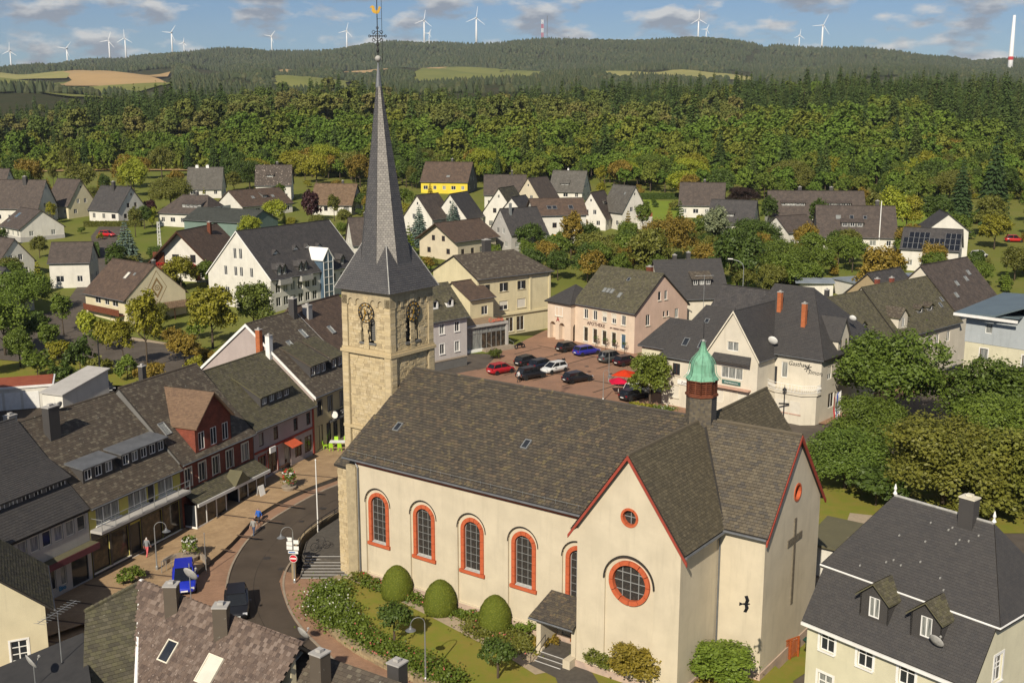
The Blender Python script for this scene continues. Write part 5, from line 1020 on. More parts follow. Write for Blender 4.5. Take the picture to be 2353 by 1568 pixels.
h4 = row_house('shop_building', 'mauve plastered shop house with dark red trim and mossy roof', 23.55, 33.8, 11.4, 6.85, 11.7, mauve, slate_m, 1.5, ov=.4, og=.1, cat='building', fm=redbrown,
    wins=[('F', -3.9, 3.3, .75, 1.3), ('F', -1.5, 3.3, .75, 1.3), ('F', 1.9, 3.3, .75, 1.3), ('F', 4.2, 3.3, .75, 1.3), ('F', -3.9, .3, 1.1, 2.0, dict(surround=redtrim, pm=glassd)), ('F', -2.2, .2, 1.5, 2.2, dict(surround=redtrim, pm=shopg)), ('F', .3, -.3, 1.1, 2.4, dict(nx=1, fm=redbrown)), ('F', 2.2, .5, 1.2, 1.7, dict(pm=shopg)), ('F', 4.0, .5, 1.3, 1.7, dict(pm=shopg))], chim=[(4.7, .3, 12.6, .5, .5, mat('orange_brick', (.42, .13, .05), brick=(.24, .08, .012, .7, 1.3))), (5.0, -.7, 12.0, .6, .5, whitep)], dorm=[(.4, 1.2, 5.0, 1.15, dict(n=4, ww=.75, wh=.7, pitch=.5, sl=slate_m))])
MB().box(-5.1, 5.1, -.08, 0, 2.75, 2.95).box(-5.1, 5.1, -.07, 0, -.8, -.2).box(4.85, 5.14, -.06, 0, -.2, 5.2).build('red_trim', redtrim, h4, (0, -5.7, 0)); MB().prism([(-.5, -1.2, 2.25), (1.3, -1.2, 2.25), (1.3, 0, 2.75), (-.5, 0, 2.75)], (0, 0, .05)).build('awning', mat('red_awning', (.55, .10, .04)), h4, (0, -5.7, 0)); MB().box(-.45, .45, -.06, .06, 0, .55).build('hanging_sign', whitep, h4, (-3.0, -6.3, 2.5))
h5 = row_house('restaurant_building', 'ochre restaurant building with steep brown roof and white gable verge', 33.9, 42.5, 15.8, 7.7, 14.4, ochre, slate_b, 1.6, ov=.4, og=.15, cat='building', verge=(whitep, .28), gab=mauve, fm=darkm,
    wins=[('F', -3.2, 3.6, .8, 1.6, dict(surround=shale)), ('F', -1.2, 3.6, .8, 1.6, dict(surround=shale)), ('F', 1.2, 3.6, .8, 1.6, dict(surround=shale)), ('F', -3.3, 0, 1.1, 2.6, dict(pm=ochre)), ('F', -1.6, .1, .9, 2.4), ('F', -.3, .1, .9, 2.4), ('F', 1.0, .1, .9, 2.4), ('F', 2.3, .1, .9, 2.4)], sky=[('F', -1.0, .62, .7, 1.2, glassc), ('F', 2.4, .7, .7, 1.2, glassc)], chim=[(3.4, -.6, 14.4, .7, .7, slate_d)],
    dorm=[(-1.2, 1.3, 3.0, 1.4, dict(n=3, ww=.75, wh=.9, pitch=.45, sl=slate_m)), (2.5, 1.3, 2.4, 1.4, dict(n=2, ww=.75, wh=.9, pitch=.45, sl=slate_m))])
MB().box(-1.2, 2.6, -.12, 0, 2.75, 3.4).build('sign_board', darkm, h5, (.6, -7.95, 0)); text('RISTORANTE\nPIZZERIA', .26, whitep, h5, Matrix.Translation((1.3, -8.09, 3.08)), .008); MB().box(-2.2, 3.3, -.25, 0, 2.45, 2.62).build('cornice', shale, h5, (.6, -7.92, 0))
MB().lathe([(.05, -.04), (.38, -.04), (.38, .04), (.05, .04)], 16).build('round_sign', whitep, h5).matrix_basis = Matrix.Translation((-1.0, -8.3, 3.2)) @ Matrix.Rotation(R(90), 4, 'Y')
x, y = rowpt(47.6, 8.5); house('brown_roofed_house', 'house with red brown tiled roof beside the bell tower', x, y, 67, 10, 15, 6.6, 13.4, ochre, rf_brown, z=1.2, chim=[(-3.2, -1.2, 13.6, .8, .8, greyp)], sky=[('F', -1.5, .6, .7, 1.1, glassc)])
x, y = rowpt(27.5, 18); house('rear_annex', 'small dark roofed annex behind the shop row', x, y, 67, 6, 5, 5.5, 6.8, greyp, rf_slate, z=1)
# --- yard behind the row: garages and white building edge
g_ = thing('garage_block', 'white garage block with red flat roof behind the shops', 'garage', (-60.6, 133.5, 0), R(20)); MB().box(-7, 3.6, 0, 5.5, 0, 2.7).build('wall', white, g_); MB().box(-7.2, 3.8, -.15, 5.7, 2.7, 2.95).build('roof_edge', whitep, g_); MB().box(-7.0, 3.6, .1, 5.5, 2.951, 3.0).build('roof', rf_red, g_)
for i in range(4): MB().box(-2.9 + 2.1 * i - 3.2, -1.1 + 2.1 * i - 3.2, -.06, 0, .05, 2.2).build('garage_door', whitep, g_)
w_ = thing('white_outbuilding', 'narrow white outbuilding with sloping roof behind the brick house', 'building', (-48.8, 124, 0), R(67)); MB().prism([(-3.6, 0, 0), (3.6, 0, 0), (3.6, 0, 6.4), (-3.6, 0, 5.0)], (0, 3, 0)).build('wall', white, w_); MB().prism([(-3.8, -.2, 5.02), (3.8, -.2, 6.5), (3.8, 3.2, 6.5), (-3.8, 3.2, 5.02)], (0, 0, .15)).build('roof', greyp, w_); house('white_corner_building', 'white rendered building cut off by the frame beside garages', -67, 121, 20, 6, 8, 9, 11, white, rf_slate, z=0, cat='building')
# --- foreground roofs
cb = house('cream_house', 'cream house with white barred windows at the lower corner', -34.96, 67.85, 115, 7, 8, 5.3, 8.7, sand, None, z=0, sl=slate_m, each=True, fm=whitep, sill=whitep, ov=.5, og=.35, wins=[('L', 2.3, 1.7, 1.0, 1.4, dict(nx=2, ny=3, surround=whitep)), ('L', .2, 3.6, 1.0, 1.4, dict(nx=2, ny=3, surround=whitep)), ('L', -.2, .8, 1.1, 1.5, dict(nx=2, ny=3, surround=whitep))])
NB = thing('tiled_house', 'house with weathered brown tiled roof, chimneys and roof windows in front', 'house', (-16, 56, 0))
wp = lambda x, y, z: (x + 16, y - 56, z)
MB().ext([(-5.2, 5.0), (4.6, -2.2), (3.4, -5.2), (-3.6, -3.4)], 0, 3.4).prism([wp(-21.4, 60.6, 3.4), wp(-21.4, 60.6, 8.4), wp(-11.2, 53.2, 8.4), wp(-11.2, 53.2, 3.4)], (-.2, -.3, 0)).build('wall', sand, NB)
nf = [wp(-19.5, 51.8, 2.9), wp(-13.9, 49.4, 4.1), wp(-10.96, 53.4, 9.0), wp(-21.76, 61.28, 9.0)]; nbk = [wp(-8.4, 57.0, 5.0), wp(-19.2, 64.9, 5.0), wp(-21.76, 61.28, 9.0), wp(-10.96, 53.4, 9.0)]
ndl = [wp(-21.76, 61.28, 9.0), wp(-24.1, 58.53, 8.4), wp(-22.3, 52.4, 4.33), wp(-19.5, 51.8, 2.9)]
rm = MB(); roof_plane(rm, nf, .2); roof_plane(rm, nbk, .2); roof_plane(rm, ndl, .2); RN = rm.build('roof', slate_u, NB)
TILE = MB().prism([(-.12, 0, 0), (.12, 0, 0), (.12, .26, -.015), (-.12, .26, -.015)], (0, 0, .035)); TM = [TILE.mesh('tile', tile_r, uv=False, rnd=[k] * 6) for k in (.08, .25, .42, .58, .75, .92)]
def tiles(poly, par, single, mt_, tw, th, seed, meshes):
    """tiles laid one by one on a roof plane: the uppermost rows as objects, the rest joined"""
    eu, ev, nr = roof_frame(poly); o = Vector(poly[0]); P = [((Vector(p) - o).dot(eu), (Vector(p) - o).dot(ev)) for p in poly]; ar = sum(P[i][0] * P[(i + 1) % len(P)][1] - P[(i + 1) % len(P)][0] * P[i][1] for i in range(len(P)))
    if ar < 0: P.reverse()
    pl_ = planes_of(P); g = random.Random(seed); spots_ = []; v0, v1 = min(b for _, b in P), max(b for _, b in P); u0, u1 = min(a for a, _ in P), max(a for a, _ in P)
    for r in range(int((v1 - v0) / th) + 1):
        for c in range(int((u1 - u0) / tw) + 1):
            u, v = u0 + (c + .5 * (r % 2)) * tw + tw / 2, v0 + r * th
            if all(a * u + b * (v + th / 2) <= c_ + .08 for a, b, c_ in pl_): spots_.append((u, v))
    spots_.sort(key=lambda t: ((o + eu * t[0] + ev * t[1]) - Vector((6, 30, 20))).length if False else -t[1]); B3 = Matrix(((eu.x, ev.x, nr.x), (eu.y, ev.y, nr.y), (eu.z, ev.z, nr.z)))
    m = MB(); rv = []
    for i, (u, v) in enumerate(spots_):
        p = o + eu * u + ev * v + nr * (.03 + g.uniform(0, .012)); rz_ = g.uniform(-.02, .02)
        if i < single: obj('tile', g.choice(meshes), par, mat4=(B3 @ Matrix.Rotation(rz_, 3, 'Z')).to_4x4() if False else Matrix.Translation(p) @ (B3 @ Matrix.Rotation(rz_, 3, 'Z')).to_4x4())
        else:
            q = [p + eu * x + ev * y + nr * z for x, y, z in ((-tw * .48, 0, 0), (tw * .48, 0, 0), (tw * .48, 0, .035), (-tw * .48, 0, .035), (tw * .48, th * 1.08, .012), (-tw * .48, th * 1.08, .012))]; m.faces([tuple(k) for k in q], [(0, 1, 2, 3), (3, 2, 4, 5)]); rv += [g.random()] * 2
    m.build('roof_tiles', mt_, par, kind='stuff', uv=False, rnd=rv)
tiles(nf, RN, 300, tile_r, .25, .24, 5, TM); tiles(nbk, RN, 0, tile_r, .25, .24, 6, TM); slates('slates', ndl, .30, .24, slate_m, RN, seed=8)
v0, v1 = Vector(wp(-21.76, 61.28, 9.12)), Vector(wp(-19.5, 51.8, 3.04)); MB().tube([v0, v1], .15, 5).build('valley_flashing', whitep, RN)
q0, q1 = Vector(wp(-21.76, 61.28, 9.03)), Vector(wp(-10.96, 53.4, 9.03))
for i in range(37): MB().tube([q0.lerp(q1, i / 37), q0.lerp(q1, (i + .95) / 37) + Vector((0, 0, .03))], [.13, .15], 8).build('ridge_tile', tile_r, RN, uv=False, rnd=[rng.random()] * 10)
q2 = Vector(wp(-24.1, 58.53, 8.45))
for i in range(13): MB().tube([q2.lerp(q0, i / 13), q2.lerp(q0, (i + .93) / 13) + Vector((0, 0, .03))], [.12, .14], 6).build('ridge_tile', slate_m, RN, uv=False, rnd=[.3 + .5 * rng.random()] * 8)
chimney(RN, *wp(-19.12, 58.5, 7.7), 10.05, .72, .72, slate_b, greyp); chimney(RN, *wp(-15.7, 56.0, 7.7), 9.95, .76, .76, slate_b, greyp)
fr3 = roof_frame(nf)
for (x, y, z), w_, h_, g_m in ((wp(-18.82, 56.44, 7.06), .85, 1.25, glassd), (wp(-16.03, 54.39, 7.04), 1.15, 1.6, blind)): skylight(RN, (x, y, z), *fr3, w_, h_, g_m, fr=creamp)
dish(RN, wp(-18.3, 59.2, 10.3), 150, .5); MB().tube([wp(-18.3, 59.3, 8.9), wp(-18.3, 59.3, 11.0)], .03, 6).build('mast', steel, RN)
DR = thing('dark_flat_roof_house', 'low dark bitumen roof with skylight and dish at the lower corner', 'house', (-25.4, 57.2, 0), R(-66)); MB().box(-1.5, 9.6, -5.5, 1.3, 0, 4.4).build('wall', sand, DR); dp = [(-2, -6, 4.6), (9.8, -6, 4.6), (9.8, 1.6, 6.6), (-2, 1.6, 6.6)]; rm = MB(); roof_plane(rm, dp, .2); RD = rm.build('roof', mat('bitumen_roof', (.048, .046, .045), (.036, .035, .035), ns=1.5, bump=.3), DR); skylight(RD, (4.3, -2.0, 5.72), *roof_frame(dp), .7, 1.1, glassd, fr=creamp); dish(RD, (2.2, -1.3, 7.3), 200, .5); MB().tube([(2.2, -1.1, 5.6), (2.2, -1.1, 7.4)], .03, 6).tube([(.6, .3, 5.8), (.6, .3, 9.2)], .03, 6).build('mast', steel, RD, uv=False)
an_ = MB().tube([(-1.6, 0, 0), (1.6, 0, .1)], .02, 5)
for i in range(12): x = -1.5 + .27 * i; an_.tube([(x, -.35, .02), (x, .35, .02)], .01, 4)
an_.build('antenna', steel, RD, (.6, .3, 9.2), R(-40), uv=False)
SR = thing('slate_roofed_house', 'house with mottled brown slate roof and square chimneys at the bottom edge', 'house', (-11.0, 54.7, 0), R(-33)); MB().box(-.2, 9, -7, 2.6, 0, 3.2).prism([(0, -7, 3.2), (0, .2, 7.5), (0, 2.6, 5.5), (0, 2.6, 3.2)], (9, 0, 0)).build('wall', sand, SR)
sp_ = [(-1.6, -7.5, 3.2), (9.5, -7.5, 3.2), (9.5, .2, 7.9), (-.2, .2, 7.9)]; spb = [(9.5, 3, 5.4), (-.2, 3, 5.4), (-.2, .2, 7.9), (9.5, .2, 7.9)]; rm = MB(); roof_plane(rm, sp_, .2); roof_plane(rm, spb, .2); rs_ = rm.build('roof', slate_u, SR); slates('slates', sp_, .30, .22, slate_b, rs_, seed=13); slates('slates', spb, .30, .22, slate_b, rs_, seed=14); MB().prism([(-.45, .2, 7.98), (-.1, .2, 7.98), (-1.4, -7.5, 3.3), (-1.75, -7.5, 3.3)], (0, 0, .07)).build('verge_flashing', whitep, rs_); chimney(rs_, 2.2, -1.2, 6.5, 9.0, .75, .75, slate_b, greyp); chimney(rs_, 5.3, 1.2, 6.0, 8.3, .75, .75, slate_d, greyp); dish(rs_, (-.6, .4, 8.6), 170, .42)
# --- parsonage with mansard roof
PH = thing('parsonage', 'pale cream parsonage with dark slate mansard roof and two slate dormers', 'house', (18.2 + 5.35 * math.sin(R(140)) + 5.2 * math.sin(R(50)), 63.7 + 5.35 * math.cos(R(140)) + 5.2 * math.cos(R(50)), 0), R(-50)); L, W = 10.7, 10.4; fx = face_mats(L, W)
wl_ = [('F', -3.9, 3.9, 1.0, 1.6), ('F', -1.3, 3.9, 1.0, 1.6), ('F', 1.4, 3.9, 1.0, 1.6), ('F', 4.0, 3.9, 1.0, 1.6), ('F', -3.9, .8, 1.0, 1.6), ('F', -1.3, .8, 1.0, 1.6), ('F', 1.4, .8, 1.0, 1.6), ('F', 4.0, .8, 1.0, 1.6), ('R', -2.6, 4.9, .9, 1.6), ('R', -4.2, 2.0, .8, 1.5)]
m = MB(); k = 2.5 / 1.7
for f, (M4, wd) in fx.items():
    xf = lambda u, d, z, M4=M4: tuple(M4 @ Vector((u, d, z))); hs = [(w_[1] - w_[3] / 2, w_[1] + w_[3] / 2, w_[2], w_[2] + w_[4]) for w_ in wl_ if w_[0] == f]
    if f in 'FB': wallface(m, -wd / 2, wd / 2, -.5, 6.0, hs, xf, depth=.16)
    else: wallface(m, -wd / 2, wd / 2, -.5, 8.5, hs, xf, [(k, 1, 6.0 + k * W / 2), (-k, 1, 6.0 + k * W / 2)], depth=.16)
m.build('wall', pcream, PH)
for f, u, zb, w_, h_ in wl_: window(PH, fx[f][0] @ Matrix.Translation((u, 0, zb)), w_, h_, 2, 2, whitep, None, whitep, top=.68, each=True, surround=whitep, sw_=.16, depth=.16)
b, e = W / 2 - 1.7, W / 2 + .4; ze, zb_, zr = 5.5, 8.55, 12.9; X = L / 2 + .15; rx = L / 2 - 2.2
p1_, p2_ = [(-X, -e, ze), (X, -e, ze), (X, -b, zb_), (-X, -b, zb_)], [(X, e, ze), (-X, e, ze), (-X, b, zb_), (X, b, zb_)]; X2 = X + .25; zb2 = zb_ - .05; b2 = b + .12
up = [[(-X2, -b2, zb2), (X2, -b2, zb2), (rx, 0, zr), (-rx, 0, zr)], [(X2, b2, zb2), (-X2, b2, zb2), (-rx, 0, zr), (rx, 0, zr)], [(X2, -b2, zb2), (X2, b2, zb2), (rx, 0, zr)], [(-X2, b2, zb2), (-X2, -b2, zb2), (-rx, 0, zr)]]; rm = MB()
for p in [p1_, p2_] + up: roof_plane(rm, p, .16)
RP = rm.build('roof', slate_u, PH)
for i, p in enumerate([p1_, p2_] + up): slates('slates', p, .24, .17, slate_d, RP, seed=30 + i, t=.012)
MB().tube([(-rx, 0, zr), (rx, 0, zr)], .1, 6).build('ridge_cap', lead, RP, uv=False); MB().tube([(-X2, -b2 - .02, zb2 + .02), (X2, -b2 - .02, zb2 + .02)], .06, 6).tube([(X2, -b2, zb2 + .02), (X2, b2, zb2 + .02)], .06, 6).build('break_moulding', whitep, RP, uv=False); MB().box(-X, X, -e - .12, -e + .1, ze - .25, ze - .06).build('gutter', whitep, RP, uv=False)
for x in (-rx, rx): MB().lathe([(.05, 0), (.14, .12), (.05, .3), (.1, .45), (.02, .75)], 8).build('finial', whitep, RP, (x, 0, zr))
chimney(RP, 1.7, -.2, 12.2, 14.1, .9, .7, slate_d, creamp); chimney(RP, -4.4, 1.6, 8.5, 11.2, .6, .6, slate_d, lead)
for x in (-1.2, 2.1): dormer(RP, Matrix.Translation((x, 0, 0)), 1.9, -e + .85, ze + .85 * (zb_ - ze) / (e - b), 1.55, (zb_ - ze) / (e - b), 'gable', slate_d, slate_m, 1, 1.25, ww=.7, rise=.85, sl=slate_m, ovh=.3)
dish(RP, (3.0, -e + .3, 7.2), 175, .45); hk = MB().box(-.03, .03, -.06, .06, 0, .1)
hm = hk.mesh('snow_hook', lead, uv=False)
for i in range(16): xx = rng.uniform(-3.6, 3.6); t = rng.uniform(.1, .85); obj('snow_hook', hm, RP, (xx * (1 - .3 * t), -b2 + b2 * t, zb2 + (zr - zb2) * t + .06))
# --- hotel group on the square
HPx, HPy = 19.0, 136.3; hu = (math.sin(R(131)), math.cos(R(131))); hb = (math.sin(R(41)), math.cos(R(41)))
def hp(s, o): return (HPx + hu[0] * s + hb[0] * o, HPy + hu[1] * s + hb[1] * o)
x, y = hp(3.1, 5.6); ha = house('hotel_wing', 'white hotel wing with dark hipped slate roof and skylights by the parasols', x, y, -41, 6.5, 11.2, 6.5, 12, offw, None, z=0, sl=slate_d, hip=(2.6, 0), cat='building', fm=brownw, sill=offw, wins=[('F', -1.2, 4.0, 1.1, 1.5, dict(surround=creamp)), ('F', 2.6, 4.0, .9, 1.5), ('F', -1.4, 1.1, 1.3, 1.6, dict(blindh=1, surround=creamp)), ('F', 1.6, 1.0, 1.4, 1.5, dict(surround=creamp))], sky=[('F', -.8, .3, .8, 1.2), ('F', 1.5, .3, .8, 1.2), ('F', .6, .72, .6, .7)])
MB().box(-1.9, .9, -.15, -.002, 2.95, 3.5).build('sign_board', whitep, ha, (1.0, -5.6, 0)); text('Zum Wirt', .42, darkm, ha, Matrix.Translation((.5, -5.77, 3.2)), .006, shear=.2); MB().prism([(0, -.3, -.55), (.5, -.3, 0), (0, -.3, .55), (-.5, -.3, 0)], (0, .06, 0)).build('lozenge_sign', whitep, ha, (1.0, -5.7, 4.6))
x, y = hp(-3.4, 8.2); house('hotel_annex', 'low pale yellow annex with dark roof beside pink pharmacy', x, y, -41, 6.2, 7, 6.2, 9.2, pcream, None, z=0, sl=slate_d, hip=(2, 0), wins=[('F', 0, 3.6, 1.2, 1.4), ('F', 1.9, 3.6, .9, 1.4), ('F', -1.4, .8, 1.2, 1.6)])
x, y = hp(9.7, 6); hg = house('hotel_gable_house', 'white gabled hotel house with curtained gable window and green sign', x, y, 49, 12, 6.8, 7.7, 12.9, offw, None, z=0, sl=slate_d, cat='building', og=.25, ov=.3, verge=(creamp, .22), fm=whitep, wins=[('L', 0, 8.15, 1.5, 1.1, dict(nx=2, pm=glassc, surround=creamp)), ('L', .0, 4.75, 2.9, 1.4, dict(nx=3, pm=glassc, surround=creamp)), ('L', -1.7, 1.6, 1.3, 1.7, dict(blindh=1, surround=creamp)), ('L', 1.7, 1.6, 1.5, 1.7, dict(blindh=.7, surround=creamp))])
MG = face_mats(12, 6.8)['L'][0]; o = MB().prism([(-2.7, -.75, 6.85), (2.7, -.75, 6.85), (2.5, 0, 7.65), (-2.5, 0, 7.65)], (0, 0, -.1)).build('pent_roof', slate_d, hg, rnd=[.4] * 6); o.matrix_basis = MG; slates('slates', [(-2.7, -.75, 6.87), (2.7, -.75, 6.87), (2.5, 0, 7.67), (-2.5, 0, 7.67)], .26, .18, slate_d, o, seed=3)
o = MB().box(-2.6, 2.6, -.62, -.002, 3.75, 6.8).mesh('bay', offw); MB().box(-2.65, 2.65, -.66, -.001, 3.6, 3.76).build('bay_ledge', mat('pink_ledge', (.55, .34, .25)), hg).matrix_basis = MG
o = MB().box(-1.25, 1.25, -.1, 0, 0, .45).build('sign_board', mat('green_sign', (.05, .13, .11)), hg); o.matrix_basis = MG @ Matrix.Translation((0, -.02, 4.05)); text('Hotel-Restaurant', .27, whitep, hg, MG @ Matrix.Translation((0, -.13, 4.27)), .004, shear=.2)
x, y = hp(13.2, 12); hc = house('hotel_corner_house', 'white corner hotel with tall dark hipped roof and two orange chimneys', x, y, -41, 11.8, 15.6, 8.0, 14.6, offw, None, z=0, sl=slate_d, hip=(1.2, 5.2), cat='building', fm=whitep, ov=.45, wins=[('F', 1.2, 4.9, .8, 1.9, dict(nx=1)), ('F', -.2, 3.9, .9, 2.2, dict(nx=1, fm=brownw)), ('F', 1.5, 1.5, 1.7, 1.6, dict(blindh=1, surround=creamp)), ('F', 4.3, 1.5, 1.7, 1.6, dict(blindh=1, surround=creamp)), ('R', -5.6, 5.0, 1.1, 1.6, dict(blindh=.6)), ('R', -3.6, 5.0, 1.1, 1.6, dict(blindh=.6)), ('R', .4, 5.0, 1.1, 1.6), ('R', 2.2, 5.0, 1.1, 1.6), ('R', -4.8, 1.4, 1.5, 1.8, dict(pm=shopg))],
    chim=[(-2.2, -3.2, 14.3, .52, .52, MATS['orange_brick']), (1.8, -4.6, 13.5, .52, .52, MATS['orange_brick'])])
RC = [c for c in hc.children if c.name.startswith('roof')][0]; dormer(RC, Matrix.Translation((0, 0, 0)) @ Matrix.Rotation(R(90), 4, 'Z') @ Matrix.Translation((-2.4, 0, 0)), 2.9, -6.0, 8.1, 1.5, 6.6 / 5.65, 'gable', offw, slate_d, 2, 1.0, ww=.55, rise=2.3, sl=slate_d, fm=brownw)
dormer(RC, Matrix.Translation((-4.4, 0, 0)), 3.0, -8.6, 7.6, .9, .75, 'shed', slate_d, slate_d, 1, .5, ww=.5, pitch=.3, sl=slate_b); dish(RC, (-.3, -8.3, 9.2), 185, .62, mt_=whitep); dish(RC, (5.2, 1.5, 11.2), 185, .45, mt_=whitep)
BL = obj('balcony_bay', None, hc, (3.0, -7.8, 0)); bp_ = [(-3.4, 0), (-3.4, -1.3), (-1.8, -2.1), (1.6, -2.1), (2.9, -.9), (2.9, 0)]; MB().ext(bp_, 0, 3.55).build('bay_wall', offw, BL); MB().ext([(x * 1.05, y * 1.08) for x, y in bp_], 3.55, 3.75).build('bay_slab', offw, BL)
for x0, x1 in ((-1.6, -.1), (.2, 1.5)):
    o = MB().box(x0, x1, -2.13, -2.09, 1.3, 2.8).build('blind', blind, BL); MB().box(x0 - .1, x1 + .1, -2.16, -2.1, 1.15, 1.3).build('sill', mat('pink_sill', (.50, .33, .26)) if 'pink_sill' not in MATS else MATS['pink_sill'], BL)
pts = [(x * 1.02, y * 1.05, 4.75) for x, y in bp_]; m = MB().tube(pts, .03, 5).tube([(x, y, 3.9) for x, y, _ in pts], .03, 5)
for i in range(len(pts) - 1):
    for j in range(8): t = j / 8; p = Vector(pts[i]).lerp(Vector(pts[i + 1]), t); m.ring(.11, .14, -.015, .015, (p.x, p.y, 4.32), 8); m.tube([(p.x, p.y, 3.85), (p.x, p.y, 4.75)], .014, 4)
m.build('iron_railing', whitep, BL, uv=False); text('Gasthaus', .75, darkm, hc, Matrix.Translation((3.0, -7.82, 6.75)), .01, shear=.3); text('Simon', .75, darkm, hc, Matrix.Translation((5.1, -7.82, 6.05)), .01, shear=.3); em = MB()
for a in (25, -35, 70): t = R(a); em.tube([(-.5 * math.cos(t), 0, -.5 * math.sin(t)), (.5 * math.cos(t), 0, .5 * math.sin(t))], .05, 5)
em.build('wall_emblem', darkm, hc, (4.2, -7.83, 6.5), uv=False); o = em.build('wall_emblem', darkm, hc, uv=False); o.matrix_basis = Matrix.Translation((5.93, -1.6, 6.3)) @ Matrix.Rotation(R(90), 4, 'Z')
# --- row along the street to the right
ruu = (math.sin(R(47.5)), math.cos(R(47.5))); rvv = (math.sin(R(-42.5)), math.cos(R(-42.5)))
def rp_(s, o): return (45.9 + ruu[0] * s + rvv[0] * o, 140.3 + ruu[1] * s + rvv[1] * o)
def rrow(nm, lab, s0, s1, W, he, hr, sl, **kw): x, y = rp_((s0 + s1) / 2, W / 2); return house(nm, lab, x, y, 42.5, s1 - s0 - .05, W, he, hr, kw.pop('wall', offw), None, z=.3, sl=sl, cat='house', **kw)
rrow('terraced_house', 'terraced house with mossy roof and one small dormer beside the corner hotel', -2.2, 7.0, 11, 6.3, 12, slate_m, og=.05, wins=[('F', -3.2, 3.9, 1.0, 1.5, dict(fm=redbrown)), ('F', -1.2, 3.9, 1.0, 1.5, dict(fm=redbrown)), ('F', 2, 3.9, 1, 1.5)], dorm=[(-1.6, 1.5, 1.5, .75, dict(kind='gable', n=1, ww=.6, wh=.75, rise=.6, sl=slate_m, cheek=shale))], chim=[(-3.6, .3, 13, .5, .5)])
rrow('terraced_house', 'terraced house with a wide white gabled dormer and brick chimney', 7.0, 14.2, 11.2, 6.6, 12.4, slate_m, og=.05, wins=[('F', -1.8, 3.9, 1.0, 1.5), ('F', 1.2, 3.9, 1.0, 1.5)], dorm=[(-1.2, .5, 2.4, 1.7, dict(kind='gable', n=1, ww=.8, wh=1.3, rise=1.1, cheek=offw, sl=slate_b))], chim=[(.8, .2, 13.2, .6, .5, brickr)])
rrow('terraced_house', 'terraced house with two small brown hooded dormers and a dish', 14.2, 25, 11.2, 6.6, 12.2, slate_m, og=.05, wins=[('F', -3.4, 3.9, 1.0, 1.5), ('F', -1.2, 3.9, 1.0, 1.5), ('F', 2, 3.9, 1, 1.5)], dorm=[(-3.4, 1.6, 1.3, .8, dict(kind='gable', n=1, ww=.6, wh=.7, rise=.4, sl=slate_b, cheek=shale)), (-.6, 1.6, 1.3, .8, dict(kind='gable', n=1, ww=.6, wh=.7, rise=.4, sl=slate_b, cheek=shale))], sky=[('F', 3, .4, .6, .8), ('F', 4.4, .5, .6, .8)], chim=[(-3.9, .4, 12.9, .6, .5, brickr)])
x, y = rp_(32, 6.5); house('brown_roofed_barn', 'long barn with plain brown roof and tiny roof lights up the street', x, y, 42.5, 14, 12, 7, 13.2, offw, rf_dbrown, z=.8, sky=[('F', -4, .35, .7, .9, glassc), ('F', -1.5, .55, .7, .9, glassc), ('F', 2, .6, .7, .9, glassc), ('F', 4, .7, .7, .9, glassc)])
x, y = rp_(27, 13.5); house('stone_gabled_barn', 'barn with rubble stone gable behind the terraced houses', x, y, 42.5, 9, 9, 7.5, 11.6, rubble, rf_slate, z=.8)
x, y = rp_(-1, 16); house('dark_roofed_house', 'dark slate roofed house hidden behind the corner hotel', x, y, -45, 12, 10, 7.2, 11.6, offw, rf_slate, z=.5)
# --- blue and cream hotel at the right edge
bx0, by0 = 57.9, 139.5; fu = (math.sin(R(137)), math.cos(R(137))); fb_ = (math.sin(R(47)), math.cos(R(47))); cx_, cy_ = bx0 + fu[0] * 7.5 + fb_[0] * 6, by0 + fu[1] * 7.5 + fb_[1] * 6
bw = thing('hotel_building', 'tall cream and blue grey hotel with blue metal roofs at the frame edge', 'building', (cx_, cy_, 0), R(-47)); hol = [('F', -4.6, 8.8, .9, 1.2), ('F', .6, 8.5, .9, 1.3), ('F', -5.0, 5.3, 1.0, 1.5), ('F', .3, 4.5, 1.0, 2.2), ('F', 5, 8.5, .9, 1.3), ('F', -3, 1.4, 1.2, 1.5), ('F', 3, 1.4, 1.2, 1.5)]; fx = face_mats(15, 12)
for nm, z0_, z1_, mt_, ex in (('lower_wall', -.5, 7.4, pcream, 0), ('upper_wall', 7.4, 11.0, bluep, .06)):
    m = MB()
    for f, (M4, wd) in fx.items(): wallface(m, -wd / 2 - ex, wd / 2 + ex, z0_, z1_ if f != 'F' else z1_, [(u - w_ / 2, u + w_ / 2, z, z + h_) for ff_, u, z, w_, h_ in hol if ff_ == f and z0_ < z < z1_], lambda u, d, z, M4=M4: tuple(M4 @ Vector((u, d - ex, z))))
    m.build(nm, mt_, bw)
MB().prism([(-1.5, -6.05, 11.0), (7.5, -6.05, 11.0), (7.5, -6.05, 12.4), (3.5, -6.05, 14.0)], (0, 11.9, 0)).build('upper_gable', bluep, bw)
for f, u, z, w_, h_ in hol: window(bw, fx[f][0] @ Matrix.Translation((u, 0, z)), w_, h_, 1, 1, whitep if z > 7 else brownw, glassc, None, surround=whitep)
MB().prism([(-8.7, -7.2, 10.9), (-.5, -7.2, 11.3), (-.5, 7, 12.3), (-8.7, 7, 11.9)], (0, 0, .22)).build('roof', rf_blue, bw); MB().prism([(-3.2, -7.6, 11.3), (3.5, -7.6, 14.1), (3.5, 7, 14.1), (-3.2, 7, 11.3)], (0, 0, .2)).prism([(3.5, -7.6, 14.1), (9, -7.6, 11.6), (9, 7, 11.6), (3.5, 7, 14.1)], (0, 0, .2)).build('roof', rf_blue, bw)
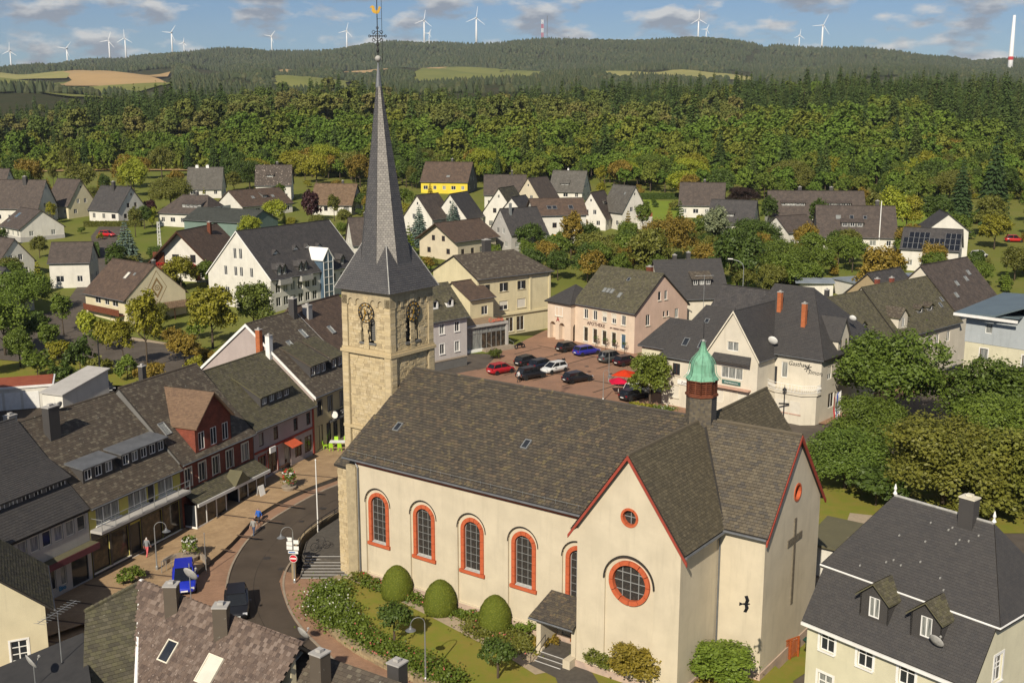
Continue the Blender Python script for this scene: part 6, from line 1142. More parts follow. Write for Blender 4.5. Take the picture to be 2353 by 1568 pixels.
MB().box(-8.7, -.6, -7.35, -7.22, 10.75, 11.1).build('roof_edge', whitep, bw); MB().lathe([(.05, 0), (.62, 0), (.62, .08), (.05, .08)], 20).build('round_logo', mat('logo_blue', (.01, .03, .16)), bw).matrix_basis = Matrix.Translation((3.2, -6.02, 6.5)) @ Matrix.Rotation(R(90), 4, 'X'); text('BW', .5, whitep, bw, Matrix.Translation((3.2, -6.12, 6.5)), .005); text('Best Western', .62, MATS['logo_blue'], bw, Matrix.Translation((3.2, -6.03, 5.45)), .02); text('HOTEL & MORE', .36, MATS['logo_blue'], bw, Matrix.Translation((3.0, -6.03, 4.85)), .02)
# --- pharmacy
pa = (math.sin(R(138)), math.cos(R(138))); pb = (math.sin(R(48)), math.cos(R(48))); cx_, cy_ = 10.1 + pa[0] * 6.3 + pb[0] * 6.2, 175.2 + pa[1] * 6.3 + pb[1] * 6.2
pm_ = house('pharmacy', 'pink pharmacy with lettered front, mottled slate roof and arched corner wing', cx_, cy_, -48, 12.7, 12.4, 6.4, 11.6, pinkl, None, z=0, sl=slate_m, cat='building', gab=pink, fm=whitep, sls=(.34, .26), ov=.35, sill=creamp, wins=[('F', -3.9 + 2.0 * i, 4.1, .85, 1.5, dict(surround=creamp, blindh=.5 if i in (2, 3) else 0)) for i in range(5)] + [('F', -3.9 + 2.0 * i, .4, .95, 2.3, dict(surround=creamp, pm=shopg if i < 4 else glassb, nx=1)) for i in range(5)] + [('R', -.6, 7.6, .7, 1.4), ('R', .9, 7.6, .7, 1.4), ('R', -3.2, 4.0, .95, 1.7), ('R', .6, 4.9, .5, .9), ('R', 1.5, 4.9, .5, .9), ('R', 3.6, 4.4, .9, 1.5)],
    sky=[('F', -2.2, .42, .6, .9, glassc), ('F', -1.4, .42, .6, .9, glassc), ('F', -.6, .42, .6, .9, glassc), ('F', 1.4, .36, .6, 1.0, glassc), ('F', .9, .75, .6, .7)], chim=[(3.2, .6, 12.4, .9, .7, redbrown)])
text('APOTHEKE', .78, mat('sign_maroon', (.055, .012, .015)), pm_, Matrix.Translation((-1.7, -6.22, 3.4)), .03); text('AM OBEREN MARKT', .36, MATS['sign_maroon'], pm_, Matrix.Translation((2.9, -6.22, 3.32)), .03)
PW = obj('corner_wing', None, pm_, (-9.0, -4.6, 0)); cw = MB().box(-2.6, 2.7, -2.6, 3.4, -.3, 6.2).mesh('w', pinkl); cc = MB()
for i, xx in enumerate((-1.4, .7)): cc.prism([(x, -3, z) for x, z in arch2(xx, .65, -.1, 2.2)], (0, 1.2, 0))
cc.prism([(3.0, t, z) for t, z in arch2(-1.4, .65, -.1, 2.2)], (-1.2, 0, 0)); cwm = boolean(cw, cc.mesh('c', pinkl)); fin2(cwm, pinkl); obj('wing_wall', cwm, PW)
hpr = [[(-3, -3, 6.1), (3, -3, 6.1), (.6, .6, 8.8)], [(3, -3, 6.1), (3, 3.6, 6.6), (.6, .6, 8.8)], [(-3, 3.6, 6.1), (-3, -3, 6.1), (.6, .6, 8.8)]]; rm = MB()
for p in hpr: roof_plane(rm, p, .15)
wr = rm.build('wing_roof', slate_u, PW)
for i, p in enumerate(hpr): slates('slates', p, .3, .22, slate_d, wr, seed=90 + i)
window(PW, Matrix.Translation((0, -2.61, 3.9)), 1.7, 1.5, 2, 1, whitep, glassd, creamp, depth=.06); ap_ = mat('pharmacy_red', (.30, .015, .02)); text('A', 1.1, ap_, PW, Matrix.Translation((-.2, -2.63, 3.3)), .03, name='pharmacy_emblem')
x, y = cx_ + 9.6, cy_ + 6.0; house('slate_roofed_house', 'dark slate house with a boxy dormer behind the pharmacy gable', x, y, 10, 11, 9, 6.5, 11.8, offw, None, z=.6, sl=slate_d, sls=(.36, .28), dorm=[(1.5, 1.2, 3.2, 1.2, dict(n=3, ww=.7, wh=.8, pitch=.5, sl=slate_b))], chim=[(.3, .3, 13, .6, .6), (-2.0, .4, 12.6, .6, .6)])
# --- bank, cafe and grey house on the far side of the square
ba_ = (math.sin(R(51)), math.cos(R(51))); bb_ = (math.sin(R(-39)), math.cos(R(-39))); cx_, cy_ = -1.1 + ba_[0] * 1.9 + bb_[0] * 6, 180.2 + ba_[1] * 1.9 + bb_[1] * 6
shut = mat('dark_shutter', (.03, .028, .026)); bk = house('bank_building', 'cream three storey building with shuttered windows behind the square', cx_, cy_, 39, 15.6, 12, 10, 13.0, bankc, None, z=0, sl=slate_b, sls=(.4, .3), hip=(0, 3), cat='building', ov=.5, og=.2, fm=whitep, sill=bankc, wins=[('F', -6.0 + 3.75 * i, 7.4, 1.7, 1.4, dict(nx=2, surround=bankc)) for i in range(3)] + [('F', -6.0 + 3.75 * i, 4.3, 1.8, 1.5, dict(nx=2, surround=bankc, blindh=(0, .5, 1)[i])) for i in range(3)] + [('F', -1.0, .5, 1.6, 2.4, dict(pm=shopg)), ('F', 1.3, .5, 1.6, 2.4, dict(pm=shopg))], chim=[(-.2, 1.2, 15.0, 1.3, .9, slate_d)])
MB().box(-7.6, 7.9, -.25, 0, 3.35, 3.65).box(3.2, 3.6, -.15, 0, 3.65, 9.6).box(7.45, 7.8, -.15, 0, -.2, 9.6).box(-7.8, -7.45, -.15, 0, -.2, 9.6).build('pilaster', bankc, bk, (0, -6, 0))
for i in range(3):
    for s in (-1, 1): MB().box(-.22, .22, -.06, 0, 0, 1.4).build('shutter', shut, bk, (-6.0 + 3.75 * i + s * .62, -6.0, 7.4), uv=False)
gb_ = (math.sin(R(45)), math.cos(R(45))); cx_, cy_ = -9.4 + gb_[0] * .2 - gb_[1] * 5, 161.3 + gb_[1] * .2 + gb_[0] * 5 ; house('grey_house', 'small grey house with two dormers right behind the bell tower', cx_, cy_, 45, 8, 9, 6.3, 10.6, plaster('lilac_grey_plaster', (.56, .51, .48)), None, z=0, sl=slate_m, sls=(.34, .26), cat='house', fm=whitep, sill=whitep, wins=[('F', -1.0, 4.0, .9, 1.5, dict(surround=whitep)), ('F', 2.0, 4.0, .9, 1.5, dict(surround=whitep)), ('F', -1.0, 1.0, .9, 1.5, dict(surround=whitep)), ('F', 2.0, 1.0, .9, 1.5, dict(surround=whitep))], dorm=[(-1.2, 1.2, 1.3, 1.0, dict(kind='gable', n=1, ww=.6, wh=.9, rise=.6, sl=slate_m, cheek=whitep)), (1.8, 1.2, 1.3, 1.0, dict(kind='gable', n=1, ww=.6, wh=.9, rise=.6, sl=slate_m, cheek=whitep))])
house('link_building', 'narrow cream link building between the grey house and bank', -7.6, 176.5, 45, 5, 8, 7.4, 9.6, bankc, rf_brown, z=0, wins=[('F', .6, 4.6, 1.4, 1.4), ('F', .6, 1, 1.4, 1.6)])
CF = thing('cafe_pavilion', 'flat roofed glass cafe pavilion with red and white lettering', 'cafe', (-7.6, 165.6, 0), R(39)); MB().box(0, 8.6, .25, 6.5, 0, 3.8).build('core', darkm, CF); MB().box(-.1, 8.8, -.3, 6.6, 3.8, 4.2).build('roof', greyp, CF); MB().box(0, 8.7, .0, 6.5, 4.201, 4.24).build('roof_gravel', mat('roof_gravel', (.30, .21, .13), (.22, .16, .10), ns=2), CF)
for i in range(10): x = .05 + 8.5 * i / 9; MB().box(x - .04, x + .04, .05, .25, .35, 3.8).build('mullion', steel, CF, uv=False)
for i in range(9): x = .05 + 8.5 * i / 9; MB().box(x + .05, x + .90, .12, .16, .4, 2.75).build('pane', glassc if i < 4 else shopg, CF, uv=False); MB().box(x + .05, x + .90, .12, .16, 2.85, 3.75).build('pane', glassc, CF, uv=False)
MB().box(0, 8.6, .06, .2, 2.76, 2.84).build('transom', steel, CF, uv=False); MB().box(0, 4.0, -.3, .2, 0, .4).build('plinth', whitep, CF); MB().box(8.5, 8.9, -.2, .3, 0, 3.8).build('pillar', greyp, CF); text('Cantina', .95, mat('red_letter', (.62, .16, .10)), CF, Matrix.Translation((6.4, -.25, 4.62)), .04)
for k in range(3): MB().box(4.2 - .3 * k, 9.3, -1.1 + .35 * k - .9, .0, 0, .13 * (k + 1)).build('step', kerbm, CF)
MB().tube([(4.6, -1.5, .1), (4.6, -1.5, .95), (4.6, -.3, 1.2)], .03, 6).tube([(8.9, -1.5, .1), (8.9, -1.5, .95), (8.9, -.3, 1.2)], .03, 6).build('handrail', steel, CF, uv=False)
LW = thing('low_wall', 'low dark stone wall edging the square below the grey house', 'wall', (-10.5, 154.2, 0), R(45)); MB().box(-3, 5.6, 0, .5, 0, 1.3).build('wall', shale, LW); MB().box(-3.1, 5.7, -.06, .56, 1.3, 1.42).build('coping', kerbm, LW)
sh = thing('garden_shed', 'white lean-to shed with red door behind the church end', 'shed', (23.5, 83.5, 0), R(-36)); MB().box(0, 3.4, 0, 4.6, 0, 2.7).build('wall', white, sh); MB().prism([(-.3, -.4, 2.55), (3.8, -.4, 2.55), (3.8, 5, 3.1), (-.3, 5, 3.1)], (0, 0, .14)).build('roof', slate_m, sh, rnd=[.5] * 6); MB().box(3.4, 3.46, 1.6, 2.5, 0, 2.1).build('door', mat('red_door', (.45, .07, .03)), sh)
# ---------------------------------------------------------------- houses on the slope behind the centre
def auto_wins(L, W, he, hr, vis, fl, style=0):
    o = []; n = max(2, int(L / 3.0)); w_ = 1.05
    for f_ in range(fl):
        zb = .95 + 2.75 * f_
        if zb + 1.25 < he: o += [('F', -L / 2 + L * (i + .5) / n, zb, w_ if (i + style) % 3 else 1.5, 1.2) for i in range(n)]
        if zb + 1.25 < he + .3: o += [(vis, -W / 4, zb, w_, 1.2), (vis, W / 4, zb, w_, 1.2)]
    z2 = max(he - .3, .95 + 2.75 * (1 if he < 5 else 2))
    if hr - z2 > 3.2: o += [(vis, -W * .13, z2, .95, 1.2), (vis, W * .13, z2, .95, 1.2)]
    if hr - z2 > 5.2: o += [(vis, 0, hr - 2.3, .5, .7)]
    return o
FH = [
    ('beige gabled house with outside wooden stair on the upper street', -122.9, 311.9, -34, 10.1, 8.8, 3.5, 10.0, sand, rf_dbrown, 'R', {}), ('white house with dark slate roof and square chimney above the red car', -106.9, 303.1, -29, 11.1, 9.6, 3.3, 9.1, white, rf_slate, 'R', dict(chim=[(0, -.8, 10.4, .9, .7)])),
    ('white gabled house with solar panels on a brown roof beside the curved street', -118.4, 275.1, -46, 12.5, 10.6, 2.9, 6.9, white, rf_dbrown, 'R', dict(sky=[('F', -2.6, .62, 1.5, 1.6, glassb), ('F', -4, .3, .7, .8, glassc)], base=(.8, greyp))), ('brown roofed house with an arched dormer wall at the upper street corner', -131, 301, -8, 13, 9.5, 4.2, 11.0, white, rf_dbrown, 'R', dict(chim=[(1, -.6, 12, 1, .8)])),
    ('wide dark roofed house half hidden at the frame edge', -156, 330, -5, 18, 10, 4, 11, white, rf_dbrown, 'R', {}), ('low house with dark roof and red brick corner at the frame edge', -143, 287, -30, 10, 9, 3.4, 8.0, white, rf_dbrown, 'R', {}),
    ('white house with steep grey roof and two white chimneys by the wood', -96, 353, 5, 10.4, 9, 2.9, 9.0, white, rf_grey, 'R', dict(chim=[(-2.6, .1, 9.7, .9, .6, whitep), (.6, .1, 9.7, .9, .6, whitep)])), ('house with lichen spotted dark roof below the wood', -72.9, 345.1, 6, 10.5, 9.1, 5, 10.5, white, rf_spot, 'R', dict(chim=[(1, .3, 11.4, .7, .7)], dorm=[(-1, 1.6, 2.2, .8, dict(n=1, ww=1.6, wh=.6, pitch=.5))])),
    ('white gabled house with long brown roof and three roof lights', -72.3, 314.8, 52, 17.7, 11.1, 3.0, 6.9, white, rf_brown, 'L', dict(sky=[('F', -3, .5, .9, 1.1, glassc), ('F', 4, .5, .9, 1.1, glassc)], dorm=[(1, 2.2, 1.6, .9, dict(n=1, ww=.8, wh=.7, pitch=.4))])), ('pale house with ribbed tan tile roof beside the spire', -49.6, 317.1, -10, 12, 10.4, 2.8, 8.1, white, rf_tan, 'R', dict(gab=greyp, chim=[(1.8, .5, 9, .6, .5)])),
    ('long low hall with dark green roof and green gable', -71, 282, -27, 20.5, 11.5, 3.4, 6.0, greenp, rf_grn, 'R', dict(nowin=1)), ('bungalow with brown hipped roof beside the green hall', -84, 296, -20, 15, 11, 3.4, 7.6, white, rf_dbrown, 'R', dict(hip=(4, 3), chim=[(1, 0, 8.6, .8, .6)], dorm=[(2, 1.5, 6, 1.1, dict(n=5, ww=.8, wh=.7, pitch=.3))])),
    ('small white house with brown roof behind the big street tree', -86.6, 219.0, 8, 7.4, 8, 4.9, 8.2, white, rf_dbrown, 'R', {}), ('white house corner with dark roof below the street tree', -92, 196, -40, 10, 9, 3.6, 8, white, rf_slate, 'R', {}), ('white house tucked behind the hedge at the frame edge', -104, 226, -35, 10, 8, 3.5, 8, white, rf_dbrown, 'R', {}),
    ('bright yellow house with broad brown roof under the wood', -20.4, 365.7, -13, 15.5, 12, 3.6, 9.4, byellow, rf_brown, 'R', dict(gab=shale, chim=[(1, .4, 10.4, .7, .7)], sky=[('F', 1, .28, 1.1, .8, glassc)])), ('white gabled house behind a dark spruce', -13.5, 283.4, 69, 10.5, 9.1, 4, 9.8, white, rf_slate, 'L', {}), ('white gabled house with mossy green roof', -1.5, 290.1, 68, 10, 8.7, 4.5, 10.4, white, rf_moss, 'L', {}),
    ('cream gabled house with brown roof at the centre of the cluster', 7.2, 317.4, 55, 9.4, 8.2, 4.3, 9.9, cream, rf_dbrown, 'L', {}), ('dark brown roof with a small white gable behind the green roof', -2, 330, 0, 12, 9, 4, 9.2, white, rf_dbrown, 'R', dict(chim=[(2, 0, 10.4, .5, .5)])), ('white house with steep weathered grey roof and chimney pot', 17.9, 346.9, -20, 10.5, 9.1, 2.8, 8.6, white, rf_grey, 'R', dict(chim=[(-.6, .2, 9.3, .5, .5, whitep)], dorm=[(-.6, 1.2, 2.6, .7, dict(n=2, ww=.9, wh=.5, pitch=.7))])),
    ('white house with brown roof and orange blinds', 10.6, 269.5, 12, 12.4, 9.8, 6.8, 10.2, white, rf_brown, 'R', dict(blinds=1, sky=[('F', -2.4, .45, 1.1, 1.3), ('F', -1.1, .45, 1.1, 1.3), ('F', 2.9, .45, 1.1, 1.3)], og=.5)), ('white gable wing with dark roof joined to the orange blind house', 1.6, 273.5, 68, 9, 6.2, 6.6, 10.2, white, rf_slate, 'L', {}), ('white gabled house with low dark side roof beside the balcony house', 22.2, 291, 65, 9.4, 8.2, 2.9, 9.2, white, rf_dbrown, 'L', dict(dorm=[(0, 2, 1.6, .8, dict(n=1, ww=.9, wh=.5, pitch=.4))])),
    ('white gabled house with a red balcony and grey roof by the lawn', 29.1, 290.6, -58, 8.9, 7.8, 4.7, 10.8, white, rf_grey, 'R', dict(sky=[('F', 2, .7, .5, .8, glassc)])), ('cream chalet with brown roof and wooden terrace behind the bank', -12.2, 251, 51, 13, 11.5, 4, 7.6, cream, rf_brown, 'L', dict(og=1.2)), ('dark slate house with tall chimney next to the cream chalet', 1.5, 259, 35, 10, 8.5, 4.2, 9.4, greyp, rf_slate, 'L', dict(chim=[(-3, -1, 10.6, .5, .5, steel)])),
    ('white walled house with dark roof partly behind the spire', -21, 279, 60, 9, 8.6, 4.6, 10, white, rf_dbrown, 'L', {}), ('brown roofed house just behind the big white building', -31, 243, 20, 9, 8, 4.4, 9.6, white, rf_dbrown, 'L', dict(chim=[(-1, 0, 10.6, .6, .6)])), ('long brown roofed house with two strip dormers on the upper lane', 79, 292, -6, 24, 11, 3.4, 9.2, white, rf_dbrown, 'R', dict(dorm=[(-6, 2, 6, .9, dict(n=5, ww=.95, wh=.6, pitch=.3)), (5.5, 2, 6, .9, dict(n=5, ww=.95, wh=.6, pitch=.3))], chim=[(-4, .4, 10.2, .9, .7), (4, .4, 10.2, .9, .7)])),
    ('big house with plain brown roof sweeping low and dark gable', 80.5, 262.4, -10, 17.5, 14, 3.0, 9.4, white, rf_dbrown, 'R', dict(gab=shale, sky=[('F', -4, .62, 1.1, 1.2, glassc), ('F', -1, .62, .9, 1.2), ('F', 2, .62, .8, 1)], dorm=[(-1.0, 2.0, 5, 1.2, dict(n=3, ww=1.0, wh=.9, pitch=.3))], chim=[(5, .5, 10.6, .9, .7)])), ('white gabled cottage with brown roof joined to the big brown roof', 65.5, 262, 30, 9, 8, 4.0, 7.2, white, rf_dbrown, 'L', {}),
    ('white house with solar panels covering its dark roof', 88.8, 234.9, -26, 11.3, 8.6, 4.6, 8.4, white, rf_slate, 'R', dict(solar=1)), ('slate clad house with white gable behind the solar roof', 97, 251, 80, 10, 9, 6, 9.6, shale, rf_slate, 'R', dict(gab=white)), ('dark roofed house with white gable beyond the round trees', 55.9, 281.7, -22, 11.1, 9.2, 2.9, 8.2, white, rf_slate, 'R', dict(dorm=[(-.5, 1.2, 2.4, .8, dict(n=2, ww=.9, wh=.6, pitch=.4))])),
    ('brown roofed house with white wall next to the green lawn', 53.0, 312.0, -12, 12, 9.5, 3.4, 9.0, white, rf_dbrown, 'R', dict(chim=[(.5, .3, 9.8, .6, .6)])), ('grey roofed house cut by the frame behind the dark spruce', 137, 262, -50, 12, 9, 3.4, 8.6, greyp, rf_grey, 'R', {}), ('cream house with dark roof at the frame edge behind the gardens', 128, 232, 20, 12, 8, 3.6, 8.5, cream, rf_dbrown, 'L', {}),
]
frm = {0: whitep, 1: brownw}
for i, (lab, cx, cy, rot, L, W, he, hr, wl, rf, vis, kw) in enumerate(FH):
    kw = dict(kw); solar = kw.pop('solar', 0); bl = kw.pop('blinds', 0); wn = [] if kw.pop('nowin', 0) else auto_wins(L, W, he, hr, vis, 2 if he > 5 else 1, i)
    if bl: wn = [(*a[:5], dict(blindh=(.55 if k_ % 2 else 1), blm=orangeb)) if a[0] == 'F' and k_ in (1, 3, 5) else a for k_, a in enumerate(wn)]
    for d in kw.get('dorm', ()): d[4].setdefault('rm', rf); d[4].setdefault('cheek', shale)
    wn = [(*a[:5], {**(a[5] if len(a) > 5 else {}), 'surround': None}) for a in wn]
    hs_ = house('house', lab, cx, cy, rot, L, W, he, hr, wl, rf, wins=wn, fm=frm[1 if i % 4 == 1 else 0], **kw)
    if solar:
        fr4 = [c for c in hs_.children if c.name.startswith('roof')][0]; e = W / 2 + .4; k_ = (hr - he) / (W / 2); ze = he - .4 * k_ + .1; P_ = [(-L / 2, -e, ze), (L / 2, -e, ze), (L / 2, 0, hr + .1), (-L / 2, 0, hr + .1)]; eu, ev, nr = roof_frame(P_); B3 = Matrix(((eu.x, ev.x, nr.x), (eu.y, ev.y, nr.y), (eu.z, ev.z, nr.z))); o0 = Vector((-L / 2, -e, ze)); sm = MB().box(-.46, .46, -.72, .72, 0, .05).mesh('solar_panel', mat('solar_cell', (.012, .014, .02), rough=.25, spec=.4), uv=False); fm_ = MB().box(-.5, .5, -.76, .76, 0, .03).mesh('panel_frame', steel, uv=False)
        for r in range(3):
            for c in range(11):
                if r == 2 and c in (0, 5, 6, 7): continue
                p_ = o0 + eu * (.65 + 1.03 * c) + ev * (.95 + 1.58 * r) + nr * .08; o = obj('solar_panel', sm, fr4, mat4=Matrix.Translation(p_ + nr * .01) @ B3.to_4x4()); obj('panel_frame', fm_, o, (0, 0, -.01))
# special ones: the decorated gable house, the chalet and the long white building
dh = house('gable_house', 'tan house with a painted diamond on its gable and brown roof', -66.2, 193.6, -40, 13.2, 11.5, 4.1, 9.1, sand, rf_brown, og=.1, ov=.6, fm=whitep, wins=[('F', -2.5, 2.3, 1.8, 1.2), ('F', .4, 2.3, 1.4, 1.2), ('F', 3.0, 2.3, 1.8, 1.2), ('F', 2, .3, 1.4, 1.1)], sky=[('F', 1.8, .62, .9, 1.5, blind), ('F', 3.6, .68, .5, .6, glassc)], chim=[(4.4, 1.2, 9.6, .6, .5)])
DM = face_mats(13.2, 11.5)['R'][0]; dk = mat('diamond_brown', (.30, .20, .09))
for rx_, rz_, t, mt_ in ((1.9, 3.0, .09, dk), (1.15, 1.8, .35, dk)):
    m = MB(); q = [(rx_, 0), (0, rz_), (-rx_, 0), (0, -rz_)]
    for i in range(4): a, b = q[i], q[(i + 1) % 4]; s = 1 - t / rx_; m.prism([(a[0], 0, a[1]), (b[0], 0, b[1]), (b[0] * s, 0, b[1] * s), (a[0] * s, 0, a[1] * s)], (0, -.02, 0))
    m.build('painted_diamond', mt_, dh).matrix_basis = DM @ Matrix.Translation((.2, -.003, 5.2))
MB().ring(.34, .5, -.02, 0, n=20).ring(.02, .16, -.02, 0, n=12).build('painted_circle', dk, dh).matrix_basis = DM @ Matrix.Translation((.2, -.003, 5.2)); MB().prism([(-4.6, -.1, 1.2), (4.6, -.1, 1.2), (4.6, -3.0, .6), (-4.6, -3.0, .6)], (0, 0, .1)).build('lean_to_roof', rf_tan, dh).matrix_basis = DM @ Matrix.Translation((1.8, 0, 1.2))
for i in range(3): MB().box(-.06, .06, -.06, .06, -.6, 1.8).build('post', brownw, dh).matrix_basis = DM @ Matrix.Translation((-2.4 + 4.0 * i, -2.8, 0))
MB().box(-5.6, 5.8, -1.1, -1.02, 1.1, 2.1).box(-5.6, 5.8, -1.1, 0, 1.0, 1.1).build('balcony', redbrown, dh, (0, -5.75, 0))
ch = house('chalet', 'brown roofed chalet with red geraniums along its balcony', -64.4, 228.0, 77, 13.5, 12.3, 3.8, 9.7, white, rf_brown, og=1.6, ov=.9, fm=brownw, verge=(brownw, .35), chim=[(2.5, -1.4, 10.6, .7, .7, redbrown)], wins=[('L', -1.4, 3.4, 1.5, 1.6), ('L', 2.4, 3.4, 1.2, 1.6), ('L', -1.8, .4, 1.3, 2.0), ('L', 2.8, .9, 1.7, 1.2)])
CM = face_mats(13.5, 12.3)['L'][0]; bc = obj('balcony', None, ch, mat4=CM @ Matrix.Translation((-.6, -1.5, 2.2))); MB().box(-4.4, 4.4, 0, 1.5, 0, .15).box(-4.4, 4.4, 0, .1, .15, 1.0).build('parapet', redbrown, bc); MB().box(-4.4, -4.1, -.1, 1.5, -2.2, 0).box(4.1, 4.4, .1, 1.4, -2.2, 0).build('post', redbrown, bc); MB().box(-5.6, -3.2, 1.1, 1.45, .15, 3.2).build('timber_screen', redbrown, bc)
gn = np.random.default_rng(4); P_ = np.stack([gn.uniform(-4.4, 4.4, 700), gn.uniform(-.35, .12, 700), gn.uniform(.75, 1.35, 700)], 1); T_ = unit(gn.normal(size=(700, 3))) * .1; B_ = unit(np.cross(T_, gn.normal(size=(700, 3)))) * .08; V_, F_ = quads(P_, T_, B_); obj('geranium_flowers', raw_mesh('geranium_flowers', V_, F_, mat('geranium_red', (.60, .02, .02), (.45, .02, .03), transl=.2)), bc)
wb = house('white_long_building', 'long white building with steep dark roof, small triangle dormers and glass stairwell', -42.4, 208.0, 58, 24.5, 15.4, 5.4, 13.2, white, rf_slate, ov=.4, og=.2, cat='building', fm=whitep, verge=(whitep, .2), wins=[('L', -.7, 8.3, .8, 1.9), ('L', .7, 8.3, .8, 1.9), ('L', -3.2, 5.2, .8, 1.7), ('L', -.7, 5.2, .8, 1.7), ('L', .7, 5.2, .8, 1.7), ('L', 3.2, 5.2, .8, 1.7), ('L', -3, 1.4, 1, 1.7), ('L', 3.4, 1.4, 1, 1.7)] + [('F', -10.4 + 1.9 * i, 2.6, 1.2, 1.7) for i in range(6)] + [('F', 4.5, 2.6, 1.2, 1.7), ('F', 7, 2.6, 1.2, 1.7)] + [('F', -10.4 + 1.9 * i, .2, 1.2, 1.6) for i in range(6)])
RB = [c for c in wb.children if c.name.startswith('roof')][0]; kz = 7.8 / 7.7
for x in (-9.8, -8.5, -4.3, -3.0, 7.2): dormer(RB, Matrix.Translation((x, 0, 0)), 1.15, -7.55, 5.5, 1.4, kz, 'gable', rf_slate, rf_slate, 1, 1.5, ww=.85, rise=.7)
for x, b in ((-7.2, 3.4), (-1.8, 3.6), (1.4, 3.6), (4.4, 3.4)): dormer(RB, Matrix.Translation((x, 0, 0)), 1.7, -7.7 + b, 5.5 + kz * b, .05, kz, 'gable', whitep, rf_slate, 1, .3, ww=.5, rise=.75)
for x in (-9.15, -3.65): bo = obj('small_balcony', None, wb, (x, -8.6, 4.0)); MB().box(-1.5, 1.5, 0, .9, 0, .15).box(-1.5, 1.5, -.02, .04, .15, 1.0).box(-1.5, -1.45, 0, .9, .15, 1).box(1.45, 1.5, 0, .9, .15, 1).build('parapet', lead, bo)
GS = obj('glass_stairwell', None, wb, (2.0, -8.6, 0)); MB().prism([(-1.3, 0, 0), (1.3, 0, 0), (1.3, 0, 7.4), (0, 0, 9.2), (-1.3, 0, 7.4)], (0, 4.5, 0)).build('core', glassb, GS)
for x in (-1.3, 0, 1.3): MB().box(x - .06, x + .06, -.08, 0, 0, 7.4 if x else 9.2).build('mullion', whitep, GS, uv=False)
for z in (1.2, 2.6, 4.0, 5.4, 6.8): MB().box(-1.3, 1.3, -.06, 0, z - .05, z + .05).build('transom', whitep, GS, uv=False)
MB().prism([(-1.6, -.15, 7.3), (0, -.15, 9.4), (0, -.15, 9.2), (-1.6, -.15, 7.1)], (0, 5, 0)).prism([(1.6, -.15, 7.3), (0, -.15, 9.4), (0, -.15, 9.2), (1.6, -.15, 7.1)], (0, 5, 0)).build('gable_cap', whitep, GS)
# flat roofed sheds by the solar house
fs_ = thing('flat_roofed_shops', 'white flat roofed store with grey and blue roof panels', 'building', (73, 205, gz(73, 205)), R(20)); MB().box(-9, 10, 0, 9, -.5, 3.0).build('wall', white, fs_); MB().box(-9.3, 10.3, -.3, 9.3, 3.0, 3.3).build('roof', rf_flat, fs_); MB().box(1, 5, 1, 6, 3.3, 3.5).build('roof_panel', mat('blue_sheet', (.05, .07, .20)), fs_)
fs2 = thing('carport', 'low white shed with pale blue flat roof in the gardens', 'shed', (57.5, 208, gz(57.5, 208)), R(-10)); MB().box(-3, 3, 0, 4, -.5, 2.4).build('wall', white, fs2); MB().prism([(-4, -1, 2.4), (3.3, -.5, 2.4), (3.3, 4.3, 2.7), (-4, 4.3, 2.7)], (0, 0, .15)).build('roof', rf_flat, fs2)
gl = MB().box(-2.2, 2.2, -1.8, 0, 0, 2.1); gh = thing('conservatory', 'dark glazed conservatory against the solar panelled house', 'conservatory', (88.2, 228.5, gz(88, 229)), R(-26)); gl.build('glass', glassd, gh); MB().tube([(-2.2, -1.8, 2.1), (2.2, -1.8, 2.1)], .06, 4).tube([(-2.2, -1.8, 0), (-2.2, -1.8, 2.1)], .06, 4).tube([(2.2, -1.8, 0), (2.2, -1.8, 2.1)], .06, 4).tube([(0, -1.8, 0), (0, -1.8, 2.1)], .06, 4).build('frame', darkm, gh)
# balcony of the house by the lawn
bb = thing('red_balcony', 'red railed balcony on the white house by the lawn', 'balcony', (33.2, 286.3, gz(29, 290)), R(32)); MB().box(-1.4, 2.6, -1.2, .4, 3.2, 3.4).box(-1.4, 2.6, -1.2, -1.1, 3.4, 4.3).box(2.5, 2.6, -1.1, .4, 3.4, 4.3).build('parapet', mat('rust_red', (.36, .12, .06)), bb); MB().box(-1.4, 2.6, -1.2, .4, 0, 3.2).build('wall', white, bb)
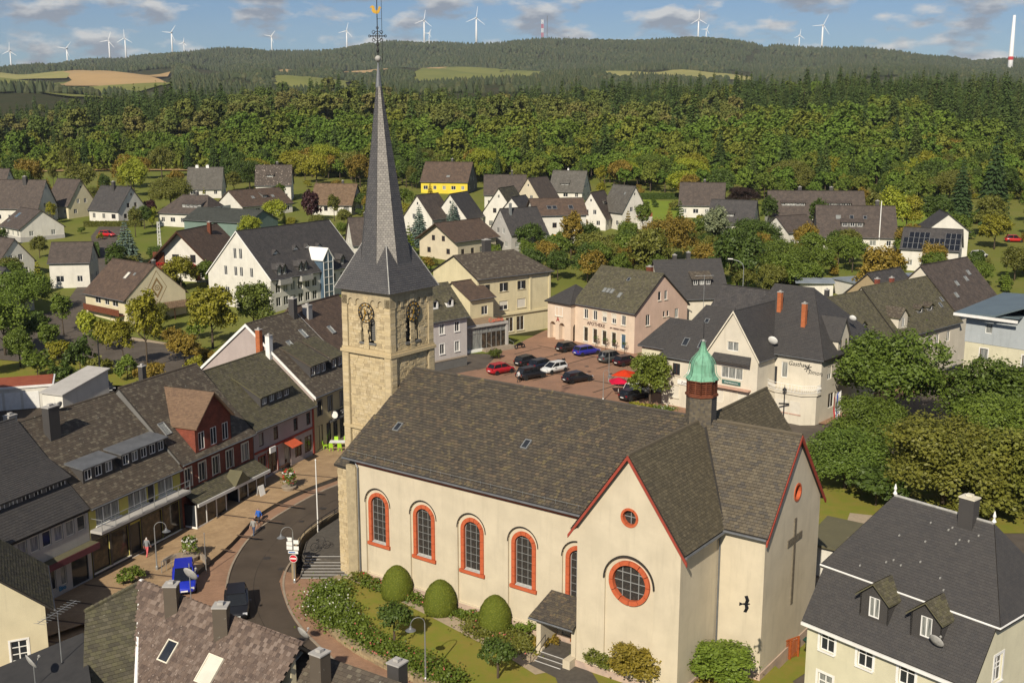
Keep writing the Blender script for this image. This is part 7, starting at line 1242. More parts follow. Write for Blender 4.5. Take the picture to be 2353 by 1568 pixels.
# ---------------------------------------------------------------- trees and garden plants, one by one
PL = [  # name, label, proto, x, y, scale, colour, z-scale
    ('lime_tree', 'big round green tree over the curved side street', 'big2', -85.0, 191.5, .74, (.15, .215, .028), 1.0), ('maple_tree', 'dark green tree at the frame edge below the street bend', 'round', -76.5, 164.5, 1.05, GREEN, 1.1), ('maple_tree', 'yellowing street tree on a bare trunk behind the garages', 'tall', -52.2, 155.5, 1.3, YELG, 1.25), ('maple_tree', 'large yellow green tree in front of the long white building', 'dense', -46.5, 169.5, 1.35, YELG, 1.05), ('ash_tree', 'darker green tree tight against the long white building', 'dense', -41.5, 176.0, 1.2, (.12, .15, .025), 1.1),
    ('blue_spruce', 'broad blue spruce beside the side street', 'bluespruce', -82.3, 236.9, 1.12, BLUES, .95), ('hornbeam', 'narrow yellow green tree behind the dark lamp pole', 'tall', -55.9, 156.5, 1.05, YELG, 1.0), ('hornbeam', 'narrow green tree left of the dark lamp pole', 'tall', -68.0, 160.5, .95, GREEN, .9), ('maple_tree', 'small orange tinged tree below the white building', 'round2', -47.4, 157.5, .72, AUT, .9), ('hazel_bush', 'bushy lime green shrub at the street corner', 'bush', -68.5, 176.5, 1.35, LIME, 1.3), ('hazel_bush', 'second lime shrub beside the street corner', 'bush2', -65.0, 172.5, 1.2, GREEN, 1.2), ('laurel_bush', 'round dark shrub above the garages', 'bush', -60.8, 153.0, 1.6, DARKG, 1.3), ('hazel_bush', 'yellow green shrub next to the bare-trunk street tree', 'bush', -62.5, 168, 1.3, YELG, 1.5),
    ('cherry_tree', 'bright green rounded tree beside the two chimney house', 'big2', -98.1, 322.0, .92, OLIVE, .95), ('oak_tree', 'yellow green oak standing above the tan roofed house', 'big2', -67.0, 405, 1.0, LIME, 1.1), ('copper_beech', 'small purple tree beside the white slate roofed house', 'bush', -99.2, 306, 1.4, PURP, 1.5), ('copper_beech', 'dark red tree in front of the tan tile roof', 'bush', -53.9, 300, 2.0, PURP, 1.7), ('silver_spruce', 'grey blue spruce in front of the house behind the spire', 'spruce', -21.8, 262, 1.0, BLUES, .92), ('silver_spruce', 'grey blue spruce before the white gable', 'spruce', -14.6, 276, .95, BLUES, .9),
    ('plum_tree', 'dark green tree right of the dark slate house', 'round', 4.2, 250, .95, DARKG, 1.0), ('plum_tree', 'green tree behind the bank roof', 'round2', 9.5, 236, 1.0, GREEN, .95), ('plum_tree', 'low green tree below the orange blinds', 'round', 17.0, 240, 1.0, OLIVE, .9), ('plum_tree', 'green tree above the pharmacy chimney', 'round2', 24.5, 236, 1.0, GREEN, 1.0), ('walnut_tree', 'large russet green tree in the gardens behind the pharmacy', 'big2', 34.0, 241, .98, AUT, .95), ('walnut_tree', 'second russet tree below the lawn', 'round', 27.6, 222, 1.25, OLIVE, 1.1),
    ('willow_tree', 'pale grey green tree before the dark roofed house', 'loose', 47.0, 258, 1.15, GREYG, 1.0), ('copper_beech', 'purple tree beside the pale grey tree', 'round2', 44.6, 246, .75, PURP, .8), ('copper_beech', 'second purple tree among the green gardens', 'round', 53.6, 239, .78, PURP, .8), ('walnut_tree', 'broad dark green tree behind the purple trees', 'big2', 55.5, 254, .85, DARKG, .85), ('chestnut_tree', 'big green tree in the garden behind the chimneys', 'big2', 54.6, 224, .80, GREEN, .9), ('chestnut_tree', 'round dark green tree on the lawn beside the tall lamp', 'round', 43.4, 213, 1.35, DARKG, 1.15), ('larch_tree', 'rust tinted tree below the big brown roof', 'round2', 65.0, 245, .85, AUT, 1.3),
    ('robinia_tree', 'lime yellow tree beside the dark gable', 'loose', 92.5, 272, 1.15, LIME, 1.3), ('birch_tree', 'green garden tree below the brown roof terrace', 'round', 63.0, 226, .9, GREEN, .9), ('maple_tree', 'brownish rounded tree before the flat roofed store', 'round2', 68.2, 204, 1.25, AUT, 1.1), ('plum_tree', 'low green tree behind the corner hotel roof', 'round', 57.5, 214, .9, GREEN, .75), ('copper_beech', 'dark purple brown tree behind the upper lane houses', 'big2', 68.0, 330, .72, (.05, .028, .022), .75), ('fir_tree', 'tall dark fir beyond the slate clad house', 'spruce', 127.5, 297, 1.7, SPR, 1.35), ('fir_tree', 'second dark fir beside the tall one', 'spruce', 121.5, 303, 1.35, SPR, 1.2), ('boxwood', 'clipped dark shrub against the solar house gable', 'bush', 96.0, 229.5, 1.3, DARKG, 1.5),
    ('magnolia_tree', 'green market tree beside the red parasols', 'dense', 17.2, 134.5, .98, (.15, .185, .026), 1.0), ('chestnut_tree', 'great dark green park tree in front of the blue hotel', 'big', 55.0, 121.0, .86, (.115, .165, .026), .74), ('chestnut_tree', 'great green park tree before the terraced houses', 'big', 44.5, 126.5, .86, (.125, .18, .026), .96), ('chestnut_tree', 'smaller park tree beside the flags', 'big2', 39.5, 118.5, .62, GREEN, .8),
    ('beech_tree', 'olive spreading tree behind the parsonage roof', 'big2', 40.5, 99.5, .92, (.20, .20, .034), .82), ('beech_tree', 'olive tree further along behind the parsonage', 'big2', 48.5, 97.0, .95, (.18, .19, .032), .8), ('beech_tree', 'dark green tree against the church end gable', 'big2', 32.6, 104.0, .62, (.115, .17, .026), .85), ('beech_tree', 'dense green tree under the great park tree', 'big2', 50.5, 110.0, .85, GREEN, .8), ('beech_tree', 'olive tree at the frame edge behind the parsonage chimney', 'big2', 55.5, 102, .85, (.18, .19, .03), .85),
    ('flowering_shrub', 'tall russet shrub against the nave wall beside the porch', 'bush', .5, 75.3, .95, AUT, 1.15), ('flowering_shrub', 'low green shrub left of the porch', 'bush2', 1.6, 71.8, .8, GREEN, .7), ('cotoneaster', 'large orange green shrub right of the porch', 'dense', 7.9, 64.6, .66, (.27, .21, .03), .62), ('cotoneaster', 'green shrub filling the corner beside the porch steps', 'dense', 6.0, 66.6, .5, (.17, .19, .03), .5), ('cotoneaster', 'low green shrub next to the porch steps', 'bush2', 5.2, 67.9, .75, GREEN, .7), ('elder_bush', 'bright green shrub below the transept corner', 'dense', 13.2, 64.4, .82, (.15, .21, .028), .5), ('flowering_shrub', 'small russet shrub by the church door path', 'bush2', 2.4, 69.8, .6, AUT, .8), ('laurel_bush', 'green shrub beside the shop awning', 'bush2', -29.4, 80.8, .72, GREEN, .8), ('box_ball', 'round box shrub on the cafe steps', 'bush2', -2.6, 162.6, .8, (.08, .10, .015), 1.0),
]
for nm, lab, key, x, y, s, col, sz in PL: plant(nm, lab, 'shrub' if ('bush' in nm or 'shrub' in nm or 'cotone' in nm or 'box' in nm) else 'tree', key, x, y, s, col, s * sz if sz else None, z=.55 if (y < 80 and x > -12) else (.45 if y < 90 else None))
# tree belt under the wood and garden shrubs among the houses
HB_ = [(a[1], a[2], max(a[4], a[5]) * .62) for a in FH] + [(-66, 193, 9), (-64, 228, 9), (-42, 208, 15), (-3.8, 185, 10), (16.6, 175, 10), (73, 209, 12), (57, 210, 4)]
STR = [(-108, 288), (-99, 262), (-90, 234), (-80, 210), (-76, 190), (-72, 176), (-60, 168), (-50, 161)]
UND = [(38, 112), (44, 106), (34, 99), (53, 108), (58, 114), (47, 117), (36, 115), (43, 95), (52, 95), (33, 110), (60, 122), (41, 121)]
for i, (x, y) in enumerate(UND): plant('park_shrub', 'dense green undershrub beneath the park trees', 'shrub', ('bush', 'bush2')[i % 2], x, y, 1.9, (GREEN, OLIVE, DARKG)[i % 3], 1.6, z=0, group='undershrubs beneath the park trees')
g = random.Random(12); BELT = [(GREEN, 'green'), (YELG, 'yellowing'), (OLIVE, 'olive'), (AUT, 'russet'), (DARKG, 'dark green'), (LIME, 'lime green')]
def near_house(x, y):
    b = min(FH, key=lambda a: math.hypot(a[1] - x, a[2] - y)); return ' '.join(b[0].split()[:7])
nm_ = {'spr': 'spruce_tree', 'pin': 'pine_tree', 'dec': 'broadleaf_tree'}; lb_ = {'spr': 'dark spruce', 'pin': 'olive pine', 'dec': 'green broadleaved tree'}
for k_, (x, y, z_, s_, t_) in EDGE: o = tag(obj(nm_[k_[:3]], FP[k_], None, (x, y, z_), t_), lb_[k_[:3]] + ' at the wood edge behind the ' + near_house(x, y), 'tree', nm_[k_[:3]].replace('_', ' ') + 's at the wood edge'); o.scale = (s_, s_, s_)
EXTRA = [('round', 104, 262, 1.0, GREEN), ('round2', 112, 258, 1.1, YELG), ('dense', 118, 275, 1.5, OLIVE), ('round', 108, 285, 1.2, DARKG), ('round2', 116, 245, 1.0, AUT), ('loose', 124, 252, 1.1, GREEN), ('dense', 99, 280, 1.4, YELG), ('round', 131, 275, 1.2, OLIVE), ('round', 112, 232, .9, GREEN), ('round2', 120, 226, 1.0, OLIVE), ('bush', 106, 226, 1.8, GREEN), ('dense', 101, 222, 1.0, OLIVE), ('round', 139, 295, 1.3, GREEN), ('round2', 95, 292, 1.2, OLIVE), ('dense', 105, 300, 1.6, GREEN)]
ADJ = ['leafy', 'full', 'bushy', 'broad', 'rounded', 'dense', 'loose', 'spreading', 'thick', 'tall', 'wide', 'open', 'low', 'airy', 'shaggy']
slab('garden_lawn', [(-80, 146), (-62, 148), (-47, 139), (-40, 149), (-52, 153), (-66, 162), (-80, 164)], lawn, .02)
SSH = [('dense', -71, 157, .8, GREEN), ('bush', -66, 158.5, 1.5, YELG), ('bush2', -58, 152, 1.4, OLIVE), ('bush', -53, 149.5, 1.3, GREEN), ('bush2', -49, 147, 1.5, AUT), ('dense', -74, 151, .9, DARKG), ('bush', -66, 151, 1.6, GREEN), ('bush2', -61, 147.5, 1.3, DARKG), ('bush', -44, 150.5, 1.2, YELG), ('tall', -73, 178, 1.0, GREEN), ('dense', -76, 172, .7, DARKG), ('bush', -57.5, 175.5, 1.5, YELG), ('bush2', -53.5, 173, 1.3, AUT), ('bush', -50.5, 176, 1.4, GREEN), ('dense', -58, 180, .7, OLIVE), ('bush2', -79, 181, 1.6, DARKG), ('dense', -93, 205, 1.0, GREEN), ('dense', -97, 214, .9, OLIVE), ('bush', -74, 206, 1.4, YELG)]
for i, (k_, x, y, s_, c_) in enumerate(SSH): plant('street_shrub', ADJ[i % 15] + (' dark' if c_ == DARKG else ' yellow' if c_ == YELG else ' russet' if c_ == AUT else ' green') + ' shrub along the side street' + (' above the garages' if y < 165 else ' below the diamond house' if x > -80 else ' near the frame edge'), 'shrub', k_, x, y, s_, c_)
for i, (k_, x, y, s_, c_) in enumerate(EXTRA): plant('garden_tree', ADJ[i] + ' tree in the gardens around the solar roofed house', 'tree', k_, x, y, s_, c_)
def free(x, y, r): return all(math.hypot(x - a, y - b) > c + r for a, b, c in HB_) and all(math.hypot(x - a, y - b) > 6.5 + r for a, b in STR)
k = 0
while k < 105:
    y = g.uniform(335, 432); x = g.uniform(-.5, .5) * y
    if not free(x, y, 2.5): continue
    col, nm = g.choice(BELT); s = g.uniform(.75, 1.35); px = x / y * 2560 / .976 + 1176
    if y < 370 and g.random() < .5: continue
    if px < 300 and 395 < y < 425: continue
    plant('belt_tree', ('small ' if s < .95 else 'big ' if s > 1.15 else '') + nm + ' tree nearest the ' + near_house(x, y), 'tree', g.choice(['round', 'round2', 'loose', 'big2']) if s < 1.1 else 'round', x, y, s, col, s * g.uniform(.9, 1.2), group=nm + ' trees of the belt below the wood'); k += 1
k = 0
while k < 210:
    y = g.uniform(200, 380); x = g.uniform(-.5, .5) * y
    if not free(x, y, .6) or (-30 < x < 35 and y < 200): continue
    col, nm = g.choice(BELT[:5]); s = g.uniform(.7, 1.5); plant('garden_shrub', ('small ' if s < .95 else 'big ' if s > 1.25 else '') + nm + ' shrub nearest the ' + near_house(x, y), 'shrub', g.choice(['bush', 'bush2', 'bush', 'tall', 'conifer']), x, y, s, col, group=nm + ' shrubs in the gardens'); k += 1
k = 0
while k < 46:
    y = g.uniform(195, 335); x = g.uniform(-150, -30)
    if not free(x, y, 1.2): continue
    col, nm = g.choice(BELT); s = g.uniform(.45, .9); plant('garden_tree', ('small ' if s < .65 else '') + nm + ' tree nearest the ' + near_house(x, y), 'tree', g.choice(['round', 'round2', 'dense', 'tall']), x, y, s, col, group=nm + ' trees in the upper gardens'); k += 1
k = 0
while k < 60:
    y = g.uniform(205, 262); x = g.uniform(2, 96)
    if not free(x, y, 1.0): continue
    col, nm = g.choice([BELT[0], BELT[2], BELT[4], BELT[0], BELT[3]]); s = g.uniform(.5, .95); plant('garden_tree', ('small ' if s < .62 else 'tall ' if s > .82 else '') + nm + ' tree nearest the ' + near_house(x, y), 'tree', g.choice(['round', 'round2', 'loose']), x, y, s, col, group=nm + ' trees in the gardens behind the square'); k += 1
# undergrowth along the wood edge so that no bare trunks show
gn = np.random.default_rng(8); n = 16000; P_ = np.stack([gn.uniform(-.53, .53, n), gn.uniform(433, 452, n)], 1); X_ = P_[:, 0] * P_[:, 1]; hgt = np.abs(gn.normal(size=n)) * 1.6 + .3 + 1.2 * np.sin(X_ * .3) ** 2; Q = np.stack([X_, P_[:, 1], gz(X_, P_[:, 1]) + hgt * gn.uniform(.2, 1.6, n)], 1); T_ = unit(gn.normal(size=(n, 3))) * .8; B_ = unit(np.cross(T_, gn.normal(size=(n, 3)))) * .6; V_, F_ = quads(Q, T_, B_)
o = obj('undergrowth', raw_mesh('undergrowth', V_, F_, f_dec, rnd=gn.random(n)), kind='stuff'); o['label'] = 'green undergrowth along the foot of the wood'; o['category'] = 'undergrowth'
# hedges
def hedge(lab, p, q, h, w, col=DARKG, z=None):
    L_ = math.dist(p, q); o = thing('hedge', lab, 'hedge', (p[0], p[1], gz(*p) if z is None else z), math.atan2(q[1] - p[1], q[0] - p[0])); n = int(L_ * 260); g_ = np.random.default_rng(int(L_ * 10))
    f = g_.integers(0, 3, n); u, v = g_.random(n) * L_, g_.random(n); P_ = np.where((f == 0)[:, None], np.stack([u, v * w - w / 2, np.full(n, h)], 1), np.where((f == 1)[:, None], np.stack([u, np.full(n, -w / 2), v * h], 1), np.stack([u, np.full(n, w / 2), v * h], 1))) + g_.normal(size=(n, 3)) * .07
    T_ = unit(g_.normal(size=(n, 3))) * .13; B_ = unit(np.cross(T_, g_.normal(size=(n, 3)))) * .1; V_, F_ = quads(P_, T_, B_); c = obj('hedge_leaves', raw_mesh('hedge_leaves', V_, F_, leaf, rnd=g_.random(n)), o); c.color = (*col, 1); b = MB().box(.05, L_ - .05, -w / 2 + .08, w / 2 - .08, 0, h - .08).build('hedge_core', leaf, o, uv=False, rnd=[.1] * 6); b.color = (*col, 1)
    e = gz(*q) - gz(*p) if z is None else 0
    return o
hedge('dark clipped hedge along the street bend', (-87, 183), (-80, 187), 2.0, 2.4); hedge('curved hedge by the red car', (-97, 258), (-92, 245), 1.6, 1.6); hedge('low hedge below the white house on the upper street', (-112, 292), (-97, 292), 1.3, 1.4, OLIVE); hedge('long dark hedge behind the lawn', (36, 346), (52, 347), 1.8, 1.8); hedge('garden hedge beside the flat roofed store', (58, 196), (64, 199), 1.8, 2.0, OLIVE); hedge('low hedge of the market tree bed', (14.6, 133.2), (17.0, 131.6), .9, 1.0, YELG, 0); hedge('planted strip along the upper pavement wall', (-47, 163), (-41, 157), 1.4, 1.2, AUT)
# clipped yews and standard trees in the church garden
yewm = mat('yew', (.105, .125, .016), (.07, .09, .014), ns=10, bump=1.0, bs=30, rough=.85, spec=.1)
def yew(lab, x, y, r, h):
    o = thing('clipped_yew', lab, 'topiary', (x, y, .5), 0, 'clipped yews along the nave'); pr = [(r * .93, 0), (r * 1.0, h * .2), (r * .97, h * .42), (r * .84, h * .63), (r * .6, h * .82), (r * .3, h * .95), (.03, h)]; b = MB().lathe(pr, 22); gg = random.Random(int(x * 10)); b.v = [(a * (1 + gg.uniform(-.02, .02)), c * (1 + gg.uniform(-.02, .02)), d) for a, c, d in b.v]; b.build('clipped_body', yewm, o, smooth=True)
    gq = np.random.default_rng(int(abs(x) * 100)); n = 2600; t = gq.random(n) ** .8; a = gq.random(n) * 6.283; zz = t * h; rr_ = np.interp(zz, [p[1] for p in pr], [p[0] for p in pr]) + gq.uniform(-.02, .03, n); P_ = np.stack([rr_ * np.cos(a), rr_ * np.sin(a), zz], 1); nr_ = unit(P_ * [1, 1, .4] + gq.normal(size=(n, 3)) * .25 * r); T_ = unit(np.cross(nr_, gq.normal(size=(n, 3)))) * .055; B_ = unit(np.cross(nr_, T_)) * .04; V_, F_ = quads(P_, T_, B_); c = obj('foliage', raw_mesh('foliage', V_, F_, needle, rnd=gq.random(n)), o); c.color = (.13, .15, .02, 1)
yew('clipped yew dome nearest the bell tower', -8.6, 77.9, 1.2, 2.5); yew('middle one of three clipped yew domes', -5.2, 75.3, 1.22, 2.5); yew('clipped yew dome nearest the porch', -1.2, 72.7, 1.18, 2.5)
def standard(lab, x, y, r, zc, col=DARKG, z=.55, nm='standard_tree', tr=.09, n=2600, sz=.62):
    o = thing(nm, lab, 'tree', (x, y, z)); V_, F_, rv = leaf_cloud([(0, 0, zc, r * .85, r * .85, r * sz), (r * .3, 0, zc - .05, r * .6, r * .6, r * .5), (-r * .3, r * .2, zc, r * .6, r * .6, r * .5), (0, -r * .35, zc, r * .6, r * .6, r * .5)], n, r * .11, int(abs(x * 9)), per=20, spread=.1); c = obj('crown', raw_mesh('crown', V_, F_, leaf, rnd=rv), o); c.color = (*col, 1); MB().tube([(0, 0, -.2), (0, 0, zc)], [tr, tr * .8], 7).build('trunk', bark, o, uv=False)
standard('round headed dwarf tree with pale trunk on the church lawn', -8.0, 70.2, 1.45, 2.0); standard('round headed dwarf tree at the bottom of the church lawn', -.9, 65.6, 1.4, 1.75)
for i, t in enumerate((-1.9, .1, 2.1, 4.1)): standard(('first', 'second', 'third', 'last')[i] + ' potted ball tree in front of the pharmacy', 10.1 + pa[0] * (6.3 + t + 1.3) - pb[0] * 1.1, 175.2 + pa[1] * (6.3 + t + 1.3) - pb[1] * 1.1, .55, 1.5, DARKG, 0.03, 'potted_tree', .05, 700, .95)
# rose beds: leaves and blossoms as one mass each
flw = mat('white_blossom', (.72, .70, .64), transl=.2); flp = mat('pink_blossom', (.62, .16, .14), transl=.2); flr = mat('red_blossom', (.55, .03, .04), transl=.2)
def bed(lab, pts, wd, n, nf, fm_, h=.7, z=.55, col=GREEN, name='rose_bed'):
    g_ = np.random.default_rng(n); seg = np.array(pts); d = np.r_[0, np.cumsum(np.linalg.norm(np.diff(seg, axis=0), axis=1))]
    def samp(k, hh):
        t = g_.random(k) * d[-1]; x = np.interp(t, d, seg[:, 0]); y = np.interp(t, d, seg[:, 1]); cl = .55 + .45 * np.sin(t * 3.1) * np.sin(t * 1.3 + 1); return np.stack([x + g_.normal(size=k) * wd, y + g_.normal(size=k) * wd, z + hh * cl * g_.random(k) ** .6], 1)
    P_ = samp(n, h); T_ = unit(g_.normal(size=(n, 3))) * .10; B_ = unit(np.cross(T_, g_.normal(size=(n, 3)))) * .075; V_, F_ = quads(P_, T_, B_); o = obj(name, raw_mesh(name, V_, F_, leaf, rnd=g_.random(n)), kind='stuff'); o.color = (*col, 1); o['label'] = lab; o['category'] = 'flower bed'
    P_ = samp(nf, h) + [0, 0, .06]; T_ = unit(g_.normal(size=(nf, 3))) * .07; B_ = unit(np.cross(T_, g_.normal(size=(nf, 3)))) * .06; V_, F_ = quads(P_, T_, B_); obj('blossoms', raw_mesh('blossoms', V_, F_, fm_), o, kind='stuff')
bed('white rose bed inside the curved garden wall', [(-13.6, 78.6), (-13.9, 76.6), (-13.0, 74.6), (-11.6, 73.2)], .75, 9000, 330, flw, .9); bed('pink rose bed along the garden wall', [(-11.2, 72.4), (-8.8, 69.6), (-6.4, 67.6), (-3.6, 65)], .5, 9000, 260, flp, .7); bed('pink roses between the yew domes and the wall', [(-11.2, 80.0), (-7.0, 77.0), (-3.2, 74.4), (.2, 72.4)], .35, 5000, 160, flp, .7); bed('green ground cover under the porch shrubs', [(-2.6, 72.6), (0, 71), (1.0, 69.5)], .6, 5000, 60, flp, .5, col=OLIVE); bed('russet ground cover below the transept wall', [(6, 68), (9.5, 66), (12, 64.5)], .6, 5000, 40, flr, .6, col=AUT); bed('ivy and roses beside the church corner', [(-12, 80.9), (-10.4, 79.9)], .3, 1800, 60, flr, .7, col=OLIVE)
bed('flower bed in front of the market tree', [(16.5, 132.4), (19.4, 133.4)], .5, 2200, 220, flw, .8, 0); bed('pink geranium bed on the hotel terrace', [(34.8, 129.5), (37.0, 131)], .25, 600, 90, flr, .5, 3.9, name='terrace_flowers')
# ---------------------------------------------------------------- vehicles
paint = mat('car_paint', (1, 1, 1), (.97, .97, .97), rough=.28, spec=.6, objcol=True); tyre = mat('tyre', (.02, .02, .02), rough=.8); rim = mat('rim', (.30, .30, .31), rough=.35, metal=.7); lampw = mat('headlamp', (.55, .56, .58), rough=.15, spec=.7); lampr = mat('tail_lamp', (.25, .01, .01), rough=.2); plate = mat('number_plate', (.75, .75, .72)); cglass = mat('car_glass', (.012, .014, .017), rough=.06, spec=.6)
def car_meshes(L=4.2, W=1.76, H=1.48):
    h = L / 2; w2 = W / 2; hood, belt = .82, .93
    sec = [(-h, .62, .74, .38), (-h + .12, .76, .86, .30), (-h + .55, w2 * .98, .95, .22), (-1.1, w2, .96, .2), (.3, w2, .94, .2), (1.0, w2, .90, .2), (h - .5, w2 * .96, .80, .22), (h - .12, .74, .68, .3), (h, .62, .60, .38)]
    m = MB(); st = 0
    for x, w_, zt, zb in sec: m.v += [(x, -w_ * .93, zb), (x, -w_, (zb + zt) * .52), (x, -w_ * .97, zt - .05), (x, -w_ * .86, zt), (x, w_ * .86, zt), (x, w_ * .97, zt - .05), (x, w_, (zb + zt) * .52), (x, w_ * .93, zb)]
    for i in range(len(sec) - 1):
        for k in range(8): a = i * 8; m.f.append((a + k, a + 8 + k, a + 8 + (k + 1) % 8, a + (k + 1) % 8)); m.m.append(0)
    m.f += [tuple(range(8)), tuple(range((len(sec) - 1) * 8 + 7, (len(sec) - 1) * 8 - 1, -1))]; m.m += [0, 0]; body = m.mesh('body', paint, smooth=True, uv=False)
    b0 = [(-h + .28, w2 * .82, .93), (-h + .62, w2 * .70, H - .05), (.35, w2 * .72, H - .02), (1.25, w2 * .84, .89)]; g_ = MB()
    g_.v = [(x, s * w_, z) for x, w_, z in b0 for s in (-1, 1)]; g_.f = [(0, 1, 3, 2), (4, 5, 7, 6), (0, 2, 4, 6), (1, 7, 5, 3), (2, 3, 5, 4), (0, 6, 7, 1)]; g_.m = [0] * 6; glass = g_.mesh('cabin_glass', cglass, uv=False)
    r_ = MB().prism([(-h + .58, -w2 * .71, H - .06), (.40, -w2 * .73, H - .03), (.40, w2 * .73, H - .03), (-h + .58, w2 * .71, H - .06)], (0, 0, .05))
    for s in (-1, 1):
        for a, b in ((b0[0], b0[1]), (b0[3], b0[2])): r_.tube([(a[0], s * a[1], a[2]), (b[0], s * b[1], b[2])], .04, 4)
        r_.tube([(-.35, s * w2 * .81, .92), (-.42, s * w2 * .72, H - .04)], .04, 4)
    roof = r_.mesh('roof_panel', paint, uv=False)
    wh = MB().lathe([(.2, -.1), (.31, -.1), (.33, -.05), (.33, .05), (.31, .1), (.2, .1)], 16).mesh('tyre', tyre, uv=False); rm_ = MB().lathe([(.02, -.09), (.21, -.09), (.21, .095), (.14, .07), (.05, .1)], 10).mesh('rim', rim, uv=False)
    return dict(body=body, glass=glass, roof=roof, wheel=wh, rim=rm_, L=L, W=W)
CMS = [car_meshes(), car_meshes(4.4, 1.82, 1.66), car_meshes(4.5, 1.8, 1.45)]
hl = MB().box(-.06, .06, -.16, .16, -.07, .07).mesh('headlight', lampw, uv=False); tlm = MB().box(-.05, .05, -.14, .14, -.09, .09).mesh('tail_light', lampr, uv=False); plm = MB().box(-.015, .015, -.26, .26, -.055, .055).mesh('number_plate', plate, uv=False)
def car(lab, x, y, az, col, kind=0, z=.05, name='parked_car', group=None):
    c = CMS[kind]; o = thing(name, lab, 'car', (x, y, z), R(90 - az), group); h, w2 = c['L'] / 2, c['W'] / 2
    b = obj('body', c['body'], o); b.color = (*col, 1); obj('cabin_glass', c['glass'], o); r_ = obj('roof_panel', c['roof'], o); r_.color = (*col, 1)
    for sx in (-1, 1):
        for sy in (-1, 1): wl = obj('wheel', c['wheel'], o, mat4=Matrix.Translation((sx * (h - .78), sy * (w2 - .08), .33)) @ Matrix.Rotation(R(90 * sy), 4, 'X')); obj('rim', c['rim'], wl)
    for sy in (-1, 1): obj('headlight', hl, o, (h - .1, sy * .58, .62)); obj('tail_light', tlm, o, (-h + .1, sy * .62, .78)); MB().box(-.1, .08, 0, .16, 0, .12).build('mirror', paint, o, (.75, sy * (w2 + (.02 if sy > 0 else -.18 + .02)), .92), uv=False).color = (*col, 1)
    obj('number_plate', plm, o, (-h - .01, 0, .58)); obj('number_plate', plm, o, (h + .01, 0, .45)); return o
blk, nvy = (.012, .012, .014), (.012, .016, .03)
car('red hatchback with dark roof parked at the end of the front row', -1.6, 153.0, 50, (.38, .012, .02), 0); car('black car parked behind the red hatchback', 2.2, 158.3, 42, blk, 2); car('dark blue car between the black car and the white one', 4.3, 156.0, 46, nvy, 2); car('white hatchback facing the church', 6.0, 153.6, 228, (.62, .62, .60), 0); car('black people carrier beside a person in white', 2.6, 149.9, 55, blk, 1); car('black estate standing alone on the square', 8.9, 147.9, 56, (.014, .013, .016), 2)
car('dark hatchback nearest the pharmacy arches', 8.6, 168.0, 50, (.02, .016, .015), 0); car('bright blue car with sunshade in front of the pharmacy', 11.3, 165.2, 55, (.022, .025, .26), 2); car('dark grey off-roader in front of the pharmacy windows', 14.6, 160.4, 52, (.055, .058, .055), 1); car('small dark red car at the end of the pharmacy row', 16.6, 158.2, 52, (.03, .008, .01), 0); car('black saloon half hidden by the church roof and tree', 15.6, 138.4, 48, blk, 2); car('white delivery car behind the black saloon near the parasols', 16.4, 140.8, 52, (.62, .62, .60), 1)
car('red car on the side street between the houses', -100.2, 275.5, 108, (.50, .012, .015), 0, gz(-100, 275) + .12); car('silver estate parked beside the garages', -56.6, 137.4, 128, (.34, .36, .40), 2, .05); car('black car beside the silver estate', -54.0, 142.8, 135, blk, 2, .05); car('blue estate with its open boot by the planter', -25.4, 80.9, 164, (.015, .03, .42), 1, .08); car('black car driving on the curved road', -20.3, 76.6, 166, blk, 2, .06, 'driving_car'); car('red van beyond the slate clad house', 121, 268, 100, (.45, .02, .02), 1, gz(121, 268) + .05); car('white van behind the solar house', 104, 247, 60, (.6, .6, .58), 1, gz(104, 247) + .05)
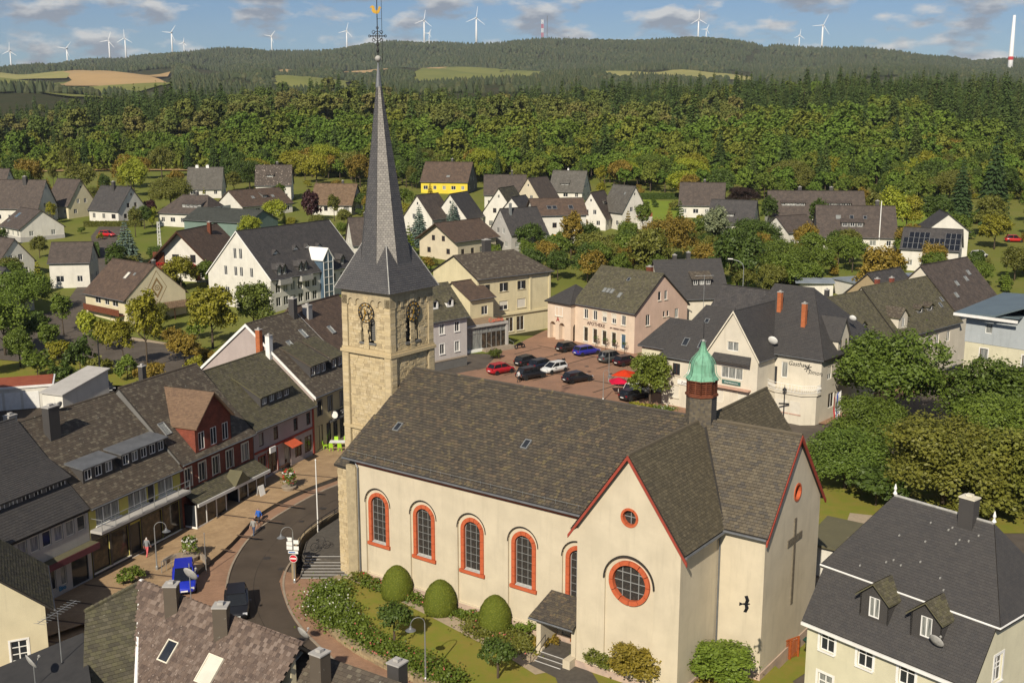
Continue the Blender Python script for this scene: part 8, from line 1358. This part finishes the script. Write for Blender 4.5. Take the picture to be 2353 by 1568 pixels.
# ---------------------------------------------------------------- people
def skin_person(name, lab, x, y, z, az, top_c, leg_c, hair_c, stride=.25, hgt=1.72, reach=0):
    s = hgt / 1.72; J = []; E = []; RD = []
    def j(p, r, par=None):
        J.append((p[0] * s, p[1] * s, p[2] * s)); RD.append(r * s); i = len(J) - 1
        if par is not None: E.append((par, i))
        return i
    pel = j((0, 0, .95), .135); ch_ = j((.02, 0, 1.2), .145, pel); sh_ = j((.02, 0, 1.40), .13, ch_); nk = j((.02, 0, 1.47), .055, sh_); hd = j((.04, 0, 1.56), .088, nk); j((.035, 0, 1.655), .075, hd); j((.125, 0, 1.55), .02, hd)
    for sy in (-1, 1):
        st = stride * sy; hip_ = j((0, sy * .09, .88), .10, pel); kn = j((st * .55 + .03, sy * .10, .49), .065, hip_); an = j((st - .06, sy * .10, .09), .045, kn); j((st + .10, sy * .11, .045), .042, an)
        so = j((.01, sy * .19, 1.38), .065, sh_); el = j((-st * .35 - .03, sy * .25, 1.10), .045, so); wr = j((-st * .6 + .08 + reach, sy * .24, .87 + reach * .5), .032, el); pm = j((-st * .6 + .10 + reach, sy * .24, .80 + reach * .6), .034, wr)
        for q in range(4): f1 = j((-st * .6 + .075 + .022 * q + reach, sy * .235, .735 - (.0, .012, .010, -.006)[q] + reach * .6), .0095, pm); j((-st * .6 + .09 + .02 * q + reach, sy * .225, .70 - (.0, .012, .010, -.006)[q] + reach * .6), .008, f1)
        t1 = j((-st * .6 + .145 + reach, sy * .225, .795 + reach * .6), .011, pm); j((-st * .6 + .165 + reach, sy * .22, .765 + reach * .6), .009, t1)
    me = bpy.data.meshes.new('body'); me.from_pydata(J, E, []); o = bpy.data.objects.new('body', me); COL.objects.link(o); o.modifiers.new('s', 'SKIN'); o.modifiers.new('u', 'SUBSURF').levels = 1
    for v, r in zip(me.skin_vertices[0].data, RD): v.radius = (r, r)
    me.skin_vertices[0].data[0].use_root = True
    dg = bpy.context.evaluated_depsgraph_get(); m2 = bpy.data.meshes.new_from_object(o.evaluated_get(dg)); bpy.data.objects.remove(o)
    for k in ('skin', 'hair', 'shirt', 'trousers', 'shoe'):
        cc = dict(skin=(.48, .27, .19), hair=hair_c, shirt=top_c, trousers=leg_c, shoe=(.03, .028, .026))[k]; key = k + '_%.2f_%.2f_%.2f' % cc; m2.materials.append(MATS.get(key) or mat(key, cc, rough=.8))
    for p in m2.polygons:
        c = p.center / s; zz = c.z; p.use_smooth = True
        p.material_index = 4 if zz < .075 else 3 if zz < .93 and abs(c.y) < .2 else 1 if zz > 1.50 and (zz > 1.60 or c.x < .02) and abs(c.y) < .12 else 0 if zz > 1.445 or (abs(c.y) > .2 and zz < .98) else 2
    P = thing(name, lab, 'person', (x, y, z), R(90 - az)); obj('body', m2, P); return P
skin_person('person', 'person in grey shirt and jeans walking along the kerb', -22.3, 91.0, .12, 200, (.30, .29, .27), (.06, .08, .14), (.03, .02, .015)); skin_person('person', 'person in a bright blue shirt pushing a bicycle', -22.4, 93.4, .16, 205, (.03, .12, .48), (.05, .05, .06), (.30, .26, .22)); skin_person('person', 'person in pink trousers walking along the shop fronts', -29.8, 85.7, .46, 10, (.22, .23, .24), (.62, .13, .14), (.55, .53, .50)); skin_person('person', 'person in white shirt and dark trousers beside the black people carrier', .9, 147.4, .04, 60, (.55, .54, .52), (.03, .03, .035), (.04, .03, .02)); skin_person('person', 'person in black coat standing behind the white hatchback', 7.4, 156.2, .04, 180, (.015, .015, .016), (.02, .02, .025), (.03, .02, .015), .08)
# ---------------------------------------------------------------- street furniture
def bike(lab, x, y, z, az):
    o = thing('bicycle', lab, 'bicycle', (x, y, z), R(90 - az))
    for sx in (-.52, .52): MB().ring(.31, .34, -.018, .018, n=20).build('wheel', tyre, o, (sx, 0, .34), uv=False)
    MB().tube([(-.52, 0, .34), (-.1, 0, .32), (.38, 0, .78), (-.16, 0, .78), (-.52, 0, .34)], .018, 5).tube([(-.1, 0, .32), (-.2, 0, .86)], .018, 5).tube([(.52, 0, .34), (.36, 0, .92)], .018, 5).build('frame', darkm, o, uv=False); MB().tube([(.3, -.28, .98), (.36, 0, .95), (.3, .28, .98)], .016, 5).build('handlebar', darkm, o, uv=False); MB().prism([(-.34, -.08, .88), (-.34, .08, .88), (-.08, 0, .88)], (0, 0, .05)).build('saddle', black, o, uv=False)
bike('bicycle pushed by the person in blue', -22.0, 92.9, .15, 205); bike('bicycle leaning at the head of the church steps', -15.6, 85.6, 1.1, 60)
def hook_lamp(lab, x, y, z, h, az, name='street_lamp'):
    o = thing(name, lab, 'street lamp', (x, y, z), R(90 - az)); MB().tube([(0, 0, -.1), (0, 0, .9), (0, 0, h)], [.075, .055, .04], 8).build('pole', darkm if name != 'street_lamp' else steel, o, uv=False); MB().lathe([(.11, 0), (.11, .25), (.06, .35)], 8).build('foot', steel, o, uv=False)
    MB().tube([(.45 - .45 * math.cos(R(a)), 0, h + .45 * math.sin(R(a))) for a in range(0, 181, 20)], .025, 6).build('arm', steel, o, uv=False); MB().lathe([(.05, .32), (.09, .2), (.16, .12), (.34, .0), (.30, 0), (.03, .12)], 14).build('shade', metal, o, (.9, 0, h - .36), uv=False); MB().lathe([(.02, -.12), (.1, -.06), (.1, .02)], 10).build('bulb', lampw, o, (.9, 0, h - .32), uv=False); return o
hook_lamp('hooked street lamp on the shop pavement', -28.2, 83.1, .45, 3.5, 80); sl_ = hook_lamp('hooked street lamp carrying road signs at the church steps', -16.95, 81.4, .08, 4.2, 250); hook_lamp('hooked lamp in the church garden', -5.5, 65.2, .5, 4.0, 255); hook_lamp('hooked lamp on the square near the parasols', 13.2, 147.8, .03, 3.9, 270); hook_lamp('hooked lamp behind the church roof on the square', 11.6, 137.6, .03, 3.6, 120)
sg_r = mat('sign_red', (.52, .015, .03)); SP4 = Matrix.Rotation(R(-(90 - 250)), 4, 'Z') @ Matrix.Rotation(R(-8), 4, 'Z')
ns = obj('no_entry_sign', None, sl_, mat4=SP4 @ Matrix.Translation((0, -.09, 2.05))); MB().lathe([(.02, 0), (.31, 0), (.31, .02), (.02, .02)], 24).build('disc', sg_r, ns, uv=False).matrix_basis = Matrix.Rotation(R(90), 4, 'X'); MB().box(-.24, .24, -.028, -.021, -.055, .055).build('white_bar', whitep, ns, uv=False); MB().ring(.29, .315, -.03, .0, n=24).build('rim', whitep, ns, uv=False)
for zz, wd, mt_ in ((2.55, .8, whitep), (2.9, .45, whitep), (3.25, .45, whitep), (3.6, .42, whitep)): o = MB().box(-wd / 2, wd / 2, -.03, 0, -.11 if wd > .5 else -.15, .11 if wd > .5 else .15).build('direction_sign', mt_, sl_, uv=False); o.matrix_basis = SP4 @ Matrix.Translation((0 if wd > .5 else -.28, -.06, zz))
for zz in (2.9, 3.4): o = MB().box(-.2, .2, -.03, 0, -.16, .16).build('direction_sign', whitep, sl_, uv=False); o.matrix_basis = SP4 @ Matrix.Translation((.26, -.06, zz))
o = MB().box(-.34, .2, -.006, 0, -.05, .05).build('blue_arrow', mat('sign_blue', (.03, .12, .35)), sl_, uv=False); o.matrix_basis = SP4 @ Matrix.Translation((-.02, -.092, 2.55))
def pole(nm, lab, cat, x, y, z, h, r, mt_): o = thing(nm, lab, cat, (x, y, z)); MB().tube([(0, 0, -.2), (0, 0, h)], [r, r * .7], 8).build('shaft', mt_, o, uv=False); MB().lathe([(r * 1.6, 0), (r * 1.6, .12), (r * .8, .2)], 8).build('foot', mt_, o, uv=False); MB().lathe([(r * .7, 0), (r * 1.3, .06), (.01, .16)], 8).build('top', mt_, o, (0, 0, h), uv=False); return o
pole('flagpole', 'tall white flagpole at the curved terrace wall', 'flagpole', -16.6, 90.2, 1.0, 6.2, .06, whitep); pole('flagpole', 'short white pole below the pavement planter', 'pole', -24.3, 83.1, .3, 3.1, .04, steel); pole('flagpole', 'thin white mast beside the big dark gable', 'mast', 84.0, 254.5, gz(84, 254), 11.5, .14, whitep); pole('lamp_pole', 'dark lamp pole rising behind the shop roofs', 'pole', -52.6, 138.6, 0, 7.2, .11, darkm)
tl_ = thing('tall_street_lamp', 'tall grey street lamp with curved arm on the lawn', 'street lamp', (42.2, 201.5, gz(42, 201)), R(165)); MB().tube([(0, 0, -.2), (0, 0, 6.6), (.25, 0, 7.3), (.9, 0, 7.75), (2.2, 0, 8.1)], [.1, .07, .06, .055, .05], 8).build('pole', steel, tl_, uv=False); MB().box(2.0, 2.9, -.12, .12, 8.05, 8.2).build('lamp_head', whitep, tl_, uv=False)
tv = thing('roof_aerial', 'tall aerial on the hotel wing roof', 'aerial', (*hp(1.6, 6.4), 11.4)); MB().tube([(0, 0, 0), (0, 0, 4.4)], .03, 6).build('mast', steel, tv, uv=False); MB().tube([(-1.2, 0, 4.3), (1.2, 0, 4.35)], .02, 5).tube([(-1, -.3, 4.3), (-1, .3, 4.3)], .015, 4).tube([(0, -.4, 4.33), (0, .4, 4.33)], .015, 4).tube([(.8, -.3, 4.34), (.8, .3, 4.34)], .015, 4).build('rods', steel, tv, uv=False)
lm = thing('lattice_mast', 'white lattice power mast beside the blue spruce', 'mast', (-78.5, 247.5, gz(-78.5, 247.5)))
for sx in (-.35, .35):
    for sy in (-.35, .35): MB().tube([(sx, sy, 0), (sx * .6, sy * .6, 8.0)], .045, 4).build('leg', whitep, lm, uv=False)
m = MB()
for i in range(10): z0_, z1_ = i * .8, i * .8 + .8; k_ = .35 * (1 - .4 * z0_ / 8); m.tube([(-k_, -k_, z0_), (k_, -k_, z1_)], .03, 4).tube([(k_, -k_, z0_), (k_, k_, z1_)], .03, 4).tube([(k_, -k_, z0_ + .4), (-k_, -k_, z1_)], .025, 4)
m.build('bracing', whitep, lm, uv=False)
hl_ = thing('square_lamp', 'dark lantern post with sign before the corner hotel', 'street lamp', (32.0, 127.0, .05)); MB().tube([(0, 0, 0), (0, 0, 4.3)], [.07, .045], 8).build('pole', darkm, hl_, uv=False); MB().lathe([(.05, 0), (.28, .1), (.22, .28), (.05, .45), (.02, .8)], 10).build('lantern', darkm, hl_, (0, 0, 3.9), uv=False); MB().box(-.6, .6, -.04, .04, 0, .18).build('name_board', darkm, hl_, (0, 0, 2.3), R(-10), uv=False)
def flag(lab, x, y, az, bands, nm='flag'):
    o = thing(nm, lab, 'flag', (x, y, .05), R(90 - az)); MB().tube([(0, 0, 0), (0, 0, 4.6)], .035, 6).build('pole', whitep, o, uv=False); n = len(bands)
    for i, c in enumerate(bands):
        m = MB(); pts = []
        for k in range(9): t = k / 8; xx = .05 + .75 * i / n + .05 * math.sin(t * 5 + i); x2 = .05 + .75 * (i + 1) / n + .05 * math.sin(t * 5 + i + 1); zz = 4.5 - 2.6 * t; yy = .1 * math.sin(t * 6 + i * .8); pts.append(((xx - .25 * t * i / n, yy, zz), (x2 - .25 * t * (i + 1) / n, yy + .05, zz - .25 * (i + 1) / n)))
        for k in range(8): m.poly([pts[k][0], pts[k][1], pts[k + 1][1], pts[k + 1][0]])
        m.build('flag_band', c, o, smooth=True, uv=False)
fb1, fr1 = mat('flag_blue', (.03, .08, .40)), mat('flag_red', (.55, .02, .03)); flag('blue white and red flag hanging by the park trees', 37.2, 123.2, 240, [fb1, whitep, fr1]); flag('white and red flag behind the tricolour', 37.9, 124.6, 250, [whitep, fb1, whitep])
def planter(lab, x, y, z, s, cols):
    o = thing('flower_column', lab, 'planter', (x, y, z)); MB().lathe([(.5, 0), (.62, .35), (.58, .38), (.1, .38)], 16).build('tub', kerbm, o, uv=False); V_, F_, rv = leaf_cloud([(0, 0, .9, .62, .62, .6), (0, 0, 1.35, .5, .5, .5)], 1100, .12, int(x * -7), per=14, spread=.12); c = obj('foliage', raw_mesh('foliage', V_, F_, leaf, rnd=rv), o); c.color = (*GREEN, 1); o.scale = (s, s, s)
    for k_, mt_ in enumerate(cols): V_, F_, rv = leaf_cloud([(0, 0, .9, .68, .68, .62), (0, 0, 1.35, .55, .55, .52)], 130, .13, 50 + k_, per=5, spread=.1); obj('flowers', raw_mesh('flowers', V_, F_, mt_), o)
planter('white and green flower column above the road steps', -26.1, 85.0, .45, 1.15, [flw]); planter('white and red flower column before the mauve shop house', -20.9, 99.6, 1.3, 1.15, [flw, flr])
pw = thing('raised_bed_wall', 'curved stone edge of the raised planter by the steps', 'wall', (-26.3, 84.0, .42)); MB().ring(1.5, 1.75, 0, .45, n=18, a0=180, a1=360).build('edge', kerbm, pw, uv=False).rotation_euler = (R(90), 0, 0)
br = thing('barrier', 'grey tubular barrier beside the pavement ramp', 'railing', (-27.6, 82.4, .45), R(60)); MB().tube([(0, 0, 0), (0, 0, .95), (1.5, 0, .95), (1.5, 0, 0)], .03, 6).tube([(.5, 0, 0), (.5, 0, .95)], .02, 5).tube([(1, 0, 0), (1, 0, .95)], .02, 5).tube([(0, 0, .5), (1.5, 0, .5)], .02, 5).build('tubes', steel, br, uv=False)
sb = thing('sandwich_board', 'white advertising board outside the brick house shop', 'sign', (-23.2, 98.2, 1.2), R(60)); MB().prism([(-.35, -.25, 0), (.35, -.25, 0), (.35, 0, 1.05), (-.35, 0, 1.05)], (0, .03, 0)).prism([(-.35, .25, 0), (.35, .25, 0), (.35, .03, 1.05), (-.35, .03, 1.05)], (0, .03, 0)).build('boards', whitep, sb, uv=False)
bn = thing('bench', 'dark bench beside the mauve shop house', 'bench', (-22.4, 105.2, 1.5), R(67))
for i in range(3): MB().box(-.8, .8, -.22 + .15 * i, -.1 + .15 * i, .42, .46).build('seat_slat', brownw, bn, uv=False)
for i in range(2): MB().box(-.8, .8, .24, .28, .55 + .17 * i, .68 + .17 * i).build('back_slat', brownw, bn, uv=False)
for s in (-.65, .65): MB().box(s - .03, s + .03, -.2, .26, 0, .42).build('leg', darkm, bn, uv=False)
lime = mat('lime_plastic', (.36, .62, .03), rough=.5)
def chair(lab, x, y, z, az):
    o = thing('garden_chair', lab, 'chair', (x, y, z), R(90 - az), 'lime chairs outside the restaurant'); MB().box(-.22, .22, -.22, .22, .42, .46).build('seat', lime, o, uv=False); MB().prism([(-.22, -.22, .46), (-.22, .22, .46), (-.32, .2, .92), (-.32, -.2, .92)], (.04, 0, 0)).build('backrest', lime, o, uv=False)
    for sx in (-.18, .18):
        for sy in (-.18, .18): MB().tube([(sx, sy, 0), (sx, sy, .42)], .02, 5).build('leg', lime, o, uv=False)
for i, (dx, dy, a, w_) in enumerate(((-1.3, -.4, 90, 'street end of the table'), (-.6, -1.0, 0, 'road side of the table'), (.3, -1.0, 0, 'road side next to the tower'), (-.4, .9, 180, 'restaurant side of the table'), (.6, 1.1, 180, 'restaurant side next to the tower'), (1.0, 2.6, 200, 'door of the restaurant'))): chair('lime green plastic chair on the ' + w_, -18.2 + dx, 112.3 + dy, 1.52, a)
tb = thing('cafe_table', 'pale table between the lime green chairs', 'table', (-18.2, 112.3, 1.52)); MB().box(-.9, .9, -.45, .45, .70, .74).build('table_top', whitep, tb, uv=False); MB().tube([(0, 0, 0), (0, 0, .7)], .05, 6).build('leg', steel, tb, uv=False)
def parasol(lab, x, y, z, col, r, rz, h=2.5):
    o = thing('parasol', lab, 'parasol', (x, y, z), rz); mt_ = MATS.get(col[0]) or mat(col[0], col[1], rough=.8, transl=.25); MB().lathe([(.03, 0), (.03, h)], 6).build('pole', whitep, o, uv=False); MB().lathe([(r, h - .5), (r * 1.01, h - .46), (r * .5, h - .12), (.03, h + .15)], 4).build('canopy', mt_, o, uv=False)
parasol('orange red square parasol under the market tree', 14.9, 143.6, .03, ('parasol_red', (.70, .05, .01)), 1.9, R(20)); parasol('pink red square parasol beside the orange one', 13.9, 141.4, .03, ('parasol_pink', (.72, .01, .06)), 1.6, R(50), 2.0)
mb_ = thing('motorbike', 'dark motorbikes corner bike with chrome parked by the cafe', 'motorbike', (1.2, 169.6, .05), R(40))
for sx in (-.7, .7): MB().ring(.2, .34, -.06, .06, n=14).build('wheel', tyre, mb_, (sx, 0, .34), uv=False)
MB().prism([(-.6, -.14, .5), (.4, -.14, .45), (.55, -.1, .85), (.1, -.12, .95), (-.5, -.14, .8)], (0, .28, 0)).build('body', black, mb_, uv=False); MB().tube([(.7, 0, .34), (.5, 0, 1.05)], .04, 6).tube([(.45, -.35, 1.1), (.5, 0, 1.05), (.45, .35, 1.1)], .02, 5).build('fork', rim, mb_, uv=False)
# lattice fence and chairs at the church end
fc = thing('lattice_fence', 'orange stained lattice fence beside the parsonage', 'fence', (16.7, 67.8, 0), R(33)); m = MB()
for i in range(5): MB().box(-.05 + .78 * i, .05 + .78 * i, -.05, .05, 0, 1.5).build('post', orangew, fc, uv=False)
for i in range(30): x = -1.4 + .155 * i; a0, b0 = max(0, x), min(3.1, x + 1.35); MB().prism([(a0, -.012, .1 + (a0 - x)), (b0, -.012, .1 + (b0 - x)), (b0, -.012, .15 + (b0 - x)), (a0, -.012, .15 + (a0 - x))], (0, .012, 0)).build('slat', orangew, fc, uv=False); MB().prism([(a0, .004, 1.45 - (a0 - x)), (b0, .004, 1.45 - (b0 - x)), (b0, .004, 1.4 - (b0 - x)), (a0, .004, 1.4 - (a0 - x))], (0, .012, 0)).build('slat', orangew, fc, uv=False)
MB().box(0, 3.12, -.03, .03, 1.45, 1.52).build('top_rail', orangew, fc, uv=False)
gch = mat('dark_green_plastic', (.02, .07, .05))
for i, (x, y, a) in enumerate(((19.3, 70.6, 40), (20.2, 71.3, 130))):
    o = thing('garden_chair', ('dark green garden chair behind the lattice fence', 'dark green garden chair turned toward the other one')[i], 'chair', (x, y, .0), R(90 - a)); MB().box(-.28, .28, -.28, .28, .42, .47).build('seat', gch, o, uv=False); MB().prism([(-.28, -.28, .47), (-.28, .28, .47), (-.45, .26, 1.1), (-.45, -.26, 1.1)], (.05, 0, 0)).build('backrest', gch, o, uv=False)
    for sx in (-.24, .24):
        for sy in (-.24, .24): MB().tube([(sx, sy, 0), (sx, sy, .42)], .025, 5).build('leg', gch, o, uv=False)
slab('garden_lawn', [(14, 62), (24, 72), (22, 80), (26, 92), (48, 92), (60, 112), (36, 121), (26, 100), (16.5, 72)], lawn, .02)
slab('path', [(25.5, 84), (29.5, 86), (34, 96), (31, 97)], gravel, .04)
# bird gliding past the chancel
bd = thing('bird', 'black bird gliding in front of the chancel wall', 'bird', (12.59, 55.93, 10.1), R(15)); bd.rotation_euler = (R(78), R(10), R(20)); MB().lathe([(.01, -.26), (.04, -.2), (.065, -.05), (.06, .08), (.04, .17), (.045, .2), (.01, .27)], 8).build('body', black, bd, smooth=True, uv=False).matrix_basis = Matrix.Rotation(R(90), 4, 'Y')
for s in (-1, 1): MB().faces([(.1, 0, .02), (-.09, 0, .02), (.15, s * .2, .09), (-.08, s * .22, .09), (.06, s * .46, .02), (-.14, s * .42, .02)], [(0, 1, 3, 2), (2, 3, 5, 4)]).faces([(.1, 0, .0), (-.09, 0, .0), (.15, s * .2, .075), (-.08, s * .22, .075), (.06, s * .46, .01), (-.14, s * .42, .01)], [(0, 1, 3, 2), (2, 3, 5, 4)]).build('wing', black, bd, uv=False)
MB().prism([(-.2, -.03, 0), (-.2, .03, 0), (-.42, .1, 0), (-.42, -.1, 0)], (0, 0, .015)).build('tail', black, bd, uv=False)

# small street details
mhm = mat('manhole_iron', (.055, .048, .042), rough=.6, bump=.4, bs=40)
for i, (x, y) in enumerate(((-17.2, 96.2), (-20.2, 86.4), (-14.6, 72.0), (6.5, 160.5), (10.5, 152.5), (24.0, 136.0))):
    o = tag(MB().lathe([(.02, 0), (.33, 0), (.33, .012), (.02, .012)], 20).build('manhole_cover', mhm, None, (x, y, zst(x, y) + .034), uv=False), ('round iron cover in the road beside the tower', 'round iron cover in the middle of the curved road', 'round iron cover near the garden wall', 'round iron cover between the parked rows', 'round iron cover near the black estate', 'round iron cover before the hotel')[i], 'manhole cover')
sm = MB(); mid = [((a[0] * .52 + b[0] * .48), (a[1] * .52 + b[1] * .48)) for a, b in zip(RL, RR)]; m2_ = offs(mid, .05)
for i in range(4, len(mid) - 1): sm.poly([(*q, zst(*q) + .034) for q in (mid[i], m2_[i], m2_[i + 1], mid[i + 1])])
o = sm.build('road_seam', mat('tar_seam', (.045, .036, .028)), None, kind='structure')
for i, (x, y) in enumerate(((-22.3, 90.2), (-18.2, 84.2), (-19.0, 93.6))): tag(MB().box(-.25, .25, -.2, .2, 0, .012).build('drain_grate', mhm, None, (x + (.35 if i != 1 else -.4), y, zst(x, y) + .034), R(75), uv=False), ('iron drain grate at the kerb by the walkers', 'iron drain grate below the church steps', 'iron drain grate at the upper bend')[i], 'drain')
# ---------------------------------------------------------------- the air over the valley
hzm = bpy.data.materials.new('haze_air'); hzm.use_nodes = True; hn = hzm.node_tree; hn.nodes.remove(hn.nodes['Principled BSDF']); pv = hn.nodes.new('ShaderNodeVolumePrincipled')
pv.inputs['Color'].default_value = (.80, .88, 1.0, 1); pv.inputs['Density'].default_value = 4.2e-5; pv.inputs['Anisotropy'].default_value = 0.0; hn.links.new(pv.outputs[0], hn.nodes['Material Output'].inputs['Volume'])
hzo = MB().box(-5600, 5600, -60, 7300, -6, 560).build('haze', hzm, kind='stuff', uv=False); hzo['label'] = 'thin pale haze over the whole valley'; hzo['category'] = 'haze'
